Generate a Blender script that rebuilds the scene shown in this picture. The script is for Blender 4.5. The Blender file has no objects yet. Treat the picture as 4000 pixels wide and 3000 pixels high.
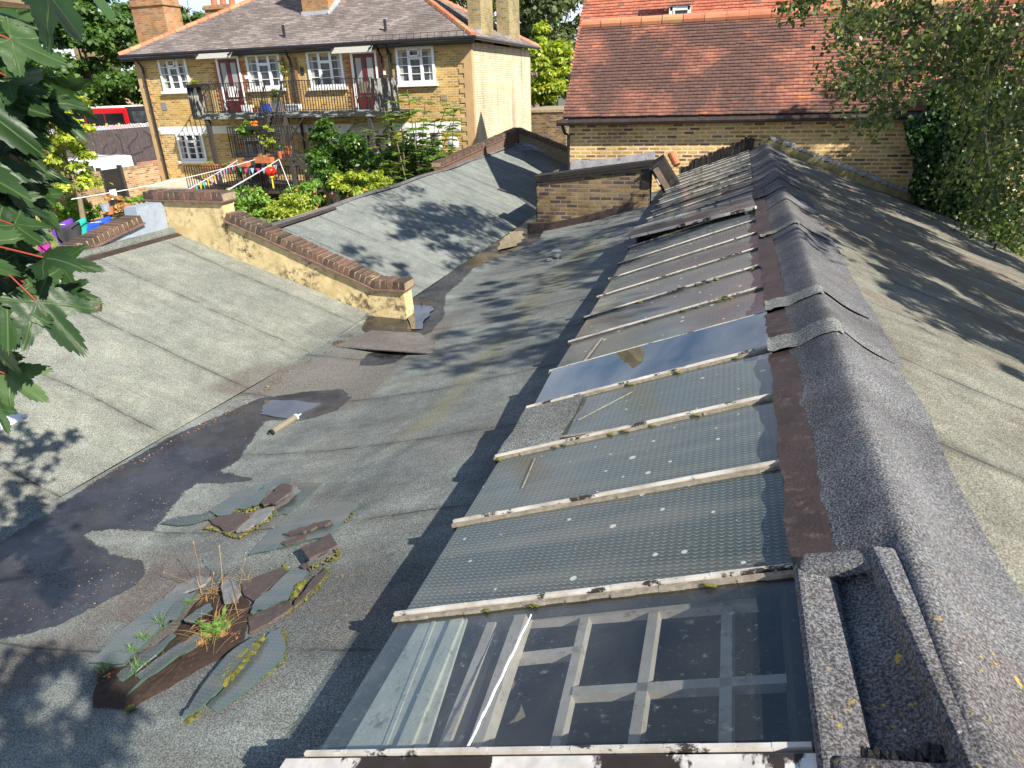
import bpy, math, random
import numpy as np
from mathutils import Vector, Matrix
rnd = random.Random(7)
nr = np.random.RandomState(11)
sc = bpy.context.scene
COL = sc.collection

# ---------------------------------------------------------------- camera
F = 2555.0
def _n(v): return v / np.linalg.norm(v)
_dn = _n(np.array([180.0, -5650.0, F])); _up = -_dn
_vd = np.array([870.0, 1190.0, F]); _vd = _n(_vd - _up * _vd.dot(_up))
_cb = lambda v: np.array([v[0], v[1], -v[2]])
_Z = _cb(_up); _Y = _cb(_vd); _X = np.cross(_Y, _Z)
CM = np.array([_X, _Y, _Z])
cam = bpy.data.cameras.new('camera'); cam.lens = 36 * F / 4000; cam.sensor_width = 36
cam.clip_start = 0.05; cam.clip_end = 1000
camo = bpy.data.objects.new('camera', cam); COL.objects.link(camo)
camo.matrix_world = Matrix([[*CM[0], 0], [*CM[1], 0], [*CM[2], 0], [0, 0, 0, 1]])
sc.camera = camo
# ---------------------------------------------------------------- light
SUN = Vector((0.683, -0.375, 0.627)).normalized()
sl = bpy.data.lights.new('sun', 'SUN'); sl.energy = 5.0; sl.angle = math.radians(0.5); sl.color = (1.0, 0.93, 0.82)
so = bpy.data.objects.new('sun', sl); COL.objects.link(so)
so.rotation_euler = SUN.to_track_quat('Z', 'Y').to_euler(); so.location = (20, -10, 20)
w = bpy.data.worlds.new('World'); sc.world = w; w.use_nodes = True
nt = w.node_tree; bg = nt.nodes['Background']
sky = nt.nodes.new('ShaderNodeTexSky'); sky.sky_type = 'NISHITA'; sky.sun_disc = False
sky.sun_elevation = math.asin(SUN.z); sky.sun_rotation = math.atan2(SUN.x, SUN.y)
sky.air_density = 1.2; sky.dust_density = 0.2; sky.ozone_density = 4.5
tc = nt.nodes.new('ShaderNodeTexCoord'); mp = nt.nodes.new('ShaderNodeMapping'); mp.inputs['Scale'].default_value = (1.4, 1.4, 4.0)
cn = nt.nodes.new('ShaderNodeTexNoise'); cn.inputs['Scale'].default_value = 1.6; cn.inputs['Detail'].default_value = 7; cn.inputs['Roughness'].default_value = 0.58
cr = nt.nodes.new('ShaderNodeValToRGB'); cr.color_ramp.elements[0].position = 0.38; cr.color_ramp.elements[1].position = 0.55
mx = nt.nodes.new('ShaderNodeMixRGB'); mx.inputs[2].default_value = (7.5, 8.0, 9.4, 1)
nt.links.new(tc.outputs['Generated'], mp.inputs[0]); nt.links.new(mp.outputs[0], cn.inputs[0]); nt.links.new(cn.outputs[0], cr.inputs[0])
sx = nt.nodes.new('ShaderNodeSeparateXYZ'); nt.links.new(tc.outputs['Generated'], sx.inputs[0]); hr = nt.nodes.new('ShaderNodeValToRGB'); hr.color_ramp.elements[0].position = 0.28; hr.color_ramp.elements[0].color = (1, 1, 1, 1); hr.color_ramp.elements[1].position = 0.56; hr.color_ramp.elements[1].color = (0.02, 0.02, 0.02, 1)
nt.links.new(sx.outputs[2], hr.inputs[0]); cm = nt.nodes.new('ShaderNodeMixRGB'); cm.blend_type = 'MULTIPLY'; cm.inputs[0].default_value = 1; nt.links.new(cr.outputs[0], cm.inputs[1]); nt.links.new(hr.outputs[0], cm.inputs[2]); nt.links.new(cm.outputs[0], mx.inputs[0]); nt.links.new(sky.outputs[0], mx.inputs[1]); nt.links.new(mx.outputs[0], bg.inputs[0])
bg.inputs[1].default_value = 0.075
sc.view_settings.view_transform = 'Standard'; sc.view_settings.look = 'None'
sc.view_settings.exposure = 0.95; sc.view_settings.gamma = 1
sc.render.resolution_x = 1024; sc.render.resolution_y = 768

# ---------------------------------------------------------------- helpers
def ray(u, v):
    return _n(CM @ np.array([u - 2000.0, 1500.0 - v, -F]))
def at(u, v, X=None, Y=None, Z=None, D=None):
    """world point of the survey sight (u, v) on a plane X=, Y=, Z= or at distance D"""
    r = ray(u, v)
    t = X / r[0] if X is not None else Y / r[1] if Y is not None else Z / r[2] if Z is not None else D
    return Vector(r * t)
def tag(o, label=None, cat=None, group=None, kind=None):
    if label: o['label'] = label
    if cat: o['category'] = cat
    if group: o['group'] = group
    if kind: o['kind'] = kind
    return o
def empty(name, loc=(0, 0, 0), rz=0.0, label=None, cat=None, group=None):
    o = bpy.data.objects.new(name, None); COL.objects.link(o)
    o.location = loc; o.rotation_euler = (0, 0, rz); o.empty_display_size = 0.2
    return tag(o, label, cat, group)
PARENT_LOC = {}
class MB:
    """mesh builder: verts, faces, one material index and one random number per face"""
    def __init__(s): s.v = []; s.f = []; s.m = []; s.r = []
    def face(s, pts, mi=0, r=None):
        b = len(s.v); s.v += [tuple(p) for p in pts]; s.f.append(tuple(range(b, b + len(pts)))); s.m.append(mi); s.r.append(rnd.random() if r is None else r)
    def box(s, a, b, mi=0, r=None, M=None, taper=0.0, j=0.0):
        r = rnd.random() if r is None else r
        x0, y0, z0 = a; x1, y1, z1 = b; t = taper
        P = [Vector(p) for p in [(x0, y0, z0), (x1, y0, z0), (x1, y1, z0), (x0, y1, z0), (x0 + t, y0 + t, z1), (x1 - t, y0 + t, z1), (x1 - t, y1 - t, z1), (x0 + t, y1 - t, z1)]]
        if j: P = [p + Vector((rnd.uniform(-j, j), rnd.uniform(-j, j), rnd.uniform(-j, j))) for p in P]
        if M is not None: P = [M @ p for p in P]
        b0 = len(s.v); s.v += [tuple(p) for p in P]
        for q in ((0, 3, 2, 1), (4, 5, 6, 7), (0, 1, 5, 4), (1, 2, 6, 5), (2, 3, 7, 6), (3, 0, 4, 7)):
            s.f.append(tuple(b0 + i for i in q)); s.m.append(mi); s.r.append(r)
        return s
    def bar(s, p, q, w, h=None, mi=0, up=(0, 0, 1), r=None):
        p = Vector(p); q = Vector(q); h = h or w; d = (q - p); L = d.length
        if L < 1e-6: return s
        d.normalize(); u = Vector(up)
        if abs(d.dot(u)) > 0.98: u = Vector((1, 0, 0))
        sd = d.cross(u).normalized(); u = sd.cross(d)
        M = Matrix([[sd.x, d.x, u.x, p.x], [sd.y, d.y, u.y, p.y], [sd.z, d.z, u.z, p.z], [0, 0, 0, 1]])
        return s.box((-w / 2, 0, -h / 2), (w / 2, L, h / 2), mi, r, M)
    def tube(s, pts, rad, n=8, mi=0, cap=True, r=None):
        pts = [Vector(p) for p in pts]; r = rnd.random() if r is None else r
        rads = rad if isinstance(rad, (list, tuple)) else [rad] * len(pts); rings = []
        for i, p in enumerate(pts):
            d = (pts[min(i + 1, len(pts) - 1)] - pts[max(i - 1, 0)]).normalized()
            u = Vector((0, 0, 1)) if abs(d.z) < 0.95 else Vector((1, 0, 0))
            a = d.cross(u).normalized(); c = a.cross(d); b0 = len(s.v)
            for k in range(n):
                t = 2 * math.pi * k / n; s.v.append(tuple(p + (a * math.cos(t) + c * math.sin(t)) * rads[i]))
            rings.append(b0)
        for i in range(len(rings) - 1):
            for k in range(n):
                s.f.append((rings[i] + k, rings[i] + (k + 1) % n, rings[i + 1] + (k + 1) % n, rings[i + 1] + k)); s.m.append(mi); s.r.append(r)
        if cap:
            s.f.append(tuple(rings[0] + k for k in range(n))); s.m.append(mi); s.r.append(r)
            s.f.append(tuple(rings[-1] + k for k in reversed(range(n)))); s.m.append(mi); s.r.append(r)
        return s
    def prism(s, pts, n, th, mi=0, r=None, mtop=None):
        """polygon pts extruded by th along -n"""
        n = Vector(n).normalized(); pts = [Vector(p) for p in pts]; r = rnd.random() if r is None else r
        low = [p - n * th for p in pts]
        s.face(pts, mi if mtop is None else mtop, r); s.face(list(reversed(low)), mi, r)
        for i in range(len(pts)):
            k = (i + 1) % len(pts); s.face([pts[k], pts[i], low[i], low[k]], mi, r)
        return s
    def grid(s, fn, nu, nv, mi=0):
        b = len(s.v)
        for i in range(nu + 1):
            for k in range(nv + 1): s.v.append(tuple(fn(i / nu, k / nv)))
        for i in range(nu):
            for k in range(nv):
                s.f.append((b + i * (nv + 1) + k, b + (i + 1) * (nv + 1) + k, b + (i + 1) * (nv + 1) + k + 1, b + i * (nv + 1) + k + 1)); s.m.append(mi); s.r.append(0.5)
        return s
    def blob(s, c, rad, mi=0, n=6, rough=0.2, sq=(1, 1, 1)):
        c = Vector(c); b = len(s.v); r = rnd.random()
        for i in range(n + 1):
            th = math.pi * i / n
            for k in range(2 * n):
                ph = math.pi * k / n; q = rad * (1 + rnd.uniform(-rough, rough)) if 0 < i < n else rad
                s.v.append((c.x + q * sq[0] * math.sin(th) * math.cos(ph), c.y + q * sq[1] * math.sin(th) * math.sin(ph), c.z + q * sq[2] * math.cos(th)))
        for i in range(n):
            for k in range(2 * n):
                k2 = (k + 1) % (2 * n); s.f.append((b + i * 2 * n + k, b + i * 2 * n + k2, b + (i + 1) * 2 * n + k2, b + (i + 1) * 2 * n + k)); s.m.append(mi); s.r.append(r)
        return s
    def build(s, name, mats, parent=None, smooth=False, fix=True):
        me = bpy.data.meshes.new(name); me.from_pydata(s.v, [], s.f)
        if not isinstance(mats, (list, tuple)): mats = [mats]
        for m in mats: me.materials.append(m)
        me.polygons.foreach_set('material_index', s.m)
        at_ = me.attributes.new('rnd', 'FLOAT', 'FACE'); at_.data.foreach_set('value', s.r)
        if smooth: me.polygons.foreach_set('use_smooth', [True] * len(s.f))
        auto_uv(me)
        me.update()
        return link(name, me, parent)
def link(name, me, parent=None):
    o = bpy.data.objects.new(name, me); COL.objects.link(o)
    if parent is not None:
        o.parent = parent
        o.matrix_parent_inverse = full_matrix(parent).inverted()
    return o
def full_matrix(o):
    M = Matrix.Translation(o.location) @ o.rotation_euler.to_matrix().to_4x4()
    return full_matrix(o.parent) @ o.matrix_parent_inverse @ M if o.parent else M
def auto_uv(me):
    nl = len(me.loops); n = len(me.polygons)
    nor = np.empty(n * 3); me.polygons.foreach_get('normal', nor); nor = nor.reshape(-1, 3)
    lt = np.empty(n, int); me.polygons.foreach_get('loop_total', lt); nor = np.repeat(nor, lt, 0)
    vi = np.empty(nl, int); me.loops.foreach_get('vertex_index', vi)
    co = np.empty(len(me.vertices) * 3); me.vertices.foreach_get('co', co); co = co.reshape(-1, 3)[vi]
    flat = np.abs(nor[:, 2]) > 0.999
    u = np.stack([-nor[:, 1], nor[:, 0], np.zeros(nl)], 1); u[flat] = (1, 0, 0)
    neg = np.where(np.abs(u[:, 0]) > np.abs(u[:, 1]), u[:, 0], u[:, 1]) < 0; u[neg] *= -1
    u /= np.maximum(np.linalg.norm(u, axis=1, keepdims=True), 1e-9)
    v = np.cross(nor, u); v /= np.maximum(np.linalg.norm(v, axis=1, keepdims=True), 1e-9)
    vn = np.where(flat, v[:, 1], v[:, 2]) < 0; v[vn] *= -1
    uv = np.stack([(co * u).sum(1), (co * v).sum(1)], 1)
    l = me.uv_layers.new(name='UVMap'); l.data.foreach_set('uv', uv.astype(np.float32).ravel())
def np_mesh(name, V, Fq, mat, parent=None, rv=None, smooth=False):
    """fast mesh of quads from numpy arrays, one random value per quad"""
    me = bpy.data.meshes.new(name); me.vertices.add(len(V)); me.vertices.foreach_set('co', V.astype(np.float32).ravel())
    n = len(Fq); k = Fq.shape[1]
    me.loops.add(n * k); me.loops.foreach_set('vertex_index', Fq.astype(np.int32).ravel())
    me.polygons.add(n); me.polygons.foreach_set('loop_start', np.arange(0, n * k, k, dtype=np.int32))
    me.materials.append(mat)
    a = me.attributes.new('rnd', 'FLOAT', 'FACE'); a.data.foreach_set('value', (nr.rand(n) if rv is None else rv).astype(np.float32))
    if smooth: me.polygons.foreach_set('use_smooth', [True] * n)
    me.update(calc_edges=True); me.validate(); return link(name, me, parent)

# ---------------------------------------------------------------- materials
class NB:
    def __init__(s, name):
        s.m = bpy.data.materials.new(name); s.m.use_nodes = True; s.t = s.m.node_tree; s.b = s.t.nodes['Principled BSDF']; s.out = s.t.nodes['Material Output']
        s.geo = None
    def n(s, ty, **kw):
        x = s.t.nodes.new(ty)
        for k, v in kw.items(): setattr(x, k, v)
        return x
    def l(s, a, b): s.t.links.new(a, b)
    def put(s, sock, val):
        if val is None: return
        if hasattr(val, 'is_output') or isinstance(val, bpy.types.NodeSocket): s.l(val, sock)
        else: sock.default_value = (*val, 1) if isinstance(val, tuple) and len(val) == 3 and sock.type == 'RGBA' else val
    def pos(s):
        if s.geo is None: s.geo = s.n('ShaderNodeTexCoord')
        return s.geo.outputs['Object']
    def uv(s):
        if s.geo is None: s.geo = s.n('ShaderNodeTexCoord')
        return s.geo.outputs['UV']
    def map(s, vec, scale=(1, 1, 1), rot=(0, 0, 0)):
        x = s.n('ShaderNodeMapping'); x.inputs['Scale'].default_value = scale; x.inputs['Rotation'].default_value = rot; s.l(vec, x.inputs[0]); return x.outputs[0]
    def noise(s, scale, det=4, ro=0.55, vec=None, dist=0.0):
        x = s.n('ShaderNodeTexNoise'); x.inputs['Scale'].default_value = scale; x.inputs['Detail'].default_value = det; x.inputs['Roughness'].default_value = ro; x.inputs['Distortion'].default_value = dist
        s.l(vec if vec is not None else s.pos(), x.inputs['Vector']); return x.outputs['Fac']
    def ramp(s, fac, stops, const=False):
        x = s.n('ShaderNodeValToRGB'); cr = x.color_ramp
        if const: cr.interpolation = 'CONSTANT'
        while len(cr.elements) > 1: cr.elements.remove(cr.elements[0])
        cr.elements[0].position = stops[0][0]; c = stops[0][1]; cr.elements[0].color = (*c, 1) if isinstance(c, tuple) else (c, c, c, 1)
        for p, c in stops[1:]:
            e = cr.elements.new(p); e.color = (*c, 1) if isinstance(c, tuple) else (c, c, c, 1)
        s.l(fac, x.inputs[0]); return x.outputs[0]
    def mix(s, fac, a, b, mode='MIX'):
        x = s.n('ShaderNodeMixRGB', blend_type=mode); s.put(x.inputs[0], fac); s.put(x.inputs[1], a); s.put(x.inputs[2], b); return x.outputs[0]
    def math(s, op, a, b=None, c=None, clamp=False):
        x = s.n('ShaderNodeMath', operation=op); x.use_clamp = clamp; s.put(x.inputs[0], a)
        if b is not None: s.put(x.inputs[1], b)
        if c is not None: s.put(x.inputs[2], c)
        return x.outputs[0]
    def attr(s, name, ch='Fac'):
        x = s.n('ShaderNodeAttribute'); x.attribute_name = name; return x.outputs[ch]
    def sep(s, vec):
        x = s.n('ShaderNodeSeparateXYZ'); s.l(vec, x.inputs[0]); return x.outputs
    def bump(s, h, st=0.4, d=0.01):
        x = s.n('ShaderNodeBump'); x.inputs['Strength'].default_value = st; x.inputs['Distance'].default_value = d; s.l(h, x.inputs['Height']); s.l(x.outputs[0], s.b.inputs['Normal']); return x
    def fin(s, col, rough=0.8, spec=None, metal=None, trans=None):
        s.put(s.b.inputs['Base Color'], col); s.put(s.b.inputs['Roughness'], rough)
        if spec is not None: s.b.inputs['Specular IOR Level'].default_value = spec
        if metal is not None: s.b.inputs['Metallic'].default_value = metal
        return s.m
def paint(name, col, rough=0.55, var=0.25, scale=6.0, bump=0.15, metal=None, dirt=None, spec=None):
    b = NB(name); n = b.noise(scale, 6, 0.65); f = b.ramp(n, [(0.25, 1 - var), (0.75, 1 + var * 0.4)])
    c = b.mix(1.0, col, f, 'MULTIPLY')
    if dirt: c = b.mix(b.ramp(b.noise(scale * 2.3, 8, 0.7), [(0.55, 0.0), (0.68, 1.0)]), c, dirt)
    if bump: b.bump(b.noise(scale * 12, 4), bump, 0.004)
    return b.fin(c, rough, spec, metal)
def by_rnd(name, stops, rough=0.8, var=0.3, scale=20, bump=0.3, spec=None, patch=None):
    b = NB(name); c = b.ramp(b.attr('rnd'), stops)
    c = b.mix(1.0, c, b.ramp(b.noise(scale, 6, 0.7), [(0.25, 1 - var), (0.75, 1 + var * 0.5)]), 'MULTIPLY')
    if patch: c = b.mix(b.ramp(b.noise(patch[1], 8, 0.7), [(patch[2], 0.0), (patch[2] + 0.06, 1.0)]), c, patch[0])
    if bump: b.bump(b.noise(scale * 4, 5), bump, 0.006)
    return b.fin(c, rough, spec)
def brick(name, stops, mortar, bw=0.225, bh=0.075, ms=0.011, rough=0.88, stain=(0.4, 1.1), sscale=0.7, patch=None, streak=None, cell=1.0):
    b = NB(name); uv = b.uv(); u2 = b.mix(0.006, uv, b.n('ShaderNodeTexNoise').outputs['Color'], 'ADD')
    nn = [n for n in b.t.nodes if n.bl_idname == 'ShaderNodeTexNoise'][-1]; nn.inputs['Scale'].default_value = 9; b.l(uv, nn.inputs['Vector'])
    x = b.n('ShaderNodeTexBrick'); b.l(u2, x.inputs['Vector']); x.inputs['Color1'].default_value = (0, 0, 0, 1); x.inputs['Color2'].default_value = (1, 1, 1, 1); x.inputs['Mortar'].default_value = (.5, .5, .5, 1)
    x.inputs['Scale'].default_value = 1.0; x.inputs['Mortar Size'].default_value = ms; x.inputs['Mortar Smooth'].default_value = 0.3; x.inputs['Brick Width'].default_value = bw; x.inputs['Row Height'].default_value = bh
    x.offset = 0.5; x.inputs['Bias'].default_value = 0.0
    c = b.ramp(x.outputs['Color'], stops)
    c = b.mix(1.0, c, b.ramp(b.noise(14 * cell, 6, 0.7), [(0.25, 0.72), (0.75, 1.15)]), 'MULTIPLY')
    mc = b.mix(1.0, mortar, b.ramp(b.noise(5, 6, 0.7), [(0.3, 0.7), (0.7, 1.15)]), 'MULTIPLY')
    c = b.mix(x.outputs['Fac'], c, mc)
    c = b.mix(1.0, c, b.ramp(b.noise(sscale, 7, 0.65), [(0.28, stain[0]), (0.55, 1.0), (0.8, stain[1])]), 'MULTIPLY')
    if streak:
        sn = b.noise(1.0, 5, 0.6, b.map(b.uv(), (1.6, 0.10, 1))); c = b.mix(b.ramp(sn, [(0.52, 0.0), (0.66, streak[1])]), c, streak[0])
    if patch: c = b.mix(b.ramp(b.noise(patch[1], 8, 0.7), [(patch[2], 0.0), (patch[2] + 0.08, 1.0)]), c, patch[0])
    h = b.math('SUBTRACT', b.noise(60, 4), x.outputs['Fac']); b.bump(h, 0.5, 0.008)
    return b.fin(c, rough, 0.2)
def felt(name, ca, cb, grit=(0.42, 1.65), lichen=0.5, seam=None, streak=0.35, dark=(0.014, 0.013, 0.014), lcol=(0.42, 0.33, 0.06), brown=(0.135, 0.122, 0.108), gs=150, brownw=0.0, flipseam=False):
    b = NB(name); P = b.pos(); xyz = b.sep(P)
    c = b.mix(b.ramp(b.noise(1.1, 8, 0.68, dist=0.5), [(0.38, 0.0), (0.62, 1.0)]), ca, cb)
    c = b.mix(1.0, c, b.ramp(b.noise(5.5, 6, 0.7), [(0.3, 0.78), (0.7, 1.16)]), 'MULTIPLY')
    sn = b.noise(1.0, 6, 0.62, b.map(P, (0.35, 3.0, 1.0)))
    c = b.mix(1.0, c, b.ramp(sn, [(0.28, 1 - streak), (0.5, 1.0), (0.75, 1 + streak * 0.4)]), 'MULTIPLY')
    sn2 = b.noise(1.0, 6, 0.7, b.map(P, (1.2, 9.0, 1.0)))
    bw = b.ramp(sn2, [(0.5, 0.0), (0.68, 0.5)]); c = b.mix(bw, c, brown)
    if brownw: c = b.mix(b.ramp(b.noise(0.9, 6, 0.6), [(0.5, 0.0), (0.62, brownw)]), c, brown)
    # painted-on masks carried by the mesh (stains with their own outline)
    mk = b.n('ShaderNodeAttribute'); mk.attribute_name = 'mask'; ms = b.n('ShaderNodeSeparateColor'); b.l(mk.outputs['Color'], ms.inputs[0])
    edge = b.math('ADD', b.math('MULTIPLY', b.noise(4, 8, 0.75), 0.7), b.math('MULTIPLY', b.noise(26, 5, 0.7), 0.3))
    def soft(ch, lo, hi): return b.ramp(b.math('ADD', ch, b.math('MULTIPLY', b.math('SUBTRACT', edge, 0.5), 1.5)), [(lo, 0.0), (hi, 1.0)])
    wet = soft(ms.outputs[0], 0.42, 0.56); bro = soft(ms.outputs[1], 0.3, 0.8); alg = soft(ms.outputs[2], 0.35, 0.8)
    c = b.mix(b.math('MULTIPLY', bro, 0.8), c, brown)
    c = b.mix(wet, c, b.mix(b.ramp(b.noise(2.6, 6, 0.65), [(0.4, 0.0), (0.62, 1.0)]), dark, (0.04, 0.038, 0.038)))
    c = b.mix(b.math('MULTIPLY', b.math('MULTIPLY', wet, b.math('SUBTRACT', 1.0, wet)), 3.0), c, (0.02, 0.018, 0.018))
    g = b.noise(gs, 2, 0.6); gm = b.ramp(g, [(0.36, grit[0]), (0.5, 0.95), (0.64, grit[1])])
    c = b.mix(1.0, c, b.mix(b.math('MULTIPLY', wet, 0.6), gm, (1.0, 1.0, 1.0)), 'MULTIPLY')
    if lichen:
        lm = b.math('MULTIPLY', b.ramp(b.noise(26, 5, 0.7), [(0.62, 0.0), (0.66, 1.0)]), b.ramp(b.noise(0.9, 4, 0.6), [(0.48, 0.0), (0.6, lichen)])); c = b.mix(lm, c, lcol)
        sp = b.ramp(b.noise(60, 2, 0.5), [(0.735, 0.0), (0.75, 1.0)]); c = b.mix(b.math('MULTIPLY', sp, 0.7), c, (0.5, 0.5, 0.46))
    c = b.mix(b.math('MULTIPLY', alg, 0.3), c, (0.23, 0.20, 0.08))
    if seam:
        for per, off, ax, wd in seam:
            q = b.math('ADD', xyz[ax], b.math('MULTIPLY', b.math('SUBTRACT', b.noise(1.7, 4, 0.6), 0.5), 0.09)); q = b.math('FRACT', b.math('DIVIDE', b.math('ADD', q, off), per))
            ln = b.ramp(q, [(0.0, 1.0), (wd / per, 0.85), (wd * 2.2 / per, 0.25), (wd * 7 / per, 0.0), (0.93, 0.0), (1.0, 0.35)]); ln = b.math('MULTIPLY', ln, b.ramp(b.noise(5, 4, 0.6), [(0.35, 0.15), (0.55, 0.9)])); c = b.mix(ln, c, (0.03, 0.03, 0.03))
    r = b.mix(wet, (0.92, 0.92, 0.92), b.ramp(b.noise(2.2, 5, 0.6), [(0.42, 0.10), (0.6, 0.5)]))
    h = b.math('ADD', b.noise(gs, 2), b.math('MULTIPLY', b.noise(6, 4), 3.0)); h = b.math('ADD', h, b.math('MULTIPLY', b.noise(1.6, 3, 0.5, b.map(P, (0.8, 1.6, 1))), 9.0)); bm = b.bump(h, 0.45, 0.006)
    bm2 = b.math('MULTIPLY_ADD', wet, -0.3, 0.45); b.l(bm2, bm.inputs['Strength'])
    b.fin(c, r, 0.35); b.l(b.math('MULTIPLY_ADD', wet, 0.5, 0.3), b.b.inputs['Specular IOR Level']); return b.m
def leafm(name, stops, rough=0.45, var=0.2, trans=0.35, spec=0.5, back=None):
    b = NB(name); c = b.ramp(b.attr('rnd'), stops); c = b.mix(1.0, c, b.ramp(b.noise(1.3, 3), [(0.3, 1 - var), (0.7, 1 + var)]), 'MULTIPLY')
    b.fin(c, rough, spec); tr = b.n('ShaderNodeBsdfTranslucent'); b.l(b.mix(1.0, c, (1.6, 1.7, 0.6), 'MULTIPLY'), tr.inputs[0])
    ms = b.n('ShaderNodeMixShader'); ms.inputs[0].default_value = trans; b.l(b.b.outputs[0], ms.inputs[1]); b.l(tr.outputs[0], ms.inputs[2]); b.l(ms.outputs[0], b.out.inputs[0])
    return b.m
def glassm(name, col=(0.02, 0.025, 0.03), rough=0.03, spec=0.6):
    b = NB(name); c = b.mix(b.ramp(b.noise(2.0, 3), [(0.35, 0.0), (0.65, 1.0)]), col, tuple(x * 2.2 + 0.01 for x in col)); return b.fin(c, rough, spec)

STOCK = [(0.0, (0.12, 0.08, 0.04)), (0.12, (0.36, 0.21, 0.065)), (0.35, (0.58, 0.37, 0.12)), (0.6, (0.68, 0.47, 0.19)), (0.8, (0.44, 0.26, 0.10)), (0.9, (0.36, 0.20, 0.14)), (1.0, (0.13, 0.09, 0.07))]
M = {}
M['house_brick'] = brick('yellow stock brick', [(0.0, (0.26, 0.155, 0.05)), (0.25, (0.52, 0.32, 0.085)), (0.6, (0.66, 0.43, 0.13)), (1.0, (0.38, 0.22, 0.075))], (0.62, 0.50, 0.30), stain=(0.7, 1.08), ms=0.013)
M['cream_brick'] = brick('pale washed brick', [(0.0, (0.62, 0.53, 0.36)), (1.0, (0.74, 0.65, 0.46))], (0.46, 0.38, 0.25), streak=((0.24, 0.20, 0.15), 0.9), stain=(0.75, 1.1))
M['wall_brick'] = brick('weathered yellow stock brick', STOCK, (0.72, 0.57, 0.33), stain=(0.62, 1.1), ms=0.019, sscale=0.9)
M['shade_brick'] = brick('shade toned stock brick', [(0.0, (0.06, 0.045, 0.04)), (0.3, (0.20, 0.14, 0.07)), (0.6, (0.30, 0.21, 0.09)), (0.85, (0.17, 0.11, 0.10)), (1.0, (0.06, 0.05, 0.05))], (0.25, 0.20, 0.14), stain=(0.5, 1.05), ms=0.013, sscale=1.5)  # stock brick darkened in its colour for walls in shade
M['garden_brick'] = brick('old garden wall brick', [(0.0, (0.16, 0.09, 0.05)), (0.3, (0.40, 0.26, 0.12)), (0.6, (0.48, 0.34, 0.18)), (0.85, (0.44, 0.22, 0.14)), (1.0, (0.22, 0.14, 0.09))], (0.50, 0.40, 0.27), stain=(0.65, 1.1))
M['red_brick'] = brick('red brick', [(0.0, (0.30, 0.10, 0.06)), (0.6, (0.45, 0.16, 0.10)), (1.0, (0.34, 0.13, 0.09))], (0.45, 0.33, 0.26), stain=(0.7, 1.05))
M['orange_brick'] = by_rnd('red brick dressing', [(0.0, (0.32, 0.10, 0.05)), (1.0, (0.46, 0.17, 0.08))])
M['chim_brick'] = brick('mossy pale chimney brick', [(0.0, (0.24, 0.20, 0.09)), (0.5, (0.38, 0.31, 0.15)), (1.0, (0.30, 0.23, 0.12))], (0.38, 0.32, 0.2), stain=(0.5, 1.1), sscale=1.2)
M['chim_orange'] = brick('orange chimney brick', [(0.0, (0.30, 0.15, 0.07)), (0.5, (0.46, 0.27, 0.12)), (1.0, (0.48, 0.20, 0.11))], (0.40, 0.30, 0.19), stain=(0.6, 1.1), sscale=1.5)
M['coping'] = by_rnd('dark coping brick', [(0.0, (0.05, 0.036, 0.028)), (0.5, (0.115, 0.074, 0.052)), (0.8, (0.155, 0.086, 0.06)), (1.0, (0.085, 0.064, 0.05))], 0.85, 0.4, 25, 0.5, patch=((0.30, 0.22, 0.10), 9, 0.6))
M['mortar'] = paint('coping mortar', (0.34, 0.27, 0.17), 0.95, 0.5, 14, 0.6)
M['creasing'] = paint('creasing tile', (0.18, 0.11, 0.08), 0.9, 0.5, 12, 0.5)
def stuccom():
    b = NB('stained cream render'); n = b.noise(3.2, 8, 0.68); n2 = b.noise(11, 8, 0.75)
    c = b.mix(b.ramp(n, [(0.42, 0.0), (0.62, 1.0)]), (0.62, 0.50, 0.27), (0.46, 0.36, 0.18))
    k = b.math('MULTIPLY', b.ramp(n2, [(0.47, 0.0), (0.58, 1.0)]), b.ramp(b.noise(1.9, 4, 0.6), [(0.42, 0.0), (0.6, 1.0)])); c = b.mix(k, c, (0.10, 0.075, 0.05)); b.bump(n2, 0.5, 0.01); return b.fin(c, 0.92, 0.2)
M['stucco'] = stuccom()
M['bluewall'] = paint('pale blue painted wall', (0.29, 0.335, 0.40), 0.7, 0.22, 5, 0.6, dirt=(0.22, 0.245, 0.28))
M['felt'] = felt('green mineral felt', (0.195, 0.215, 0.198), (0.115, 0.128, 0.124), seam=[(1.02, 0.35, 1, 0.009)], streak=0.35, brownw=0.35)
M['felt_left'] = felt('pale green mineral felt', (0.235, 0.245, 0.205), (0.175, 0.188, 0.165), seam=[(1.0, 0.15, 1, 0.009), (9.0, 13.25, 0, 0.012)], lichen=0.9, streak=0.16, lcol=(0.36, 0.29, 0.10))
M['felt_far'] = felt('grey green far felt', (0.205, 0.225, 0.205), (0.155, 0.175, 0.165), seam=[(1.0, 0.5, 1, 0.009)], lichen=0.7, streak=0.2, lcol=(0.36, 0.32, 0.18))
M['felt_right'] = felt('brown green felt', (0.20, 0.20, 0.165), (0.14, 0.135, 0.107), seam=[(1.0, 0.42, 1, 0.012)], lichen=0.4, streak=0.4, brown=(0.15, 0.115, 0.09), brownw=0.6)
M['cap'] = felt('blue grey capping felt', (0.135, 0.137, 0.143), (0.085, 0.087, 0.092), grit=(0.38, 1.95), lichen=0.8, lcol=(0.5, 0.36, 0.04), streak=0.25, gs=150, brown=(0.11, 0.09, 0.085), brownw=0.5)
M['flap'] = felt('pale felt patch', (0.19, 0.20, 0.185), (0.15, 0.155, 0.145), grit=(0.4, 1.9), lichen=0.3, gs=120)
M['tape'] = paint('brown flashing tape', (0.05, 0.032, 0.027), 0.5, 0.5, 7, 0.9, dirt=(0.10, 0.075, 0.062))
M['black'] = paint('black iron', (0.02, 0.02, 0.022), 0.4, 0.3, 9, 0.1)
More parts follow.
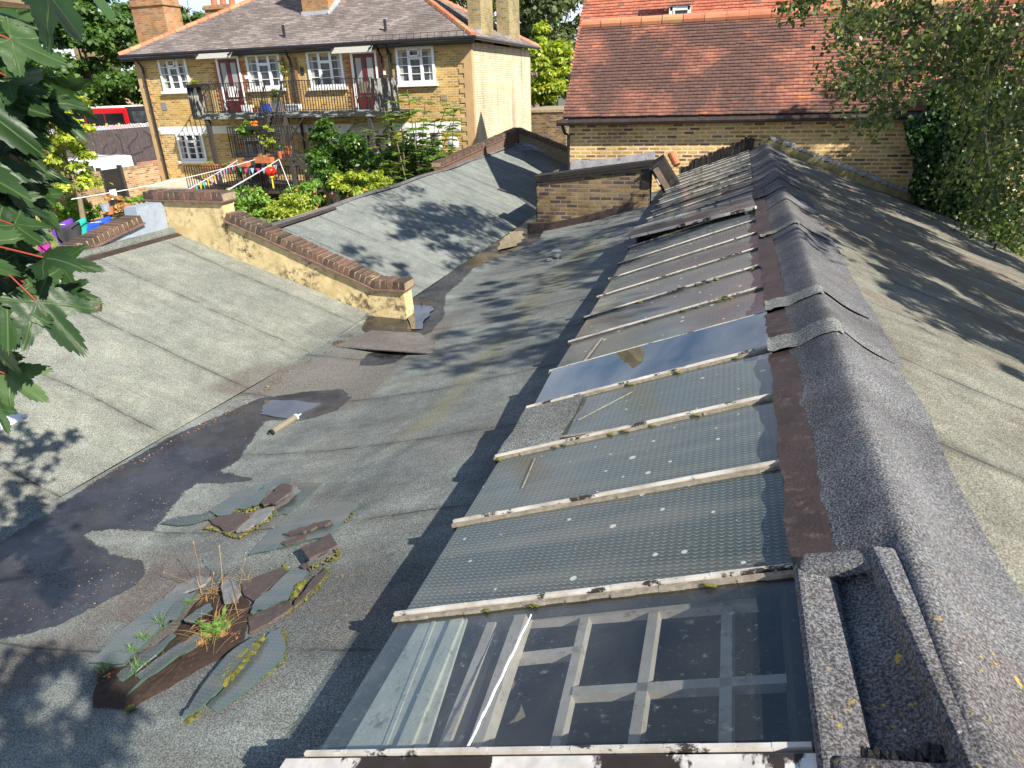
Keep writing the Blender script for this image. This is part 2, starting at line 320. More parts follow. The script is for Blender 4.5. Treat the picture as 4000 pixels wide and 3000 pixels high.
M['blackpipe'] = paint('black pipe', (0.018, 0.018, 0.02), 0.3, 0.3, 4, 0)
M['white'] = paint('white paint', (0.80, 0.80, 0.80), 0.45, 0.06, 5, 0)
M['band'] = paint('white band', (0.78, 0.77, 0.74), 0.6, 0.08, 3, 0)
M['buff'] = paint('buff render', (0.50, 0.33, 0.16), 0.85, 0.2, 2.5, 0.3)
M['maroon'] = paint('maroon door', (0.10, 0.012, 0.016), 0.35, 0.15, 4, 0)
M['frost'] = paint('frosted glass', (0.30, 0.32, 0.31), 0.2, 0.15, 3, 0)
M['win'] = glassm('window glass')
M['curtain'] = paint('curtain', (0.42, 0.42, 0.38), 0.8, 0.3, 8, 0)
M['soil'] = paint('soil', (0.045, 0.025, 0.016), 0.95, 0.7, 30, 1.0, dirt=(0.13, 0.05, 0.025))
M['moss'] = by_rnd('moss', [(0.0, (0.06, 0.07, 0.012)), (0.5, (0.14, 0.14, 0.018)), (0.85, (0.22, 0.20, 0.03)), (1.0, (0.14, 0.09, 0.03))], 0.95, 0.5, 60, 1.0)
M['slate'] = paint('brown slate', (0.085, 0.062, 0.055), 0.75, 0.35, 16, 0.7, dirt=(0.14, 0.12, 0.11))
M['stone'] = paint('grey felt scrap', (0.21, 0.21, 0.205), 0.9, 0.4, 22, 0.8)
M['lead'] = paint('lead flashing', (0.42, 0.44, 0.48), 0.5, 0.35, 5, 0.5, dirt=(0.2, 0.2, 0.21))
M['leadwall'] = paint('silver painted upstand', (0.40, 0.40, 0.42), 0.6, 0.45, 4, 0.8, dirt=(0.10, 0.09, 0.09))
M['bitumen'] = paint('black bitumen', (0.018, 0.015, 0.013), 0.5, 0.5, 12, 1.0, dirt=(0.06, 0.05, 0.045))
M['wood'] = paint('weathered timber', (0.22, 0.17, 0.12), 0.85, 0.45, 8, 0.5)
M['dwood'] = paint('dark timber', (0.045, 0.04, 0.036), 0.7, 0.5, 9, 0.5, dirt=(0.10, 0.09, 0.08))
M['terra'] = paint('terracotta', (0.50, 0.16, 0.07), 0.8, 0.25, 6, 0.2)
M['ridge_tile'] = by_rnd('terracotta ridge tile', [(0.0, (0.50, 0.17, 0.09)), (0.8, (0.56, 0.23, 0.12)), (1.0, (0.46, 0.30, 0.14))], 0.8, 0.3, 5, 0.3)
M['asphalt'] = paint('asphalt', (0.05, 0.05, 0.052), 0.9, 0.3, 3, 0.3)
M['steel'] = paint('galvanised steel', (0.45, 0.46, 0.47), 0.35, 0.2, 8, 0, metal=0.8)
M['grass'] = paint('lawn grass', (0.20, 0.26, 0.055), 0.95, 0.5, 2.2, 0.6, dirt=(0.34, 0.30, 0.10))
# ---------------------------------------------------------------- roof surfaces
YE = 14.78           # face of the tiled building's wall
ZG = -2.65           # gutter level
def xr(y): return 0.54 + 0.012 * y
ZR = -1.187
def xtop(y): return 0.30 + 0.009 * (y - 1)
ZT, ZB, XB = -1.29, -1.80, -1.0
_cx = np.array([-9, -3.42, -3.0, -2.3, -0.9]); _cz = np.array([-2.65, -2.65, -2.575, -2.40, -1.965])
def zmain(x):
    return sum(np.interp(x + d, _cx, _cz) for d in (-.18, -.09, 0, .09, .18)) / 5
def xleft(y): return np.interp(y, [-1, 3, 5, 7, 7.5, 30], [-4.62, -4.45, -4.33, -4.19, -4.06, -4.02])
XTL, ZTL = -7.17, -1.63     # head of the near left roof
XTF, ZTF = -6.45, -1.77     # head of the far left roof
def wob(x, y, s=1.0): return 0.012 * np.sin(1.7 * x + 2.3 * y + 1) * np.sin(0.9 * y - 0.6 * x) * s + 0.006 * np.sin(5.1 * x + 0.7) * np.sin(3.3 * y)
def onfelt(u, v, lift=0.0):
    z = -2.4
    for _ in range(12):
        p = at(u, v, Z=z)
        zz = float(zmain(p.x)) if p.x > xleft(p.y) else ZG + (ZTL - ZG) * (xleft(p.y) - p.x) / (xleft(p.y) - XTL)
        z = 0.4 * z + 0.6 * (zz + lift)
    return at(u, v, Z=z)
def polyxy(pts, z=ZG): return np.array([[*at(u, v, Z=z)[:2]] for u, v in pts])
def sdist(P, poly):
    """signed distance (+ inside) of points to a polygon"""
    d = np.full(len(P), 1e9); ins = np.zeros(len(P), bool); n = len(poly)
    for i in range(n):
        a, b = poly[i], poly[(i + 1) % n]; e = b - a; w_ = P - a
        t = np.clip((w_ @ e) / (e @ e + 1e-12), 0, 1); d = np.minimum(d, np.linalg.norm(w_ - t[:, None] * e, axis=1))
        c = (a[1] <= P[:, 1]) != (b[1] <= P[:, 1]); xi = a[0] + (P[:, 1] - a[1]) / (b[1] - a[1] + 1e-12) * e[0]; ins ^= c & (P[:, 0] < xi)
    return np.where(ins, d, -d)
def soft(P, polys, w_=0.09):
    m = np.zeros(len(P))
    for p in polys: m = np.maximum(m, np.clip(0.5 + sdist(P, p) / (2 * w_), 0, 1))
    return m
def sheet(name, xs, ys, zf, mat, parent, masks=None):
    X_, Y_ = np.meshgrid(xs, ys, indexing='ij') if not callable(xs) else (None, None)
    if callable(xs):
        U, _ = xs(None), None; X_ = np.stack([xs(y) for y in ys], 1); Y_ = np.repeat(ys[None, :], X_.shape[0], 0)
    Z_ = zf(X_, Y_); nu, nv = X_.shape
    V = np.stack([X_, Y_, Z_], -1).reshape(-1, 3); i, k = np.meshgrid(np.arange(nu - 1), np.arange(nv - 1), indexing='ij')
    a = (i * nv + k).ravel(); Fq = np.stack([a, a + nv, a + nv + 1, a + 1], 1)
    o = np_mesh(name, V, Fq, mat, parent, smooth=True)
    if masks:
        P = V[:, :2]; C = np.zeros((len(V), 4)); C[:, 3] = 1
        for ch, (polys, w_) in masks.items(): C[:, ch] = soft(P, polys, w_)
        ca = o.data.color_attributes.new('mask', 'FLOAT_COLOR', 'POINT'); ca.data.foreach_set('color', C.astype(np.float32).ravel())
    return o

wet = [polyxy(p) for p in (
    [(0, 2130), (180, 2010), (420, 1850), (640, 1720), (850, 1625), (1000, 1560), (1180, 1530), (1330, 1525), (1368, 1570), (1320, 1620), (1180, 1650), (1040, 1640), (985, 1720), (920, 1800), (800, 1860), (700, 1930), (600, 2075), (440, 2065), (300, 2080), (420, 2150), (540, 2200), (575, 2260), (540, 2310), (420, 2370), (250, 2450), (100, 2480), (-300, 2560), (-300, 2200)],
    [(1560, 1320), (1590, 1180), (1660, 1090), (1800, 1010), (1920, 940), (1960, 870), (2080, 830), (2130, 880), (2100, 950), (1960, 1000), (1850, 1050), (1740, 1150), (1730, 1250), (1680, 1310)],
    [(1430, 1240), (1600, 1235), (1600, 1300), (1480, 1320), (1410, 1290)],
    [(1290, 1350), (1320, 1330), (1700, 1362), (1700, 1382), (1500, 1372)],
    [(1440, 1385), (1560, 1375), (1600, 1400), (1540, 1440), (1400, 1430)],
    [(560, 1850), (700, 1790), (1000, 1890), (980, 1900)])]
brown = [polyxy(p) for p in (
    [(1420, 1340), (1560, 1300), (1810, 1240), (1780, 1300), (1690, 1372), (1500, 1370)], [(790, 1560), (1000, 1450), (1330, 1385), (1640, 1372), (1560, 1480), (1400, 1640), (1230, 1560), (1000, 1540)],
    [(250, 2450), (420, 2370), (560, 2290), (600, 2180), (830, 2190), (760, 2300), (580, 2430), (480, 2480), (330, 2520)], [(860, 1680), (900, 1620), (980, 1640), (960, 1690)], [(-200, 2700), (100, 2500), (400, 2480), (420, 2600), (0, 2800)])]
alg = [polyxy(p, -2.2) for p in ([(1500, 1700), (1700, 1500), (1900, 1300), (2100, 1150), (2130, 1170), (1900, 1420), (1750, 1600)], [(2000, 1150), (2250, 930), (2400, 880), (2330, 1000), (2080, 1200)])]

# main workshop -----------------------------------------------------------
shop = empty('workshop_building', (0, 6, -4), label='long felt roofed workshop with a row of skylight panes along its ridge', cat='workshop building')
ysn = np.concatenate([np.arange(-1.2, 6, 0.04), np.arange(6, YE - 0.01, 0.08), [YE]])
def xsn(y):
    u = np.linspace(0, 1, 95); y = 0 if y is None else y; a = xleft(y); return a + (-0.9 - a) * u
dbz = [np.array([[*onfelt(300 + a / 1.508, 1800 + b_ / 1.508)[:2]] for a, b_ in q]) for q in ([(700, 300), (1300, 120), (1180, 360), (960, 480), (760, 430)], [(100, 1260), (700, 850), (1050, 800), (1480, 620), (1500, 680), (1270, 920), (1050, 1060), (850, 1230), (330, 1470), (90, 1480)], [(630, 1580), (1240, 1180), (1150, 1330), (850, 1520)])]
sheet('gutter_and_lower_roof', xsn, ysn, lambda X, Y: zmain(X) + wob(X, Y), M['felt'], shop, {0: (wet, 0.07), 1: (brown + dbz, 0.10), 2: (alg, 0.2)})
XR1, ZR1 = 4.45, -2.56
def zright(X, Y):
    s = (X - xr(Y)) / (XR1 - xr(Y)); z = ZR + (ZR1 - ZR) * s - 0.05 * np.sin(np.pi * s) * 0.5
    q = (Y + 0.42) % 1.02; return z - 0.004 + 0.010 * (q / 1.02) + wob(X, Y, 1.2) - 0.004
ysr = np.arange(-1.2, YE + 0.05, 0.051); ysr[-1] = YE
def xsr(y):
    u = np.linspace(0, 1, 60); y = 0 if y is None else y; return xr(y) + (XR1 - xr(y)) * u
sheet('right_roof_slope', xsr, ysr, zright, M['felt_right'], shop)
mb = MB()
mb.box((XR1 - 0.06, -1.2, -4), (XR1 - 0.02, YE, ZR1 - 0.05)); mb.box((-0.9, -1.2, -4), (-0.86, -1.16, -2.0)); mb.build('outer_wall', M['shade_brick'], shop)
# felt kerb below the skylight
mb = MB(); mb.grid(lambda u, v: (-0.94 + 0.03 * v + 0.004 * math.sin(40 * u), -1.2 + (YE + 1.2) * u, -2.02 + 0.19 * v), 60, 2); mb.build('skylight_kerb', M['bitumen'], shop)
# ridge capping
seamsY = [-1.2, 0.9, 3.34, 4.04, 6.15, 7.5, 8.3, 9.1, 10.0, 11.2, 12.4, 13.4, YE]
def capz(s, y):
    """s: signed run across the ridge in metres"""
    ax = abs(s); sl = 0.42 if s < 0 else 0.35
    return ZR - sl * ax + 0.055 * math.exp(-(ax / 0.13) ** 2) - 0.012 + 0.006 * math.sin(9 * y + 4 * s) * math.sin(7 * s) + 0.005 * math.sin(4.1 * y + 9 * s) + 0.006 * math.sin(2.3 * y)
for i in range(len(seamsY) - 1):
    y0, y1 = seamsY[i], seamsY[i + 1]
    if i == 0: y0, y1 = -1.2, 0.95
    wr = 0.33 + 0.03 * rnd.random()
    def fn(u, v, y0=y0, y1=y1, i=i):
        y = y0 + (y1 - y0) * v; l = xtop(y) + (0.085 if y0 < 9 else 0.005) - xr(y); s = l + (wr - l) * u
        yy = y + 0.04 * math.sin(u * 3.1) * (1 if v < .5 else 0) * (1 - v * 2 if v < .5 else 0)
        return (xr(y) + s, yy, capz(s, y) + 0.022 + 0.005 * (1 - v) + 0.004 * math.sin(11 * y + 6 * s) * math.sin(13 * s))
    if i == 1: continue
    mb = MB(); mb.grid(fn, 26, max(3, int((y1 - y0) / 0.12))); mb.build('ridge_capping', M['cap'], shop, smooth=True)
def capfn(u, v):
    y = 0.95 + (3.34 - 0.95) * v; l = xtop(y) + 0.055 - xr(y); s = l + (0.31 + 0.012 * math.sin(5 * y) - l) * u; z = capz(s, y) + 0.027
    if y < 1.6 and s < -0.03: z -= 0.035 * min(1, (1.62 - y) / .05)
    return (xr(y) + s, y, z)
mb = MB(); mb.grid(capfn, 26, 16); mb.build('ridge_capping', M['cap'], shop, smooth=True)
# brown flashing tape between panes and capping
for (y0, y1) in ((1.62, 3.33), (3.5, 4.0), (4.15, 6.12), (6.2, 8.3), (8.36, 9.0)):
    mb = MB(); mb.grid(lambda u, v: (xtop(y0 + (y1 - y0) * v) - 0.02 + 0.115 * u + (0.006 * math.sin(23 * v + y0) + 0.003 * math.sin(71 * v)) * (1 if u < .5 else 0), y0 + (y1 - y0) * v, ZT + 0.022 + 0.040 * u + 0.004 * math.sin(30 * v) * (1 - u) + 0.002 * math.sin(57 * v)), 4, 50); mb.build('flashing_tape', M['tape'], shop, smooth=True)
# pale flaps lapping over the glass
for (yc, wd, x0, x1) in ((3.42, 0.2, -0.03, 0.30), (4.1, 0.19, -0.02, 0.28), (6.17, 0.12, 0.0, 0.3), (8.33, 0.1, 0.0, 0.3)):
    def ff(u, v, yc=yc, wd=wd, x0=x0, x1=x1):
        y = yc + wd * (v - 0.5) - 0.05 * u * u + 0.008 * math.sin(17 * u + yc); x = xtop(yc) + x0 + (x1 - x0) * u; s = x - xr(yc)
        return (x, y, max(capz(s, y) + 0.036, ZT + 0.05 + 0.3 * (x - xtop(yc))) if u > .1 else ZT + 0.045)
    mb = MB(); mb.grid(ff, 12, 5); mb.build('felt_flap', M['flap'], shop, smooth=True)
# felt covered box at the near head of the glass
mb = MB()
def rail(p, q, w_, h):
    n = 10; p = Vector(p); q = Vector(q)
    mb.bar(p, q, w_, h)
zc = lambda x, y: capz(x - xr(y), y)
rail((0.345, 0.97, ZT + 0.035), (0.345, 1.64, ZT + 0.035), 0.11, 0.035)
rail((0.31, 1.63, ZT + 0.035), (0.50, 1.61, ZR + 0.01), 0.075, 0.055)
rail((0.32, 0.99, ZT + 0.035), (0.53, 0.97, ZR + 0.01), 0.08, 0.055)
rail((0.55, 0.95, ZR + 0.03), (0.50, 1.64, ZR + 0.01), 0.07, 0.07)
o = mb.build('felt_covered_box', M['cap'], shop)
bv = o.modifiers.new('b', 'BEVEL'); bv.width = 0.02; bv.segments = 3
mb = MB()
for k in range(60):
    t = k / 59; a = (0.555 - 0.04 * t, 0.95 + 0.7 * t, ZR + 0.03) if k % 2 else (0.36 + 0.14 * t, 1.03 + 0.02 * rnd.random() if k % 4 else 1.585, ZT + 0.04 + 0.07 * t)
    mb.blob(a, rnd.uniform(0.006, 0.014), n=3, rough=0.4, sq=(1, 1.6, 0.5))
mb.build('tar_edge', M['bitumen'], shop)

# skylight ---------------------------------------------------------------
ys = [1.067, 1.66, 2.26, 2.86, 3.47, 4.05, 4.64, 5.25, 5.86, 6.5, 7.15, 7.95, 8.62, 9.24, 9.85, 10.45, 11.05, 11.63, 12.2, 12.75, 13.3, 13.85, 14.35, YE - 0.05]
sky_l = MB()
def gp(y, t, h=0.0):
    """point on the glass plane: t=0 bottom edge, 1 top edge, h above the plane"""
    x = XB + (xtop(y) - XB) * t; z = ZB + (ZT - ZB) * t; n = Vector((ZB - ZT, 0, xtop(y) - XB)).normalized(); n = Vector((-(ZT - ZB), 0, xtop(y) - XB)).normalized()
    return Vector((x, y, z)) + n * h
NG = Vector((-(ZT - ZB), 0, 0.33 - XB)).normalized()
sky_l.bar(gp(1.0, 0.035, -0.07), gp(YE, 0.035, -0.07), 0.10, 0.10); sky_l.bar(gp(1.0, 0.985, -0.07), gp(YE, 0.985, -0.07), 0.07, 0.10)
skyl = sky_l.build('skylight', M['dwood'], shop)
def wired(name, cA, cB, rough=(0.09, 0.22), spots=True, wire=1.0, spc=0.65):
    b = NB(name); u = b.sep(b.pos()); P = b.pos()
    n = b.noise(2.2, 6, 0.65); st = b.noise(1.0, 5, 0.6, b.map(P, (0.6, 9, 1)))
    c = b.mix(b.ramp(n, [(0.3, 0.0), (0.7, 1.0)]), cA, cB)
    c = b.mix(1.0, c, b.ramp(b.attr('rnd'), [(0.0, 0.65), (1.0, 1.3)]), 'MULTIPLY')
    c = b.mix(b.ramp(st, [(0.47, 0.0), (0.7, 0.7)]), c, (0.15, 0.14, 0.11))
    yy = b.math('ADD', u[1], b.math('MULTIPLY', u[0], 0.10)); tri = b.math('ABSOLUTE', b.math('SUBTRACT', b.math('FRACT', b.math('MULTIPLY', u[0], 38)), 0.5))
    row = b.math('FRACT', b.math('ADD', b.math('MULTIPLY', yy, 52), b.math('MULTIPLY', tri, 0.9)))
    ln = b.math('LESS_THAN', b.math('ABSOLUTE', b.math('SUBTRACT', row, 0.5)), 0.10); ln = b.math('MULTIPLY', ln, b.ramp(tri, [(0.1, 0.25), (0.4, 1.0)])); ln = b.math('MULTIPLY', ln, 0.75 * wire)
    c = b.mix(ln, c, (0.24, 0.32, 0.31))
    if spots:
        vo = b.n('ShaderNodeTexVoronoi'); vo.voronoi_dimensions = '2D'; vo.inputs['Scale'].default_value = 11; b.l(P, vo.inputs['Vector']); sc_ = b.n('ShaderNodeSeparateColor'); b.l(vo.outputs['Color'], sc_.inputs[0])
        th = b.math('MULTIPLY', b.math('POWER', sc_.outputs[0], 4.0), 0.16); sp = b.math('LESS_THAN', vo.outputs['Distance'], th); sp = b.math('MULTIPLY', sp, b.math('LESS_THAN', sc_.outputs[1], 0.6)); c = b.mix(b.math('MULTIPLY', sp, 0.85), c, (0.55, 0.55, 0.48))
    dirt = b.ramp(b.noise(40, 4, 0.7), [(0.58, 0.0), (0.7, 0.5)]); c = b.mix(dirt, c, (0.16, 0.15, 0.10))
    r = b.ramp(b.noise(5, 5, 0.6), [(0.3, rough[0]), (0.7, rough[1])])
    b.bump(b.math('ADD', b.math('MULTIPLY', ln, 0.5), b.noise(14, 3)), 0.12, 0.004)
    return b.fin(c, r, spc)
M['wired'] = wired('dirty wired glass', (0.052, 0.066, 0.058), (0.088, 0.095, 0.080))
M['wired_dull'] = wired('dull wired glass', (0.105, 0.14, 0.158), (0.18, 0.205, 0.215), (0.09, 0.26), spots=True, wire=0.5, spc=0.35)  # dull film, with reflected sky put into its pale blue colour
M['clearpane'] = glassm('clean glass pane', (0.012, 0.016, 0.02), 0.015, 1.0); M['clearpane'].node_tree.nodes['Principled BSDF'].inputs['IOR'].default_value = 2.0
def seepane():
    b = NB('dusty see-through glass'); tr = b.n('ShaderNodeBsdfTransparent'); tr.inputs[0].default_value = (0.86, 0.9, 0.9, 1)
    n = b.noise(34, 6, 0.7, b.map(b.pos(), (1, 1.8, 1))); m = b.ramp(b.noise(1.8, 4, 0.6), [(0.35, 0.0), (0.6, 1.0)])
    d = b.math('MULTIPLY', b.ramp(n, [(0.60, 0.0), (0.70, 0.5)]), m); d = b.math('ADD', d, b.ramp(b.noise(3, 5), [(0.3, 0.01), (0.7, 0.07)]), clamp=True)
    b.fin(b.mix(n, (0.30, 0.28, 0.17), (0.30, 0.32, 0.32)), 0.7, 0.3); ms = b.n('ShaderNodeMixShader'); b.l(d, ms.inputs[0]); b.l(tr.outputs[0], ms.inputs[1]); b.l(b.b.outputs[0], ms.inputs[2])
    gl = b.n('ShaderNodeBsdfGlossy'); gl.inputs['Roughness'].default_value = 0.03; fr_ = b.n('ShaderNodeLayerWeight'); fr_.inputs[0].default_value = 0.5; fo = b.math('MULTIPLY_ADD', b.math('POWER', fr_.outputs['Facing'], 4.0), 0.8, 0.06); m2 = b.n('ShaderNodeMixShader')
    b.l(fo, m2.inputs[0]); b.l(ms.outputs[0], m2.inputs[1]); b.l(gl.outputs[0], m2.inputs[2]); b.l(m2.outputs[0], b.out.inputs[0]); return b.m
M['seepane'] = seepane()
def pane(k, mat, t0=0.0, t1=1.0):
    a, c = ys[k] + 0.012, ys[k + 1] - 0.012; mb = MB()
    tl_ = 0.022 if k == 4 else 0.0; mb.prism([gp(a, t0, -tl_ * .2), gp(c, t0, tl_), gp(c, t1, tl_), gp(a, t1, -tl_ * .2)][::-1], NG, 0.006); return mb.build('glass_pane', mat, skyl)
for k in range(len(ys) - 1):
    if k == 11: continue
    if k == 0: pane(k, M['seepane'])
    elif k == 4: pane(k, M['clearpane'])
    elif k == 3: pane(k, M['wired'], 0.21)
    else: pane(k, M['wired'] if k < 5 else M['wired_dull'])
mb = MB(); a, c = ys[3] + 0.02, ys[4] - 0.02
mb.grid(lambda u, v: gp(a + (c - a) * v, -0.02 + 0.26 * u + 0.02 * v * u, 0.012 + 0.006 * math.sin(9 * v)), 8, 8); o = mb.build('felt_patch_pane', M['flap'], skyl)
def peel():
    b = NB('peeling white bar paint'); P = b.map(b.pos(), (6, 14, 6)); n = b.noise(1.3, 9, 0.72, P)
    c = b.mix(b.ramp(b.noise(9, 5), [(0.3, 0.0), (0.7, 1.0)]), (0.72, 0.69, 0.63), (0.42, 0.37, 0.30)); c = b.mix(b.ramp(n, [(0.55, 0.0), (0.585, 1.0)]), c, (0.045, 0.036, 0.03)); b.bump(n, 0.5, 0.004); return b.fin(c, 0.75, 0.3)
M['peel'] = peel()
# lifted sash
mb = MB(); q = [at(2440, 935, Z=-1.70), at(2962, 828, Z=-1.16), at(2925, 775, Z=-1.22), at(2470, 885, Z=-1.78)]
q = [Vector((-1.13, 8.16, -1.745)), Vector((.35, 7.60, -1.235)), Vector((.33, 8.38, -1.235)), Vector((-1.10, 8.95, -1.76))]
qn = (q[1] - q[0]).cross(q[3] - q[0]).normalized(); mb.prism(q if qn.z > 0 else q[::-1], qn if qn.z > 0 else -qn, 0.006, 0); ls = mb.build('lifted_pane', M['wired_dull'], skyl)
mb = MB(); mb.bar(q[0], q[1], 0.035, 0.03); mb.bar(q[3], q[2], 0.03, 0.03); mb.build('sash_edge', M['peel'], ls)
# broken opening: rafters and boards below
mb = MB()
for t in (0.12, 0.34, 0.6, 0.82): mb.bar(gp(7.9, t, -0.16), gp(8.75, t + 0.02, -0.13), 0.03, 0.07)
mb.bar(gp(8.02, 0, -0.05), gp(8.02, 1, -0.05), 0.05, 0.08); mb.bar(gp(8.35, -0.03, -0.14), gp(8.3, 0.5, -0.1), 0.02, 0.02)
mb.build('rafter', M['wood'], skyl)
mb = MB(); mb.grid(lambda u, v: gp(7.0 + 2.4 * v, u, -0.5), 2, 2); mb.build('loft_lining', M['bitumen'], skyl)  # black sheet put in for the unlit depth of the opening
# glazing bars
M['putty'] = paint('old putty', (0.38, 0.33, 0.25), 0.95, 0.55, 30, 1.0, dirt=(0.11, 0.09, 0.05))
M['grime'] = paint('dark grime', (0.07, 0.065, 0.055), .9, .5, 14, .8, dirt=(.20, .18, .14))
for k, y in enumerate(ys):
    mb = MB(); n = 18
    far = k > 8
    for i in range(n):
        t0, t1 = -0.022 + i * 1.018 / n, -0.022 + (i + 1) * 1.018 / n; jz = rnd.uniform(-.001, .001)
        mb.bar(gp(y + 0.006, t0, 0.011 + jz), gp(y + 0.006, t1 + 0.0005, 0.011 + jz), 0.013, 0.018, 0, NG)
        for sg in (-1, 1):
            w0 = 0.006 + rnd.uniform(0, .004) if sg > 0 else (0.015 if not far else .009) + rnd.uniform(0, .005)
            mb.bar(gp(y + sg * (0.008 + w0 / 2), t0, 0.006), gp(y + sg * (0.008 + w0 / 2), t1, 0.006), w0, 0.010 + rnd.uniform(0, .004), 1, NG)
    mb.bar(gp(y, -0.025, -0.03), gp(y, 1.0, -0.03), 0.035, 0.06, 2, NG)
    mb.blob(gp(y - 0.005, -0.022, 0.0), 0.013, 1, 4, 0.25)
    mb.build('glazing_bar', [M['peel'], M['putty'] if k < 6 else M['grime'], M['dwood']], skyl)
    if k in (0, 1, 3, 4, 5, 6, 7):
        mb = MB()
        for _ in range(7 if k > 1 else 4):
            t = rnd.random() ** (2 if k < 5 else .6); mb.blob(gp(y - 0.03, t, 0.008), rnd.uniform(.006, .014), 0, 3, 0.4, (2.2, 0.8, 0.6))
        mb.build('moss_tuft', M['moss'], skyl)
# near end board with flaking paint
def peel2():
    b = NB('flaking white board'); P = b.map(b.pos(), (1.2, 1, 5)); n = b.noise(1.7, 8, 0.6, P); c = b.mix(b.ramp(n, [(0.53, 0.0), (0.545, 1.0)]), (0.72, 0.68, 0.62), (0.04, 0.03, 0.027)); c = b.mix(1.0, c, b.ramp(b.noise(20, 5), [(.3, .75), (.7, 1.1)]), 'MULTIPLY'); b.bump(n, 0.4, 0.004); return b.fin(c, 0.75, 0.3)
M['peel2'] = peel2()
mb = MB(); mb.bar(gp(1.02, -0.06, 0.0), gp(1.02, 1.04, 0.0), 0.055, 0.05, 0, NG); mb.bar(gp(0.975, -0.06, -0.07), gp(0.975, 1.04, -0.07), 0.02, 0.16, 0, NG); mb.build('end_board', M['peel2'], skyl)
# strips of pane sealant
mb = MB()
for i in range(24):
    u0, v0 = 2075 + (1820 - 2075) * i / 24, 2400 + (2935 - 2400) * i / 24; u1, v1 = 2075 + (1820 - 2075) * (i + 1) / 24, 2400 + (2935 - 2400) * (i + 1) / 24
    def ong(u, v, h=0.004):
        r = Vector(ray(u, v)); p0 = gp(1.3, 0.5, h); return r * (p0.dot(NG) / r.dot(NG))
    mb.bar(ong(u0 + 1.5 * math.sin(i * 1.3), v0), ong(u1 + 1.5 * math.sin((i + 1) * 1.3), v1), 0.003 + 0.002 * math.sin(math.pi * i / 24) + rnd.uniform(0, .0035), 0.004, 0, NG)
mb.build('sealant_strip', M['white'], skyl)
mb = MB()
for (u0, v0, u1, v1, w_) in ((2350, 1320, 2275, 1420, .02), (2470, 1530, 2260, 1640, .004), (2160, 1710, 2450, 1670, .02), (2090, 1790, 2040, 1905, .004)):
    mb.bar(ong(u0, v0, 0.004), ong(u1, v1, 0.004), w_, 0.003, 0, NG)
mb.build('sealant_strip', M['putty'], skyl)
# what shows below the near pane
def ong2(u, v, h):
    r = Vector(ray(u, v)); p0 = gp(1.3, 0.5, h); return r * (p0.dot(NG) / r.dot(NG))
M['inner'] = paint('chalky inner timber', (0.66, 0.54, 0.47), 0.85, 0.3, 9, 0.3, dirt=(0.36, 0.20, 0.15))
M['ledge'] = paint('dusty lead ledge', (0.72, 0.67, 0.58), 0.8, 0.35, 6, 0.5, dirt=(0.24, 0.21, 0.17))
mb = MB()
for (a, b_, w_) in (((2290, 2425), (2160, 3000), .030), ((2560, 2400), (2470, 3000), .032), ((2845, 2360), (2838, 3000), .032), ((1985, 2580), (2265, 2550), .026), ((2235, 2715), (3300, 2655), .030), ((1960, 2440), (2960, 2362), .026)):
    p, q = ong2(*a, -0.10), ong2(*b_, -0.10); mb.bar(p, q, w_, 0.032, 0, NG)
mb.build('inner_lattice', M['inner'], skyl)
mb = MB(); mb.bar(ong2(2050, 2400, -0.06), ong2(1850, 2990, -0.06), 0.045, 0.05, 0, NG); mb.bar(ong2(1950, 2400, -0.08), ong2(1720, 3000, -0.08), 0.035, 0.05, 0, NG); mb.build('inner_beam', M['inner'], skyl)
mb = MB(); mb.prism([gp(1.03, .03, -0.025), gp(1.65, .03, -0.025), gp(1.65, .20, -0.025), gp(1.03, .27, -0.025)], NG, 0.01); mb.bar(ong2(1790, 2430, -0.03), ong2(1560, 2990, -0.03), 0.05, 0.03, 0, NG); mb.bar(ong2(1700, 2430, -0.035), ong2(1480, 2990, -0.035), 0.015, 0.02, 0, NG)
mb.build('inner_ledge', M['ledge'], skyl)
mb = MB()
for y in (0.99, 1.69): mb.prism([gp(y, .02, -.02), gp(y, .98, -.02), gp(y, .98, -1.2), gp(y, .02, -1.2)], (0, 1, 0), .01)
mb.prism([gp(1.0, .02, -.02), gp(1.68, .02, -.02), gp(1.68, .02, -1.2), gp(1.0, .02, -1.2)], (-1, 0, 0), .01)
mb.prism([gp(1.0, .98, -.02), gp(1.68, .98, -.02), gp(1.68, .98, -1.2), gp(1.0, .98, -1.2)], (1, 0, 0), .01)
mb.prism([gp(1.0, .0, -1.2), gp(1.68, .0, -1.2), gp(1.68, 1, -1.2), gp(1.0, 1, -1.2)], NG, .01)
mb.build('shaft', M['bitumen'], skyl)  # black box standing in for the dark interior under the pane
mb = MB(); c_ = ong2(1990, 2740, -0.2); mb.tube([c_, c_ + Vector((0.03, -.03, -.04))], 0.035, 10); mb.blob(c_ + Vector((-.01, .05, 0)), 0.03, 0, 4, .1); mb.build('old_pulley', M['wood'], skyl)
# extract vent on the slope
vb = onfelt(2175, 1012); mb = MB(); mb.box((vb.x - .13, vb.y - .12, vb.z - 0.01), (vb.x + .13, vb.y + .14, vb.z + 0.012)); vent = empty('vent', vb, parent=None) if False else mb.build('roof_vent', M['flap'], shop)
mb = MB(); c0 = vb + Vector((0, 0, 0.0)); mb.tube([c0, c0 + Vector((0, 0, .04))], [.09, .06], 16, 0); mb.build('vent_base', M['blackpipe'], vent)
mb = MB(); mb.tube([c0 + Vector((0, 0, .03)), c0 + Vector((0, 0, .12))], .045, 16); mb.tube([c0 + Vector((0, 0, .12)), c0 + Vector((0, 0, .128)), c0 + Vector((0, 0, .14)), c0 + Vector((0, 0, .143))], [.075, .085, .05, .045], 20); mb.build('vent_cowl', M['steel'], vent)

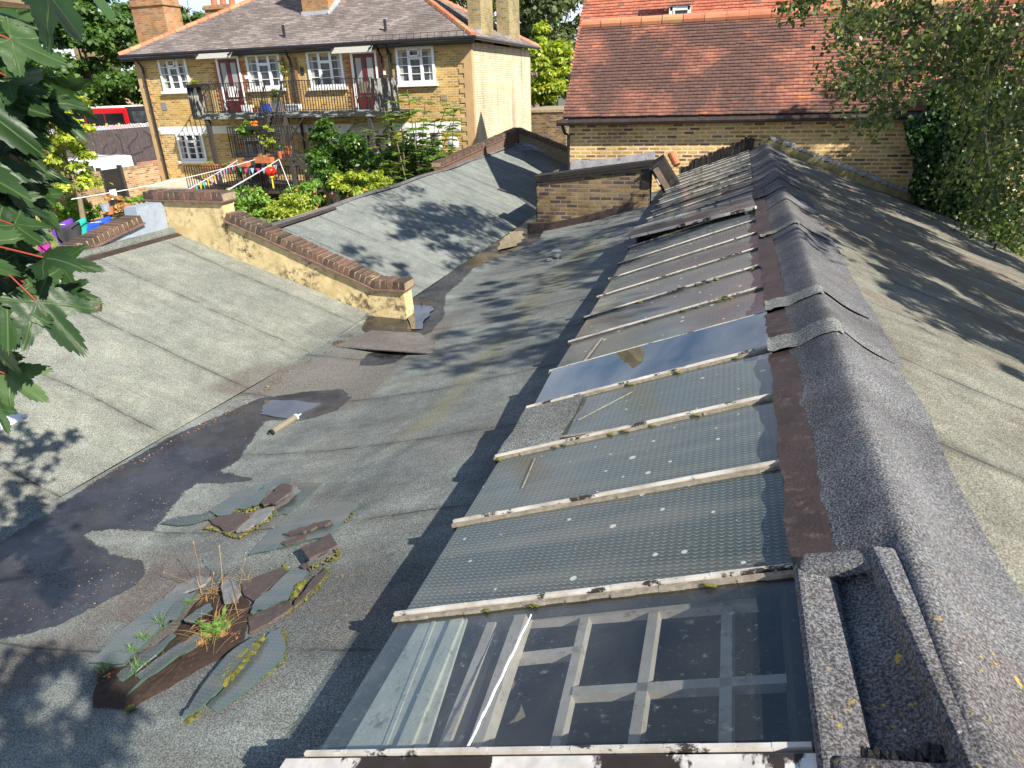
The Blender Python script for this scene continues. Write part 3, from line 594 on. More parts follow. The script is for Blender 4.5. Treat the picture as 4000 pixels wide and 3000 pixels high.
M['felt_lap'] = felt('brown felt lap', (0.165, 0.148, 0.135), (0.125, 0.11, 0.10), lichen=0.2, streak=0.2)
# puddles ---------------------------------------------------------------
M['water'] = glassm('puddle water', (0.018, 0.017, 0.016), 0.01, 1.0); M['water'].node_tree.nodes['Principled BSDF'].inputs['IOR'].default_value = 1.9
def puddle(pts, z=ZG + 0.012):
    P = [at(u, v, Z=z) for u, v in pts]; out = []
    for i in range(len(P)):
        a, b_ = P[i], P[(i + 1) % len(P)]
        for k in range(4):
            q = a.lerp(b_, k / 4); d = 0.02 * math.sin(37 * q.x + 23 * q.y) + 0.012 * math.sin(91 * q.y + 3 * q.x); out.append(Vector((q.x + d, q.y + d * 0.7, z)))
    mb = MB(); c = sum(out, Vector()) / len(out)
    for i in range(len(out)): mb.face([c, out[i], out[(i + 1) % len(out)]])
    return tag(mb.build('puddle_water', M['water']), kind='structure')
puddle([(1030, 1590), (1040, 1562), (1180, 1565), (1345, 1588), (1300, 1615), (1150, 1640), (1020, 1615)])
puddle([(1600, 1285), (1588, 1190), (1650, 1158), (1700, 1165), (1690, 1210), (1665, 1235), (1650, 1285)])
puddle([(1940, 978), (1962, 935), (1995, 905), (2040, 902), (2050, 930), (2015, 960)])

for (pts, mt) in (([(1300, 1352), (1692, 1380), (1700, 1345), (1640, 1300), (1450, 1290)], 'lap'), ([(560, 1900), (700, 1850), (1010, 1885), (1120, 1760), (820, 1700)], None), ([(420, 2420), (700, 2440), (840, 2230), (600, 2200)], 'lap')):
    if mt is None: continue
    P = [onfelt(u, v, .006) for u, v in pts]; mb = MB(); mb.prism(P if (P[1] - P[0]).cross(P[2] - P[0]).z > 0 else P[::-1], (0, 0, 1), .012); mb.build('felt_lap', M['felt_lap'], shop)

# near left outbuilding ---------------------------------------------------
YW = 7.2
side = empty('side_outbuilding', (-5.5, 3, -4), label='single slope outbuilding with pale green felt roof nearest the camera on the left', cat='outbuilding')
def zl1(X, Y):
    xl = xleft(Y); s = np.clip((xl - X) / (xl - XTL), 0, 1); return ZG + (ZTL - ZG) * s + wob(X, Y, .8) * np.minimum(1, 4 * s) + 0.003
def xs1(y):
    u = np.linspace(0, 1, 50); y = 0 if y is None else y; a = float(xleft(y)); return XTL + (a - XTL) * u
sheet('felt_roof', xs1, np.arange(-1.2, YW + 0.02, 0.06), zl1, M['felt_left'], side, {0: (wet, 0.09), 1: (brown, 0.12)})
mb = MB(); mb.box((XTL + 0.0, -1.2, ZTL - 0.02), (XTL + 0.10, YW, ZTL + 0.035)); mb.build('felt_kerb', M['felt_far'], side)
mb = MB(); mb.bar((XTL + 0.16, -1.2, ZTL - 0.047), (XTL + 0.16, YW, ZTL - 0.047), 0.10, 0.006, 0, (0.35, 0, 1)); mb.build('flashing_tape', M['tape'], side)
mb = MB(); mb.box((XTL - 0.2, -1.2, -4), (XTL, YW, ZTL - 0.02)); mb.build('outer_wall', M['garden_brick'], side)
mb = MB(); y = -1.1
while y < 5.45: mb.box((XTL - 0.22, y, ZTL - 0.02), (XTL - 0.01, y + 0.066, ZTL + 0.06 + rnd.uniform(0, .01)), 0, j=.003); y += 0.076
mb.build('edge_bricks', M['coping'], side)

# parapet between the two left roofs ---------------------------------------
par = empty('parapet_wall', (-5.5, YW + .1, -3), label='stained cream rendered parapet wall with dark brick coping stepping down to the gutter', cat='parapet wall')
TH = 0.23; prof = [(-7.42, -1.235), (-6.22, -1.235), (-6.22, -1.475), (-4.12, -2.285), (-3.73, -2.285)]
mb = MB(); top = [Vector((x, YW, z)) for x, z in prof]; bot = [Vector((-3.71, YW, ZG - 0.1)), Vector((-7.42, YW, ZG - 0.3))]
mb.prism((top + bot)[::-1], (0, -1, 0), TH); mb.build('rendered_wall', M['stucco'], par)
def course(mb, p, q, n, w=0.24, h=0.115, d=(0, 1, 0), over=0.02, mi=0):
    p = Vector(p); q = Vector(q); e = (q - p); L = e.length; e.normalize(); d = Vector(d); u = e.cross(d).normalized()
    if u.z < 0: u = -u
    for i in range(n):
        a = i * L / n + 0.006; b_ = (i + 1) * L / n - 0.006; R = Matrix([[e.x, d.x, u.x, p.x], [e.y, d.y, u.y, p.y], [e.z, d.z, u.z, p.z], [0, 0, 0, 1]])
        mb.box((a, -over + rnd.uniform(-.004, .004), 0.02), (b_, w + over + rnd.uniform(-.004, .004), h + rnd.uniform(-.006, .006)), mi, None, R, 0.006, 0.004)
    return R
def coping(parent, p, q, n, d=(0, 1, 0), w=TH):
    mb = MB(); R = course(mb, p, q, n, w, d=d); o = mb.build('coping_brick', M['coping'], parent); o['kind'] = 'stuff' if False else 'part' if False else o.get('kind', '') or None or ''
    if 'kind' in o: del o['kind']
    L = (Vector(q) - Vector(p)).length
    mb = MB(); mb.box((0, -0.008, 0.012), (L, w + 0.008, 0.098), 0, None, R); mb.build('coping_mortar', M['mortar'], parent)
    mb = MB(); m = max(2, int(L / 0.24))
    for i in range(m): mb.box((i * L / m + .003, -0.05 + rnd.uniform(-.004, .004), -0.006), ((i + 1) * L / m - .003, w + 0.05, 0.012 + rnd.uniform(0, .006)), 0, None, R, 0, 0.002)
    mb.build('creasing_tile', M['creasing'], parent)
coping(par, (-7.46, YW, -1.235), (-6.17, YW, -1.235), 15)
coping(par, (-6.21, YW, -1.475), (-4.12, YW, -2.285), 29)
coping(par, (-4.12, YW, -2.285), (-3.69, YW, -2.285), 5)
# painted parapet along the garden edge
par2 = empty('garden_edge_parapet', (-7.3, 6.3, -3), label='short pale blue painted parapet with slanting dark brick coping above the garden', cat='parapet wall')
mb = MB(); mb.prism([Vector((XTL + .012, y, z)) for y, z in ((YW, -1.25), (YW - 0.02, ZTL - .05), (5.2, ZTL - 0.05), (5.42, -1.685), (6.72, -1.46), (6.74, -1.25))], (1, 0, 0), 0.2); mb.build('painted_wall', M['bluewall'], par2)
coping(par2, (XTL + 0.02, 5.38, -1.69), (XTL + 0.02, 6.78, -1.455), 18, d=(-1, 0, 0), w=.2)

# far left outbuilding ------------------------------------------------------
farb = empty('far_outbuilding', (-5.2, 14, -4), label='far outbuilding with grey green felt slope between parapet and brick gable', cat='outbuilding')
YF = 21.5
def zl2(X, Y):
    s = np.clip((-4.04 - X) / (-4.04 - XTF), 0, 1); zt = np.interp(Y, [7, 12, 16, 21.5], [-1.79, -1.74, -1.72, -1.62]); z = ZG + (zt - ZG) * s
    return z + wob(X, Y, .8) * np.minimum(1, 4 * s) + 0.003 + 0.02 * np.sin(1.9 * Y) * s ** 4
sheet('felt_roof', lambda y: XTF + (-4.04 - XTF) * np.linspace(0, 1, 40), np.arange(YW + TH, YF + 0.02, 0.09), zl2, M['felt_far'], farb)
mb = MB(); mb.grid(lambda u, v: (XTF + 0.10 - 0.22 * u, YW + TH + (YF - YW - TH) * v, np.interp(YW + (YF - YW) * v, [7, 12, 16, 21.5], [-1.79, -1.74, -1.72, -1.62]) + 0.035 * math.sin(math.pi * min(1, u * 1.6)) + 0.012 * math.sin(31 * v) - 0.16 * max(0, u - .7)), 8, 90); mb.build('felt_kerb', M['cap'], farb, smooth=True)
mb = MB(); mb.grid(lambda u, v: (XTF + 0.10 + 0.07 * u, YW + TH + 2.6 * v, -1.785 - 0.032 * u + 0.012 + .012 * v * 1.6), 2, 12); mb.build('flashing_tape', M['tape'], farb)
mb = MB(); mb.box((XTF - 0.22, YW + TH, -4), (XTF - 0.1, YF, -1.80)); mb.build('outer_wall', M['garden_brick'], farb)
mb = MB(); z0, z1 = -1.27, -2.2
mb.prism([(-6.6, YF, -4), (-4.0, YF, -4), (-4.0, YF, z1), (-6.45, YF, z0), (-6.6, YF, z0 - .04)], (0, -1, 0), 0.22); mb.build('gable_wall', M['mortar'], farb)
coping(farb, (-6.5, YF, z0), (-3.9, YF, z1 - 0.03), 36)
coping(farb, (XTF - 0.02, 15.0, -1.66), (XTF - 0.02, 21.7, z0), 88, d=(-1, 0, 0), w=.2)
mb = MB(); mb.prism([Vector((XTF - .0, y, z)) for y, z in ((YF, z0), (YF, -1.85), (15.0, -1.85), (15.0, -1.67))], (1, 0, 0), 0.18); mb.build('parapet', M['creasing'], farb)
mb = MB()
for k in range(7):
    a = rnd.uniform(0, 6); c0 = Vector((-6.1 + rnd.uniform(-.3, .5), 20.9 + rnd.uniform(-.4, .2), -1.72)); mb.tube([c0 + Vector((.35 * math.cos(a + t) * (1 + .3 * math.sin(2 * t)), .2 * math.sin(a + t), .03 + .03 * math.sin(3 * t) - .1 * math.cos(a + t))) for t in np.linspace(0, 5, 14)], .008, 4)
tag(mb.build('loose_cable', M['steel']), 'tangled pale wire lying on the head of the far felt roof', 'cable')

# brick stub wall beside the skylight ---------------------------------------
stub = empty('brick_stub_wall', (-2.6, 13, -3), label='dark sooty brick wall with capping standing across the gutter in front of the tiled house', cat='brick wall')
Y1 = 12.9; xa, xb = at(2095, 800, Y=Y1).x, at(2540, 700, Y=Y1).x
tl, tr = at(2095, 700, Y=Y1).z, at(2540, 645, Y=Y1).z
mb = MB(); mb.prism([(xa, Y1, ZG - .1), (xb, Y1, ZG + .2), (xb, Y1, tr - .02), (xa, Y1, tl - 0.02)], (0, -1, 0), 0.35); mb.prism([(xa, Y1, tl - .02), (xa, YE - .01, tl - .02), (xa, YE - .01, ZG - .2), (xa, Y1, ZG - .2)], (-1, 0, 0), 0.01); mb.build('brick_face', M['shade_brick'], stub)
mb = MB(); mb.bar((xa - .03, Y1 + .17, tl + .02), (xb + .02, Y1 + .17, tr + .03), 0.42, 0.075); mb.bar((xa - .05, Y1 + .17, tl - .04), (xb + .02, Y1 + .17, tr - .035), 0.46, 0.03); mb.build('capping', M['bitumen'], stub)
mb = MB(); pts = [onfelt(u, v + 6) for u, v in ((2092, 872), (2180, 862), (2290, 838), (2400, 790), (2480, 750), (2545, 722))]
for i in range(len(pts) - 1):
    a, b_ = pts[i], pts[i + 1]; mb.face([(a.x, Y1 - .02, a.z - .03), (b_.x, Y1 - .02, b_.z - .03), (b_.x, Y1 - .02, b_.z + .14), (a.x, Y1 - .02, a.z + .14)])
    mb.face([(a.x, Y1 - .02, a.z + .14), (b_.x, Y1 - .02, b_.z + .14), (b_.x, Y1 - .001, b_.z + .145), (a.x, Y1 - .001, a.z + .145)])
mb.build('upstand', M['tape'], stub)
mb = MB(); mb.box((xb - .16, Y1 - .012, tr - .42), (xb, Y1 - .004, tr - .05), j=.01); mb.build('tar_patch', M['bitumen'], stub)
# ---------------------------------------------------------------- ground
GZ = -4.0
mb = MB(); mb.face([(-400, -300, GZ - .02), (400, -300, GZ - .02), (400, 500, GZ - .02), (-400, 500, GZ - .02)]); tag(mb.build('ground', paint('earth', (0.12, 0.11, 0.08), 0.95, 0.4, 0.5, 0)), kind='structure')
mb = MB(); mb.grid(lambda u, v: (-22 + 15 * u, 2 + 20.4 * v, GZ + .02 * math.sin(9 * u + 5 * v)), 20, 20); tag(mb.build('lawn', M['grass']), kind='structure')
mb = MB(); mb.face([(-70, 36, -3.5), (-24, 36, -3.5), (-24, 56, -3.5), (-70, 56, -3.5)]); tag(mb.build('road', M['asphalt']), kind='structure')
mb = MB(); mb.face([(-31, 5, GZ + .01), (-22.4, 5, GZ + .01), (-22.4, 33, GZ + .01), (-31, 33, GZ + .01)]); mb.face([(-16, 30, GZ + .01), (5, 30, GZ + .01), (5, 70, GZ + .01), (-16, 70, GZ + .01)]); tag(mb.build('car_park', M['asphalt']), kind='structure')

# ---------------------------------------------------------------- tiled roof builder
def tiled(name, mat, parent, o, ux, uv_, W_, L_, gx, gy, th, shift=None, jit=0.006, clip=None):
    """courses of single tiles: o = lower left corner, ux along the eave, uv_ up the slope"""
    o = np.array(o, float); ux = _n(np.array(ux, float)); uy = _n(np.array(uv_, float)); n = np.cross(ux, uy); n = n if n[2] > 0 else -n
    rows = int(L_ / gy); cols = int(W_ / gx) + 1; V = []; Fq = []; R = []
    for r in range(rows):
        off = (gx / 2) * (r % 2); sx = 0.03 * math.sin(r * 0.31); rowj = nr.uniform(-jit, jit)
        for c in range(-1, cols):
            x0 = c * gx + off + .002; x1 = x0 + gx - .004; x0 = max(x0, 0); x1 = min(x1, W_)
            if x1 - x0 < 0.02: continue
            if clip and not clip((x0 + x1) / 2, (r + .5) * gy): continue
            dz = nr.uniform(0, jit * 1.3); y0 = r * gy + nr.uniform(-jit, jit) + rowj; y1 = y0 + gy * 1.06
            a = o + ux * x0 + uy * y0 + n * (th + dz); b_ = o + ux * x1 + uy * y0 + n * (th + dz + nr.uniform(-.002, .002)); c_ = o + ux * x1 + uy * y1; d = o + ux * x0 + uy * y1
            a2 = a - n * (th + dz) ; b2 = b_ - n * (th + dz); i = len(V); V += [a, b_, c_, d, a2, b2]; Fq += [(i, i + 1, i + 2, i + 3), (i + 4, i + 5, i + 1, i)]; q = nr.rand(); R += [q, q]
    return np_mesh(name, np.array(V), np.array(Fq), mat, parent, np.array(R))
def tilemat(name, stops, dark, dscale, lo, hi, rough=0.85, lich=0.3):
    b = NB(name); c = b.ramp(b.attr('rnd'), stops); n = b.noise(dscale, 7, 0.62, dist=.4)
    c = b.mix(b.ramp(n, [(lo, 0.0), (hi, 0.82)]), c, dark)
    c = b.mix(1.0, c, b.ramp(b.noise(11, 6, .7), [(.3, .7), (.7, 1.2)]), 'MULTIPLY')
    c = b.mix(b.ramp(b.noise(30, 4, .7), [(.66, 0.0), (.72, lich)]), c, (0.45, 0.42, 0.36)); b.bump(b.noise(30, 4), .3, .006); return b.fin(c, rough, 0.25)
M['red_tile'] = tilemat('weathered red clay tile', [(0.0, (0.30, 0.12, 0.085)), (0.5, (0.37, 0.155, 0.11)), (0.93, (0.44, 0.19, 0.125)), (0.985, (0.58, 0.20, 0.09)), (1.0, (0.16, 0.12, 0.11))], (0.085, 0.06, 0.055), 0.62, 0.40, 0.56)
M['red_tile2'] = tilemat('bright red clay tile', [(0.0, (0.42, 0.13, 0.085)), (0.9, (0.55, 0.20, 0.12)), (1.0, (0.17, 0.11, 0.10))], (0.25, 0.10, 0.08), 0.4, 0.6, 0.85)
M['slate_tile'] = tilemat('brown grey roof tile', [(0.0, (0.17, 0.145, 0.135)), (0.6, (0.245, 0.21, 0.195)), (1.0, (0.33, 0.29, 0.27))], (0.14, 0.115, 0.108), 0.5, 0.45, 0.7, lich=0.5)

# ---------------------------------------------------------------- tiled house (right)
th = empty('tiled_house', (2, 17, -4), label='red clay tiled house of yellow stock brick closing the far end of the workshop', cat='house')
XL, XRt = -3.30, 9.0
mb = MB(); mb.box((XL, YE, -4), (XRt, YE + 5.5, -0.62)); mb.build('wall', M['wall_brick'], th)
ez, ey, rz_, ry = -0.60, YE - 0.16, 1.24, 16.5
tiled('lower_roof', M['red_tile'], th, (XL - 0.12, ey, ez), (1, 0, 0), (0, ry - ey, rz_ - ez), XRt - XL + .1, math.hypot(ry - ey, rz_ - ez), 0.165, 0.088, 0.018)
mb = MB(); mb.face([(XL - .1, ey + .02, ez - .03), (XRt, ey + .02, ez - .03), (XRt, ry, rz_ - .03), (XL - .1, ry, rz_ - .03)]); mb.face([(XL - .1, ry, rz_ - .03), (XRt, ry, rz_ - .03), (XRt, ry + .1, rz_ - .1), (XL - .1, ry + .1, rz_ - .1)]); mb.face([(XL - .1, ey + .02, ez - .03), (XL - .1, ry, rz_ - .03), (XL - .1, ry, ez - .1)]); mb.build('roof_deck', M['dwood'], th)
mb = MB(); x = XL - .1
while x < 7.5:
    mb.tube([(x, ry, rz_ + .0 + rnd.uniform(-.004, .006)), (x + .43, ry, rz_ + rnd.uniform(-.004, .006))], .115, 12); x += .445
mb.build('ridge_tile', M['ridge_tile'], th)
mb = MB(); mb.tube([(XL - .22, ey - .06, ez - .10), (XRt, ey - .06, ez - .06)], .062, 10); mb.box((XL, ey + .02, ez - .13), (XRt, ey + .06, ez - .02)); mb.build('gutter', M['tape'], th)
dp = at(2222, 470, Y=YE - .05); mb = MB(); mb.tube([(XL - .12, ey - .05, ez - .12), (XL - .08, YE - .06, ez - .32), (XL + .0, YE - .07, ez - .36), (XL + .0, YE - .07, -2.2)], .034, 8); mb.build('downpipe', M['blackpipe'], th)
# upstand bands where the workshop meets the wall
mb = MB(); pf = [(2228, 628), (2400, 618), (2520, 596), (2560, 590)]; pts = [at(u, v, Y=YE - .02) for u, v in pf]
for i in range(3):
    a, b_ = pts[i], pts[i + 1]; mb.face([(a.x, YE - .02, a.z - .45), (b_.x, YE - .02, b_.z - .45), (b_.x, YE - .02, b_.z + rnd.uniform(-.01, .01)), (a.x, YE - .02, a.z)])
mb.build('silver_upstand', M['leadwall'], th)
mb = MB()
for k in range(40):
    t0, t1 = k / 40, (k + 1) / 40; f = lambda t: (XB + .1 + 1.38 * t, ZB + .10 + .56 * t); (xa_, za_), (xb_, zb_) = f(t0), f(t1); h0 = .05 + .08 * abs(math.sin(k * 1.3)) * (t0 > .1) + rnd.uniform(0, .05); mb.box((xa_, YE - .025, za_ - .12), (xb_ + .01, YE - .004, za_ + h0), 0, j=.012)
tag(mb.build('tar_line', M['bitumen'], th))
# raised verge of the right slope against the wall
mb = MB(); n = 30
for i in range(n):
    x0 = 0.62 + (4.2 - .62) * i / n; x1 = 0.62 + (4.2 - .62) * (i + 1) / n; f = lambda x: -1.03 - (x - .62) * 0.385
    mb.box((x0, YE - .16, f((x0 + x1) / 2) - .14), (x1, YE - .03, f((x0 + x1) / 2) + .02 + rnd.uniform(-.01, .01)), 0, j=.006)
mb.build('verge_stones', paint('mossy verge', (0.34, 0.29, 0.14), .95, .5, 9, .8), th)
mb = MB()
for i in range(40):
    x0 = 0.8 + 3.0 * i / 40; mb.box((x0, YE - .10, -1.02 - (x0 - .62) * .385), (x0 + .09, YE - .01, -.98 - (x0 - .62) * .385 + rnd.uniform(0, .05)), 0, j=.02)
mb.build('broken_mortar', M['leadwall'], th)
# upper roof
uo = at(2228, 285, Y=18.3); up_ = empty('upper_tiled_house', (0, 20, -4), label='taller red tiled roof rising behind the ridge of the tiled house with a small dormer', cat='house')
tiled('upper_roof', M['red_tile2'], up_, (uo.x, 18.3, uo.z), (1, 0, 0), (0, 2.6, 2.9), 12, 3.9, 0.17, 0.10, 0.018)
mb = MB(); mb.box((uo.x + .12, 18.5, -4), (uo.x + 12, 24, uo.z - .02)); mb.face([(uo.x + .05, 18.35, uo.z - .04), (uo.x + 12, 18.35, uo.z - .04), (uo.x + 12, 20.95, uo.z + 2.86), (uo.x + .05, 20.95, uo.z + 2.86)]); mb.build('wall', M['wall_brick'], up_)
mb = MB(); mb.box((uo.x - .05, 18.2, uo.z - .12), (uo.x + 12, 18.32, uo.z - .02)); mb.build('gutter', M['tape'], up_)
da, db = at(2617, 60, Y=18.6), at(2698, 0, Y=18.6)
mb = MB(); mb.box((da.x, 18.6, 0.9), (db.x, 20, da.z + .38)); dm = mb.build('dormer', M['red_tile2'], up_)
mb = MB(); z1 = da.z + .17
for (x0, x1, a, b_) in ((da.x - .02, da.x + .06, .9, z1), (db.x - .05, db.x + .02, .9, z1), (da.x, db.x, z1 - .08, z1 + .02), (da.x + .08, da.x + .12, .9, z1 - .08)): mb.box((x0, 18.52, a), (x1, 18.6, b_))
mb.build('window_frame', M['white'], dm)
mb = MB(); mb.box((da.x + .1, 18.55, .9), (db.x - .05, 18.58, z1 - .08)); mb.build('window_pane', M['win'], dm)
tiled('dormer_roof', M['red_tile'], dm, (da.x - .1, 18.5, z1 + .02), (1, 0, 0), (0, 1, 1.2), db.x - da.x + .2, 1.0, .15, .09, .018)

# ---------------------------------------------------------------- terrace of flats
YH = 22.5; HX0, HX1, HY1 = -22.1, -8.33, 29.7; EZ = 1.42
fl = empty('brick_flats', (-15, 26, -4), label='two storey yellow brick flats with white windows and a hipped brown roof', cat='apartment building')
def hx(u, v): return at(u, v, Y=YH)
mb = MB()
mb.box((HX0, YH, -4), (HX1, HY1, EZ)); body = mb.build('wall', [M['house_brick']], fl)
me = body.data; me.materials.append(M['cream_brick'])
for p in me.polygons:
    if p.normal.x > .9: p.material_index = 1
mb = MB(); mb.box((HX0 - .02, YH - .025, EZ - .22), (HX1 + .003, YH - .001, EZ + .05)); mb.box((HX0 - .02, YH - .028, -4), (HX0 + .38, YH - .0015, EZ - .22))
for i in range(18): mb.box((HX0 + .38, YH - .027, -4 + i * .3), (HX0 + .47, YH - .002, -3.85 + i * .3))
mb.build('rendered_corner', M['buff'], fl)
mb = MB(); mb.box((HX1 - .26, YH - .028, -4), (HX1 + .028, YH + .003, EZ - .22)); mb.box((HX1 + .001, YH + .004, -4), (HX1 + .027, YH + .16, EZ))
for i in range(18):
    z = -4 + i * .30; mb.box((HX1 - .44, YH - .027, z), (HX1 - .26, YH - .002, z + .15))
mb.build('quoin', M['buff'], fl)
mb = MB(); mb.box((HX0 + .39, YH - .02, -1.27), (HX1 - .5, YH - .001, -1.0)); mb.build('white_band', M['band'], fl)
# roof
RI = 3.6; ztop = EZ + .18 + RI * .53
def hipface(a, b_, c_, d): return [Vector(a), Vector(b_), Vector(c_), Vector(d)]
x0, x1, y0, y1, ze = HX0 - .3, HX1 + .25, YH - .35, HY1 + .3, EZ + .14
hw = (y1 - y0) / 2; zt = ze + hw * .53; A, B, C_, D_ = (x0, y0, ze), (x1, y0, ze), (x1, y1, ze), (x0, y1, ze); E_, F_ = (x0 + hw, y0 + hw, zt), (x1 - hw, y0 + hw, zt)
mb = MB()
for q in ([A, B, F_, E_], [C_, D_, E_, F_], [B, C_, F_], [D_, A, E_]): mb.face([(p[0], p[1], p[2] - .03) for p in q])
mb.face([(x0, y0, ze - .03), (x0, y1, ze - .03), (x1, y1, ze - .03), (x1, y0, ze - .03)]); rf = mb.build('roof', M['dwood'], fl)
SL = math.hypot(1, .53)
tiled('roof_tiles', M['slate_tile'], rf, A, (1, 0, 0), (0, 1, .53), x1 - x0, hw * SL, .26, .135, .022, clip=lambda x, y: x > y / SL and (x1 - x0 - x) > y / SL)
tiled('roof_tiles', M['slate_tile'], rf, B, (0, 1, 0), (-1, 0, .53), y1 - y0, hw * SL, .26, .135, .022, clip=lambda x, y: x > y / SL and (y1 - y0 - x) > y / SL)
def hipline(a, b_, n):
    a, b_ = Vector(a), Vector(b_); mb = MB()
    for i in range(n): mb.tube([a.lerp(b_, i / n), a.lerp(b_, (i + .96) / n)], [.12, .105], 8)
    mb.build('hip_tile', M['ridge_tile'], rf)
hipline(A, E_, 13); hipline(B, F_, 13); hipline(C_, F_, 13)
# gutter
mb = MB(); mb.tube([(x0, y0 - .05, ze - .05), (x1 + .05, y0 - .05, ze - .05)], .07, 10); mb.tube([(x1 + .05, y0 - .05, ze - .05), (x1 + .05, y1, ze - .05)], .06, 10); mb.box((x0, y0, ze - .17), (x1, y0 + .04, ze - .02)); mb.build('gutter', M['blackpipe'], fl)
mb = MB(); mb.box((x0 + .04, y0 + .05, ze - .2), (x1 - .05, YH - .03, ze - .17)); mb.build('soffit', M['dwood'], fl)
mb = MB()   # wire guard on the gutter edge
for k in range(15): x = -11.9 + k * .25; mb.bar((x, y0 - .04, ze - .02), (x, y0 - .01, ze + .16), .012)
mb.bar((-11.9, y0 - .01, ze + .16), (-8.4, y0 - .01, ze + .16), .014); mb.build('gutter_guard', M['tape'], fl)
# pipes
def pipe(u, v0, v1, Yp=YH - .09, r=.045, bend=True):
    a, b_ = at(u[0], v0, Y=Yp), at(u[1], v1, Y=Yp); x = (a.x + b_.x) / 2 if True else a.x; mb = MB()
    pts = [(x + .02, y0 - .02, ze - .1), (x, Yp, ze - .42), (x, Yp, b_.z)] if bend else [(x, Yp, a.z), (x, Yp, b_.z)]
    mb.tube(pts, r, 8)
    for z in np.arange(b_.z, pts[-2][2], .9): mb.tube([(x, Yp, z), (x, Yp, z + .06)], r * 1.35, 8)
    mb.build('drainpipe', M['blackpipe'], fl)
pipe((557, 650), 240, 700); pipe((1125, 1160), 190, 420); pipe((1485, 1492), 160, 340); pipe((1515, 1530), 150, 330, r=.06)
mb = MB(); a = at(1170, 450, Y=YH - .09); mb.tube([a, (a.x, a.y, -3)], .05, 8); mb.build('drainpipe', M['blackpipe'], fl)
mb = MB()
for (u, v) in ((1112, 150), (1507, 130)):
    a = at(u, v, Y=YH + .25); mb.tube([a + Vector((0, 0, -.2)), a + Vector((0, 0, .42))], .05, 8)
mb.build('soil_vent', M['blackpipe'], fl)
# windows
def window(px, fr, lights=3, open_top=True, name='window'):
    (u0, v0, u1, v1) = px; a, b_ = hx(u0, v0), hx(u1, v1); X0, X1, Z1, Z0 = a.x, b_.x, a.z, b_.z; fw = .065; y = YH - .012
    mb = MB(); mb.box((X0, YH - .004, Z0), (X1, YH - .002, Z1)); w_ = mb.build(name, M['win'], fl)
    mb = MB(); W_ = X1 - X0; H = Z1 - Z0
    mb.box((X0 - .02, y - .05, Z0 - .03), (X0 + fw, y + .01, Z1 + .02)); mb.box((X1 - fw, y - .05, Z0 - .03), (X1 + .02, y + .01, Z1 + .02)); mb.box((X0 + fw, y - .05, Z0 - .03), (X1 - fw, y + .01, Z0 + fw)); mb.box((X0 + fw, y - .05, Z1 - fw), (X1 - fw, y + .01, Z1 + .02))
    m1, m2 = X0 + W_ * .335, X0 + W_ * .665
    for m in (m1, m2): mb.box((m - .05, y - .045, Z0 + fw), (m + .05, y + .008, Z1 - fw))
    zm = Z0 + H * .70; mb.box((m1 + .05, y - .044, zm - .045), (m2 - .05, y + .007, zm + .045))
    for (p, q, zz) in ((X0 + fw, m1 - .05, [.27, .5, .73]), (m2 + .05, X1 - fw, [.27, .5, .73]), (m1 + .05, m2 - .05, [.25, .47])):
        for f in zz: mb.box((p, y - .03, Z0 + H * f - .011), (q, y + .006, Z0 + H * f + .011))
    mb.build('frame', M['white'], w_)
    if open_top:
        mb = MB(); q = [(m1 + .03, zm + .03), (m2 - .03, zm + .03), (m2 - .03, Z1 - .05), (m1 + .03, Z1 - .05)]; R = Matrix.Translation((0, y - .05, Z1 - .05)) @ Matrix.Rotation(math.radians(-14), 4, 'X')
        h = Z1 - .05 - zm - .02; ww = (m1 + .03, m2 - .03)
        for (a0, c0, a1, c1) in ((ww[0], -h, ww[0] + .05, 0), (ww[1] - .05, -h, ww[1], 0), (ww[0], -h, ww[1], -h + .05), (ww[0], -.05, ww[1], 0)): mb.box((a0, -.03, c0), (a1, 0, c1), 0, None, R)
        mb.build('opened_top_light', M['white'], w_)
    mb = MB(); mb.box((X0 - .1, YH - .13, Z0 - .12), (X1 + .1, YH - .002, Z0 - .03)); mb.build('sill', M['band'], w_)
    mb = MB(); 
    for (p, q) in ((X0 + fw + .01, X0 + fw + .13), (X1 - fw - .15, X1 - fw - .01)): mb = MB(); mb.box((p, YH - .0065, Z0 + .05), (q, YH - .0045, Z1 - .06)); mb.build('curtain', M['curtain'], w_)
    return w_
for i, px in enumerate([(617, 230, 750, 350), (960, 215, 1110, 340), (1198, 203, 1350, 335), (1547, 188, 1702, 320), (690, 522, 812, 625), (1247, 516, 1382, 618), (1582, 512, 1727, 612)]): window(px, 0, open_top=i in (0, 3))
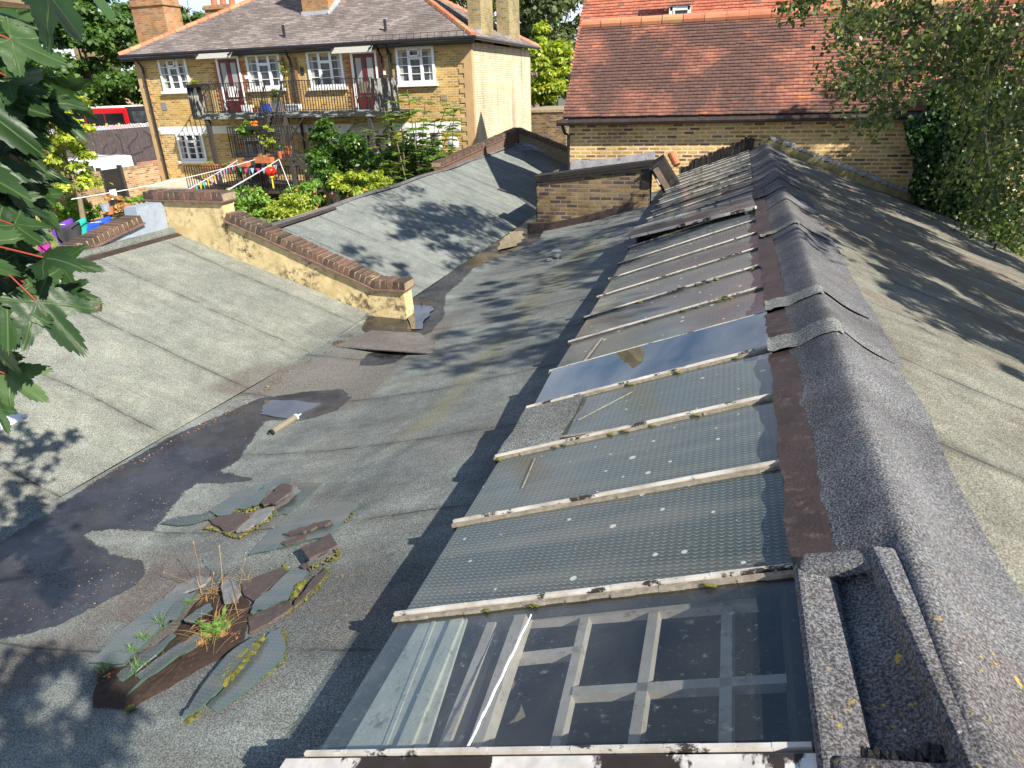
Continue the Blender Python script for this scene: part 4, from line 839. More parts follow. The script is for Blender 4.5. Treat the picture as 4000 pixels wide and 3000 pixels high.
# doors
def door(px, canopy, low=False):
    (u0, v0, u1, v1) = px; a = hx(u0, v0); X0 = a.x; Z1 = a.z; X1 = X0 + 1.0; Z0 = Z1 - 1.98
    mb = MB(); y = YH - .01
    mb.box((X0, y - .05, Z0), (X0 + .09, y + .008, Z1)); mb.box((X1 - .07, y - .05, Z0), (X1, y + .008, Z1)); mb.box((X0 + .09, y - .05, Z1 - .09), (X1 - .07, y + .008, Z1)); mb.box((X0 - .03, y - .2, Z0 - .05), (X1 + .05, y, Z0)); d = mb.build('door_frame', M['white'], fl)
    mb = MB(); mb.box((X0 + .09, y - .02, Z0), (X1 - .07, y + .005, Z1 - .09)); mb.box((X0 + .42, y - .035, Z0 + .1), (X0 + .56, y - .018, Z1 - .14)); mb.box((X0 + .14, y - .03, Z0 + .1), (X0 + .4, y - .019, Z0 + .65)); mb.box((X0 + .58, y - .03, Z0 + .1), (X0 + .86, y - .019, Z0 + .65)); dl = mb.build('door_leaf', M['maroon'], d)
    mb = MB()
    for s in (.17, .60): mb.box((X0 + s, y - .026, Z0 + .82), (X0 + s + .22, y - .0195, Z1 - .22))
    mb.box((X0 + .36, y - .04, Z0 + .72), (X0 + .62, y - .034, Z0 + .77)); mb.build('door_glass', M['frost'], d)
    for (sx, dr) in ((X0, -1), (X1, 1)):
        mb = MB(); z = Z0; k = 0
        while z < Z1:
            ln = .24 if k % 2 else .14; q = (sx - ln, sx - .01) if dr < 0 else (sx + .01, sx + ln); mb.box((q[0], y - .014, z + .005), (q[1], y + .008, z + .068)); z += .075; k += 1
        mb.build('brick_dressing', M['orange_brick'], d)
    mb = MB(); mb.box((X1 + .14, y - .04, Z0 + 1.2), (X1 + .3, y, Z0 + 1.32)); mb.build('bell_box', M['white'], d)
    if canopy:
        mb = MB(); cx0, cx1 = X0 - .38, X1 + .12
        mb.grid(lambda u, v: (cx0 + (cx1 - cx0) * u, YH - .02 - .6 * v, Z1 + .26 - .34 * v ** 2.2), 6, 10); mb.build('canopy', M['canopy'], d, smooth=True)
        mb = MB()
        for x in (cx0 + .03, cx1 - .03): mb.bar((x, YH - .02, Z1 + .24), (x, YH - .7, Z1 + .0), .03, .05); mb.bar((x, YH - .03, Z1 - .05), (x, YH - .03, Z1 + .3), .05, .05)
        mb.build('canopy_bracket', M['black'], d)
b = NB('frosted canopy sheet'); b.fin((0.62, 0.60, 0.54), .4, .5); t_ = b.n('ShaderNodeBsdfTranslucent'); t_.inputs[0].default_value = (.6, .6, .55, 1); m_ = b.n('ShaderNodeMixShader'); m_.inputs[0].default_value = .45; b.l(b.b.outputs[0], m_.inputs[1]); b.l(t_.outputs[0], m_.inputs[2]); b.l(m_.outputs[0], b.out.inputs[0]); M['canopy'] = b.m
door((842, 222, 935, 440), True); door((1368, 200, 1445, 425), True); door((948, 540, 0, 0), False); door((1425, 515, 0, 0), True)
# chimneys
def chimney(x0, x1, y0, y1, z0, z1, mat, bands=True, pots=0, name='chimney', parent=None):
    mb = MB(); mb.box((x0, y0, z0), (x1, y1, z1)); c = mb.build(name, mat, parent or fl)
    if bands:
        mb = MB()
        for (o, a, h) in ((.05, z1 - .42, .08), (.06, z1 - .10, .10), (.02, z1, .06)): mb.box((x0 - o, y0 - o, a), (x1 + o, y1 + o, a + h))
        mb.build('corbel', mat, c)
    for k in range(pots):
        mb = MB(); x = x0 + (x1 - x0) * (k + .5) / pots; mb.tube([(x, (y0 + y1) / 2, z1), (x, (y0 + y1) / 2, z1 + .75)], [.13, .10], 10); mb.tube([(x, (y0 + y1) / 2, z1 + .7), (x, (y0 + y1) / 2, z1 + .78)], .13, 10); mb.build('chimney_pot', M['terra'], c)
    return c
chimney(-22.75, -21.2, 23.6, 24.5, -3, 3.72, M['chim_orange'])
chimney(-8.82, -8.36, 23.7, 25.0, -3, 5.2, M['chim_brick'], False); chimney(-8.85, -8.36, 26.9, 28.3, -3, 4.4, M['chim_brick'], True)
mb = MB()
for (ya, yb) in ((23.7, 25.0), (26.9, 28.3)): mb.box((-8.9, ya - .04, ze + .0), (-8.84, yb, ze + .35), j=.01); mb.box((-8.9, ya - .03, ze - .0), (-8.35, ya - .004, ze + .28), j=.01)
mb.build('chimney_flashing', M['lead'], fl)
mcm = chimney(-15.55, -14.45, 24.3, 25.1, 2.0, 5.0, M['chim_orange'], False)
mb = MB(); mb.box((-15.6, 24.24, 2.45), (-14.4, 24.298, 2.80), j=.01); mb.bar((-14.42, 24.2, 2.6), (-14.42, 25.1, 3.2), .05, .25); mb.build('lead_apron', M['lead'], mcm)
ca = at(808, 45, D=33); c3 = chimney(ca.x - .1, ca.x + 1.2, ca.y, ca.y + .8, 1, ca.z + .15, M['chim_orange'], True, 3)
mb = MB(); p = at(1500, 300, Y=YH)
a = hx(640, 415); mb.box((a.x - .1, YH - .02, a.z - .14), (a.x + .14, YH - .001, a.z + .14)); mb.build('wall_plaque', M['steel'], fl)
mb = MB(); a = hx(1180, 278); mb.box((a.x - .06, YH - .03, a.z - .12), (a.x + .07, YH - .001, a.z + .13)); mb.build('wall_vent', M['black'], fl)
mb = MB(); a = hx(1735, 380); mb.box((a.x - .12, YH - .02, a.z - .08), (a.x + .12, YH - .001, a.z + .08)); mb.build('wall_plate', M['mortar'], fl)
# satellite dish and boiler flue (things on the wall)
a = at(1770, 560, Y=YH - .35); ds = empty('satellite_dish', a, label='grey satellite dish low on the brick wall right of the ferny tree', cat='satellite dish')
mb = MB(); mb.grid(lambda u, v: a + Vector((.21 * v * math.cos(2 * math.pi * u), -.06 + .08 * v * v - .1 * v * math.sin(2 * math.pi * u) * .2, .24 * v * math.sin(2 * math.pi * u))), 20, 5); mb.build('dish', M['band'], ds, smooth=True)
mb = MB(); mb.bar(a, a + Vector((0, .35, -.1)), .04); mb.build('bracket', M['steel'], ds); mb = MB(); mb.bar(a + Vector((0, -.05, -.3)), a + Vector((0, -.3, -.12)), .02); mb.build('feed_arm', M['steel'], ds)
a = at(1218, 508, Y=YH - .12); fx = empty('wall_heater_box', a, label='cream vent box fixed under the balcony beside the black drainpipe', cat='vent box'); mb = MB(); mb.box((a.x - .17, a.y, a.z - .16), (a.x + .12, YH - .002, a.z + .16)); mb.build('casing', M['band'], fx)
mb = MB(); mb.tube([(a.x - .03, a.y - .01, a.z), (a.x - .03, a.y - .05, a.z)], .08, 12); mb.build('vent_disc', M['dwood'], fx)

# ---------------------------------------------------------------- balcony
YB = 21.3
bal = empty('balcony', (-14.5, YB + .5, -4), label='black iron balcony on timber posts across the front of the brick flats', cat='balcony')
BX0, BX1, BZ = -18.85, -10.5, -.55
M['flaky'] = None
def flaky(name, c1, c2, lo, sc_):
    b = NB(name); n = b.noise(2.2, 9, .7, b.map(b.pos(), sc_)); b.bump(n, .4, .005); return b.fin(b.mix(b.ramp(n, [(lo, 0.0), (lo + .04, 1.0)]), c1, c2), .75, .3)
M['flaky'] = flaky('flaking black boards', (0.02, 0.02, 0.022), (0.42, 0.40, 0.36), .54, (3, 3, .8)); M['fascia'] = flaky('flaking fascia', (0.03, 0.032, 0.033), (0.28, 0.31, 0.29), .52, (1, 1, 4))
mb = MB(); mb.box((BX0, YB, BZ - .05), (BX1, YH - .03, BZ)); 
for k in range(9): mb.box((BX0 + .2 + k * 1.0, YB + .03, BZ - .16), (BX0 + .28 + k * 1.0, YH - .03, BZ - .05))
mb.build('deck', M['dwood'], bal)
mb = MB(); mb.box((BX0, YB - .03, BZ - .17), (BX1, YB - .001, BZ + .04)); mb.build('fascia_beam', M['fascia'], bal)
def railing(parent, p, q, h, gap=.105, r=.016):
    p, q = Vector(p), Vector(q); L = (q - p).length; n = int(L / gap); mb = MB()
    mb.bar(p + Vector((0, 0, h)), q + Vector((0, 0, h)), .035, .025); mb.bar(p + Vector((0, 0, .08)), q + Vector((0, 0, .08)), .03, .02)
    for k in range(n + 1): a = p.lerp(q, k / n); mb.bar(a + Vector((0, 0, .0)), a + Vector((0, 0, h)), r * 1.3)
    return mb.build('railing', M['black'], parent)
railing(bal, (BX0 + .6, YB, BZ), (-15.55, YB, BZ), 1.0); railing(bal, (-14.9, YB, BZ), (BX1 - .9, YB, BZ), 1.0); railing(bal, (BX0, YB, BZ), (BX0, YH - .05, BZ), 1.0, .12)
mb = MB()
for k in range(6): mb.box((BX0 + k * .105, YB - .04, BZ - .02), (BX0 + k * .105 + .098, YB - .015, BZ + 1.0), j=.004)
mb.build('end_panel', M['flaky'], bal)
mb = MB()
for k in range(9): mb.box((BX1 - .92 + k * .105, YB - .04, BZ - .02), (BX1 - .92 + k * .105 + .1, YB - .015, BZ + .97), j=.004)
mb.build('end_panel', M['flaky'], bal)
for x in (-18.3, -14.95, -11.65): mb = MB(); mb.box((x - .07, YB + .0, -4), (x + .07, YB + .14, BZ - .05)); mb.build('post', M['dwood'], bal)
mb = MB(); mb.bar((-14.9, YB, BZ - .9), (-14.2, YB, BZ - .17), .05); mb.build('brace', M['dwood'], bal)

# stairs and landing in front
st = empty('garden_staircase', (-14.5, 20, -4), label='black timber and iron garden staircase with a mid landing full of planters', cat='staircase')
LZ = -1.85; la, lb = -15.9, -13.5; YL0, YL1 = 19.4, 20.6
mb = MB(); mb.box((la, YL0, LZ - .1), (lb, YL1, LZ)); mb.build('landing', M['dwood'], st)
for (x, y) in ((la + .1, YL0), (lb - .15, YL0), (la + .1, YL1 - .1), (lb - .15, YL1 - .1)): mb = MB(); mb.box((x - .055, y, -4), (x + .055, y + .11, LZ - .1)); mb.build('post', M['dwood'], st)
for k in range(8):
    mb = MB(); t = k / 8; mb.box((-15.5, YL1 + t * .75 - .02, LZ + (BZ - LZ) * (k + 1) / 9 - .02), (-14.9, YL1 + t * .75 + .16, LZ + (BZ - LZ) * (k + 1) / 9 + .02)); mb.build('tread', M['dwood'], st)
for x in (-15.55, -14.87):
    mb = MB(); mb.bar((x, YL1, LZ + .02), (x, YB + .05, BZ - .03), .05, .2); mb.build('stringer', M['dwood'], st)
    mb = MB(); mb.bar((x, YL1 - .1, LZ + .95), (x, YB + .05, BZ + 1.0), .035)
    for k in range(8): t = k / 7; mb.bar((x, YL1 - .1 + t * .8, LZ + .1 + t * 1.25), (x, YL1 - .1 + t * .8, LZ + .95 + t * 1.3), .018)
    mb.build('stair_rail', M['black'], st)
for k in range(11):
    t = (k + .5) / 11; x = lb + t * 1.9; z = LZ - t * 1.9; mb = MB(); mb.box((x, YL0 + .15, z - .02), (x + .24, YL0 + 1.0, z + .02)); mb.build('tread', M['wood'] if False else M['dwood'], st)
for y in (YL0 + .1, YL0 + 1.05):
    mb = MB(); mb.bar((lb, y, LZ - .05), (lb + 2.0, y, LZ - 2.05), .05, .22); mb.build('stringer', M['dwood'], st)
    mb = MB(); mb.bar((lb, y, LZ + .95), (lb + 2.0, y, LZ - 1.05), .035)
    for k in range(13): t = k / 12; mb.bar((lb + 2 * t, y, LZ - 2 * t), (lb + 2 * t, y, LZ + .95 - 2 * t), .018)
    mb.build('stair_rail', M['black'], st)
railing(st, (la, YL0, LZ), (lb, YL0, LZ), .95); railing(st, (la, YL0, LZ), (la, YL1, LZ), .95)
mb = MB()
for k in range(6): mb.bar((la + .3 + .0, YL0 - .02, LZ + .15 + k * .14), (lb - .6, YL0 - .02, LZ + .15 + k * .14), .02)
mb.build('wire_shelf', M['black'], st)
# lower deck below with railings
ld = empty('lower_deck', (-16, 20.5, -4), label='dark lower deck with black railing in the shade under the staircase', cat='deck')
mb = MB(); mb.box((-18.2, 19.6, -3.05), (-13.2, 22.3, -2.95)); mb.build('deck_boards', M['dwood'], ld); railing(ld, (-18.2, 19.6, -2.95), (-13.3, 19.6, -2.95), .8)
mb = MB(); mb.box((-18.2, 20.8, -3.9), (-13.2, 20.85, -3.05)); mb.build('skirt', M['bitumen'], ld)
# ---------------------------------------------------------------- foliage tools
def leaf_mesh(name, P, N, size, mat, parent, asp=0.6, fold=0.15):
    """one kite shaped leaf per point: P centres, N normals"""
    n = len(P); N = N / np.maximum(np.linalg.norm(N, axis=1, keepdims=True), 1e-6)
    r = nr.normal(size=(n, 3)); a = np.cross(N, r); a /= np.maximum(np.linalg.norm(a, axis=1, keepdims=True), 1e-6); c = np.cross(N, a)
    s = (size * nr.uniform(.65, 1.3, n))[:, None]
    V = np.empty((n, 4, 3)); V[:, 0] = P - a * s * .5; V[:, 1] = P + c * s * asp * .5 + N * s * fold; V[:, 2] = P + a * s * .5; V[:, 3] = P - c * s * asp * .5 + N * s * fold
    return np_mesh(name, V.reshape(-1, 3), np.arange(4 * n).reshape(-1, 4), mat, parent)
def crown_pts(c, rad, nblob, nleaf, br=.28, flat=.8, up=.45, low=None):
    """clumps spread through an ellipsoid; leaves sit on the outside of each clump"""
    c = np.array(c, float); rad = np.array(rad, float); B = []
    while len(B) < nblob:
        q = nr.uniform(-1, 1, 3); d = np.linalg.norm(q)
        if d < 1 and d > nr.rand() * .75: B.append(c + q * rad * .86)
    B = np.array(B); bi = nr.randint(0, nblob, nleaf); d = nr.normal(size=(nleaf, 3)); d /= np.linalg.norm(d, axis=1, keepdims=True); d[:, 2] = np.where(d[:, 2] < -.2, -d[:, 2], d[:, 2])
    R = (rad.mean() * br * nr.uniform(.45, 1.35, nblob))[bi][:, None] * (nr.uniform(.35, 1.15, (nleaf, 1)) ** .7 + (nr.rand(nleaf, 1) < .12) * nr.rand(nleaf, 1) * .7); P = B[bi] + d * R * np.array([1, 1, flat])
    N = d + nr.normal(size=(nleaf, 3)) * .7 + np.array([0, 0, up]); return P, N, B
def tree(name, label, base, c, rad, nblob, nleaf, size, mat, cat='tree', group=None, trunk=.2, asp=.7, br=.28, stems=None, wood='wood'):
    base = Vector(base); t = empty(name, base, label=label, cat=cat, group=group); P, N, B = crown_pts(c, rad, nblob, nleaf, br)
    leaf_mesh('crown' if trunk > .04 else 'foliage', P, N, size, mat, t, asp)
    mb = MB(); cc = Vector(c)
    if stems is None:
        mb.tube([base, base.lerp(cc, .45) + Vector((.1, .05, 0)) * rad[0], cc + Vector((0, 0, rad[2] * .3))], [trunk, trunk * .7, trunk * .2], 8)
        for b_ in B[:14]: mb.tube([base.lerp(cc, .5), (base.lerp(cc, .6) + Vector(b_)) / 2 + Vector((0, 0, .1 * rad[2])), Vector(b_)], [trunk * .4, trunk * .2, trunk * .05], 5)
    else:
        for b_ in B[:stems]: mb.tube([base + Vector((rnd.uniform(-.1, .1), rnd.uniform(-.1, .1), 0)), (base + Vector(b_)) / 2 + Vector((rnd.uniform(-.1, .1), 0, .05)), Vector(b_)], [trunk, trunk * .7, trunk * .3], 5)
    mb.build('trunk' if trunk > .04 else 'stem', M[wood], t); return t
M['leaf_dark'] = leafm('plane leaves', [(0, (0.035, 0.085, 0.018)), (.6, (0.075, 0.15, 0.03)), (1, (0.14, 0.22, 0.05))])
M['leaf_mid'] = leafm('bay leaves', [(0, (0.03, 0.075, 0.012)), (.6, (0.06, 0.14, 0.02)), (1, (0.18, 0.27, 0.05))], rough=.3)
M['leaf_yel'] = leafm('yellow green leaves', [(0, (0.16, 0.24, 0.03)), (.6, (0.34, 0.42, 0.05)), (1, (0.50, 0.50, 0.06))])
M['leaf_lime'] = leafm('fresh green leaves', [(0, (0.07, 0.16, 0.02)), (.6, (0.16, 0.30, 0.04)), (1, (0.28, 0.42, 0.07))])
M['leaf_olive'] = leafm('olive green leaves', [(0, (0.05, 0.07, 0.025)), (.6, (0.09, 0.12, 0.04)), (1, (0.17, 0.20, 0.08))])
M['leaf_ivy'] = leafm('ivy leaves', [(0, (0.012, 0.04, 0.008)), (.7, (0.03, 0.085, 0.014)), (1, (0.08, 0.17, 0.03))], rough=.35)
M['leaf_birch'] = leafm('birch leaves', [(0, (0.03, 0.055, 0.014)), (.5, (0.07, 0.115, 0.026)), (.9, (0.20, 0.26, 0.08)), (1, (0.38, 0.36, 0.10))], rough=.4, trans=.3, spec=.4)
M['flower_o'] = by_rnd('orange petals', [(0, (.7, .18, .02)), (1, (.8, .30, .03))], .6, .1, 5, 0)
M['flower_p'] = by_rnd('pale petals', [(0, (.75, .62, .48)), (1, (.85, .78, .68))], .6, .1, 5, 0)
M['flower_r'] = by_rnd('red petals', [(0, (.6, .06, .05)), (1, (.75, .15, .2))], .6, .1, 5, 0)
M['dry'] = leafm('dry stalks', [(0, (.35, .19, .07)), (1, (.55, .36, .16))])

# trees behind
def px(u, v, d): return at(u, v, D=d)
def big(name, label, u, v, d, rad, nb, nl, size, mat, **k):
    c = px(u, v, d); tree(name, label, (c.x, c.y, GZ), c, rad, nb, nl, size, M[mat], **k)
big('plane_tree', 'broad dark green tree left of the flats, behind the red bus', 330, 240, 68, (7.5, 5.5, 6.0), 130, 26000, .42, 'leaf_dark', trunk=.35, br=.17)
big('plane_tree', 'small dark tree top showing between the tall orange chimney and the hip of the flats', 735, 95, 60, (2.4, 2.4, 2.4), 18, 3000, .34, 'leaf_dark', trunk=.2)
big('plane_tree', 'far dark tree beyond the chimney stacks right of the flats', 1780, 10, 58, (3.8, 4, 3.2), 40, 7000, .36, 'leaf_olive', trunk=.25)
big('lime_tree', 'tall olive tree with drooping twigs in the gap between flats and tiled house', 2150, 130, 46, (2.6, 3, 5.2), 60, 14000, .28, 'leaf_olive', trunk=.3)
big('lime_tree', 'olive green tree standing furthest left in the gap beside the flats', 2080, 60, 60, (2.6, 3, 4.4), 50, 9000, .3, 'leaf_dark', trunk=.3)
big('young_tree', 'yellow green leafy tree in the gap just right of the flats', 2125, 290, 38, (1.15, 1.5, 2.6), 34, 6500, .24, 'leaf_yel', trunk=.12)
big('conifer', 'feathery yellow green tree in front of the dark hoarding and the red bus', 230, 560, 26, (1.3, 1.3, 1.9), 40, 6000, .16, 'leaf_yel', trunk=.1, br=.22)
big('plane_tree', 'dark tree far left partly hiding a brick house', 60, 400, 60, (4, 4, 3.2), 40, 6000, .4, 'leaf_dark', trunk=.2)

# distant houses on the left
hb = px(150, 200, 85); fh = empty('distant_chimney_house', (hb.x, hb.y, GZ), label='distant house showing only a brick chimney with red pots above the big tree', cat='house')
mb = MB(); cz = px(190, 40, 85); mb.box((cz.x - 6, cz.y, GZ), (cz.x + 4, cz.y + 8, cz.z - 7)); mb.build('wall', M['garden_brick'], fh)
mb = MB(); mb.prism([(cz.x - 6.3, cz.y - .3, cz.z - 7), (cz.x + 4.3, cz.y - .3, cz.z - 7), (cz.x + 4.3, cz.y + 4, cz.z - 4.2), (cz.x - 6.3, cz.y + 4, cz.z - 4.2)], (0, -.6, .8), .1); mb.build('roof', M['slate'], fh)
cc_ = chimney(cz.x - 1.6, cz.x + 1.4, cz.y + 3, cz.y + 4.2, cz.z - 7, cz.z + .6, M['chim_brick'], True, 0, 'chimney', fh)
for k in range(6): mb = MB(); x = cz.x - 1.45 + k * .38; mb.tube([(x, cz.y + 3.4, cz.z + .55), (x, cz.y + 3.4, cz.z + 1.35)], [.17, .14], 8); mb.build('chimney_pot', M['terra'], fh)
lb_ = px(20, 260, 52); lh = empty('left_brick_house', (lb_.x, lb_.y, GZ), label='brick house with white window at the left edge behind the maple leaves', cat='house')
a, b_ = px(-200, 190, 52), px(-20, 400, 52)
mb = MB(); mb.box((a.x - 4, a.y, GZ), (b_.x, a.y + 3, a.z)); mb.build('wall', M['garden_brick'], lh)
mb = MB(); mb.prism([(a.x - 4.3, a.y - .3, a.z), (b_.x + .2, a.y - .3, a.z), (b_.x + .2, a.y + 4, a.z + 2.5), (a.x - 4.3, a.y + 4, a.z + 2.5)], (0, -.6, .8), .1); mb.build('roof', M['slate'], lh)
for (u, v) in ((-30, 205), (-30, 330)):
    p = at(u, v, Y=a.y - .05); mb = MB(); mb.box((p.x - .7, a.y - .06, p.z - .8), (p.x + .7, a.y - .01, p.z + .7)); wn = mb.build('window', M['white'], lh); mb = MB(); mb.box((p.x - .58, a.y - .09, p.z - .6), (p.x - .04, a.y - .065, p.z + .6)); mb.box((p.x + .04, a.y - .09, p.z - .6), (p.x + .58, a.y - .065, p.z + .6)); mb.build('pane', M['win'], wn)

# hoarding with spikes, red wall
hd = empty('timber_hoarding', (-31, 28, -4), label='dark timber hoarding with white spiked strip on top behind the white van', cat='fence')
M['hoard'] = paint('dark boards', (0.085, 0.066, 0.066), .8, .4, 2.5, .3, dirt=(0.13, 0.11, 0.11))
for k in range(9):
    mb = MB(); y0_ = 13 + k * 2.1; mb.box((-31.05, y0_, -3.1), (-31, y0_ + 2.08, -1.36 + .03 * (k % 2))); 
    for j in range(9): mb.box((-31, y0_ + .02 + j * .23, -3.1), (-30.985, y0_ + .235 + j * .23, -1.38), j=.002)
    mb.build('hoarding_panel', M['hoard'], hd)
mb = MB()
for k in range(190):
    y0_ = 13 + k * .1; 
    for s_ in (-1, 1): mb.bar((-31, y0_, -1.36), (-31 + .05 * s_, y0_ + .10 * s_, -1.16 + rnd.uniform(-.03, .03)), .014)
mb.build('spike_strip', M['white'], hd)
# faded loops on the boards
M['faded'] = paint('faded scrawl', (0.045, 0.035, 0.038), .8, .2, 5, 0)
def scrawl(pts, w_=.07):
    mb = MB(); pts = [at(u, v, X=-30.97) for u, v in pts]
    for i in range(len(pts) - 1): mb.bar(pts[i], pts[i + 1], .004, w_, 0, (0, 0, 1))
    mb.build('painted_loop', M['faded'], hd)
scrawl([(420, 560), (405, 580), (405, 605), (425, 610), (450, 595), (455, 580)]); scrawl([(450, 520), (470, 545), (480, 590), (490, 610), (520, 605), (560, 590)]); scrawl([(510, 590), (500, 575), (515, 555), (530, 540), (540, 520)]); scrawl([(560, 510), (590, 530), (590, 570), (560, 580)])
rw = empty('red_brick_wall', (-31, 29, -4), label='low red brick wall carrying the dark hoarding behind the van', cat='brick wall')
mb = MB(); mb.box((-31.1, 12, -4), (-30.9, 33, -3.12)); mb.build('brickwork', M['red_brick'], rw)

# garden wall and gate
gw = empty('garden_wall', (-22.3, 18, -4), label='yellow stock brick garden wall between lawn and parked van', cat='brick wall')
mb = MB(); mb.box((-22.42, 8, -4), (-22.2, 19.72, -2.45)); mb.box((-22.42, 20.75, -4), (-22.2, 22.5, -2.42)); mb.build('brickwork', M['garden_brick'], gw)
mb = MB(); y_ = 8
while y_ < 22.45:
    if not 19.65 < y_ < 20.75: mb.box((-22.44, y_, -2.45), (-22.18, y_ + .066, -2.36 + rnd.uniform(-.01, .01)), j=.003)
    y_ += .076
mb.build('wall_coping', by_rnd('light coping brick', [(0, (.25, .17, .10)), (1, (.42, .32, .18))]), gw)
gt = empty('garden_gate', (-22.3, 20.2, -4), label='black gate with white notice in the garden wall', cat='gate')
mb = MB(); mb.box((-22.32, 19.75, -3.9), (-22.27, 20.72, -2.35)); mb.build('gate_leaf', M['black'], gt)
mb = MB(); mb.box((-22.38, 19.72, -3.95), (-22.2, 19.80, -2.25)); mb.build('gate_post', M['dwood'], gt); mb = MB(); mb.box((-22.38, 20.66, -3.95), (-22.2, 20.76, -2.25)); mb.build('gate_post', M['dwood'], gt)
mb = MB(); a = at(442, 760, X=-22.25); mb.box((-22.265, a.y - .12, a.z - .18), (-22.255, a.y + .18, a.z + .18)); mb.build('notice', M['white'], gt)
lt = empty('lean_to_roof', (-21, 22, -4), label='pale flat lean-to roof at the foot of the flats by the garden wall', cat='shed')
mb = MB(); q = [at(530, 770, Z=-3.2), at(640, 735, Z=-3.0), at(705, 740, Z=-3.0), at(880, 790, Z=-3.2)]; mb.prism([(-21.6, 21.0, -3.1), (-18.9, 21.0, -3.1), (-18.9, 22.45, -2.95), (-21.6, 22.45, -2.95)], (0, -.1, 1), .1); mb.build('roof_sheet', paint('pale roof sheet', (.55, .48, .38), .8, .3, 2, .2), lt)
mb = MB(); mb.box((-21.5, 21.05, -4), (-18.95, 22.4, -3.22)); mb.build('wall', M['garden_brick'], lt)

# ---------------------------------------------------------------- vehicles
M['redpaint'] = paint('red coachwork', (0.55, 0.012, 0.02), .3, .05, 1, 0); M['bluead'] = paint('blue advert', (0.05, 0.25, 0.60), .4, .05, 1, 0); M['glossblack'] = paint('gloss black', (0.012, 0.013, 0.015), .15, .05, 1, 0)
M['vanpaint'] = paint('white van paint', (0.80, 0.81, 0.84), .25, .04, 1, 0); M['navy'] = paint('dark blue car paint', (0.03, 0.04, 0.08), .2, .05, 1, 0); M['rubber'] = paint('tyre', (.02, .02, .02), .8, .1, 5, 0); M['yellow'] = paint('yellow seat', (.7, .6, .03), .5, .1, 5, 0)
def veh_shell(prof, half, M4, name, mat, parent, inset=.12, beltz=None):
    """side profile (y, z) lofted across the width with a tumblehome above the belt"""
    mb = MB(); n = len(prof)
    def x(z): return half - (inset * max(0, (z - beltz)) / .9 if beltz is not None else 0)
    L = [M4 @ Vector((-x(z), y, z)) for y, z in prof]; R = [M4 @ Vector((x(z), y, z)) for y, z in prof]
    for i in range(n):
        k = (i + 1) % n; mb.face([L[i], L[k], R[k], R[i]])
    mb.face(L[::-1]); mb.face(R); return mb.build(name, mat, parent)
def quad(M4, pts, mat, name, parent, off=None):
    mb = MB(); mb.face([M4 @ Vector(p) for p in pts]); return mb.build(name, mat, parent)
def wheel(M4, x, y, r, parent, w_=.2):
    mb = MB(); s = 1 if x > 0 else -1
    for nm, rr, mt, a in (('tyre', r, 'rubber', 0), ('rim', r * .62, 'steel', .012)):
        mb = MB(); n = 20; c = [M4 @ Vector((x + s * a, y + rr * math.cos(2 * math.pi * k / n), r + rr * math.sin(2 * math.pi * k / n))) for k in range(n)]; d = [M4 @ Vector((x - s * w_, y + rr * math.cos(2 * math.pi * k / n), r + rr * math.sin(2 * math.pi * k / n))) for k in range(n)]
        mb.face(c if s > 0 else c[::-1]); 
        for k in range(n): mb.face([c[k], d[k], d[(k + 1) % n], c[(k + 1) % n]])
        o = mb.build('wheel' if nm == 'tyre' else nm, M[mt], parent if nm == 'tyre' else wh); wh = o
def place(x, y, z, rz): return Matrix.Translation((x, y, z)) @ Matrix.Rotation(rz, 4, 'Z')
# van, heading -Y
vm = place(-25.95, 22.2, -4.0, math.pi); vn = empty('parked_van', (-25.95, 22.2, -4), label='white panel van parked beyond the garden wall in front of the dark hoarding', cat='van')
vp = [(-2.15, .3), (2.1, .3), (2.15, .75), (1.95, .98), (1.2, 1.12), (.55, 1.66), (.1, 1.80), (-1.6, 1.84), (-2.0, 1.76), (-2.15, 1.2)]
veh_shell(vp, .9, vm, 'body', M['vanpaint'], vn, .1, 1.0)
quad(vm, [(-.74, 1.18, 1.145), (.74, 1.18, 1.145), (.70, .60, 1.635), (-.70, .60, 1.635)], M['win'], 'windscreen', vn)
for s in (-1, 1):
    xx = lambda z: s * (.9 - .1 * (z - 1) / .9 + .006)
    quad(vm, [(xx(1.08), 1.02, 1.08), (xx(1.08), .1, 1.08), (xx(1.58), .15, 1.58), (xx(1.58), .55, 1.58)], M['win'], 'side_window', vn)
    for y in (1.35, -1.35): wheel(vm, s * .9, y, .31, vn)
    mb = MB(); mb.box((s * .92 - .04, .75, 1.02), (s * .92 + .12, .9, 1.18), M=vm); mb.build('wing_mirror', M['glossblack'], vn)
mb = MB(); mb.bar(vm @ Vector((.6, .1, 1.86)), vm @ Vector((.6, -1.6, 1.88)), .03); mb.bar(vm @ Vector((-.6, .1, 1.86)), vm @ Vector((-.6, -1.6, 1.88)), .03); mb.build('roof_rail', M['steel'], vn)
mb = MB(); mb.box((-.91, -1.9, .95), (-.895, -1.1, 1.03), M=vm); mb.build('side_vent', M['glossblack'], vn)
# bus, heading -X
br_ = px(492, 412, 62); bz0 = br_.z - 2.95; hd_ = math.atan2(-.12, -1.0)
bm_ = Matrix.Translation((br_.x, br_.y, bz0)) @ Matrix.Rotation(hd_ - math.pi / 2, 4, 'Z')   # local +Y = heading, origin = rear near corner
bs = empty('single_decker_bus', (br_.x, br_.y, bz0), label='red single deck bus with blue advert panel and number 37 on its black rear', cat='bus')
W2 = 2.5
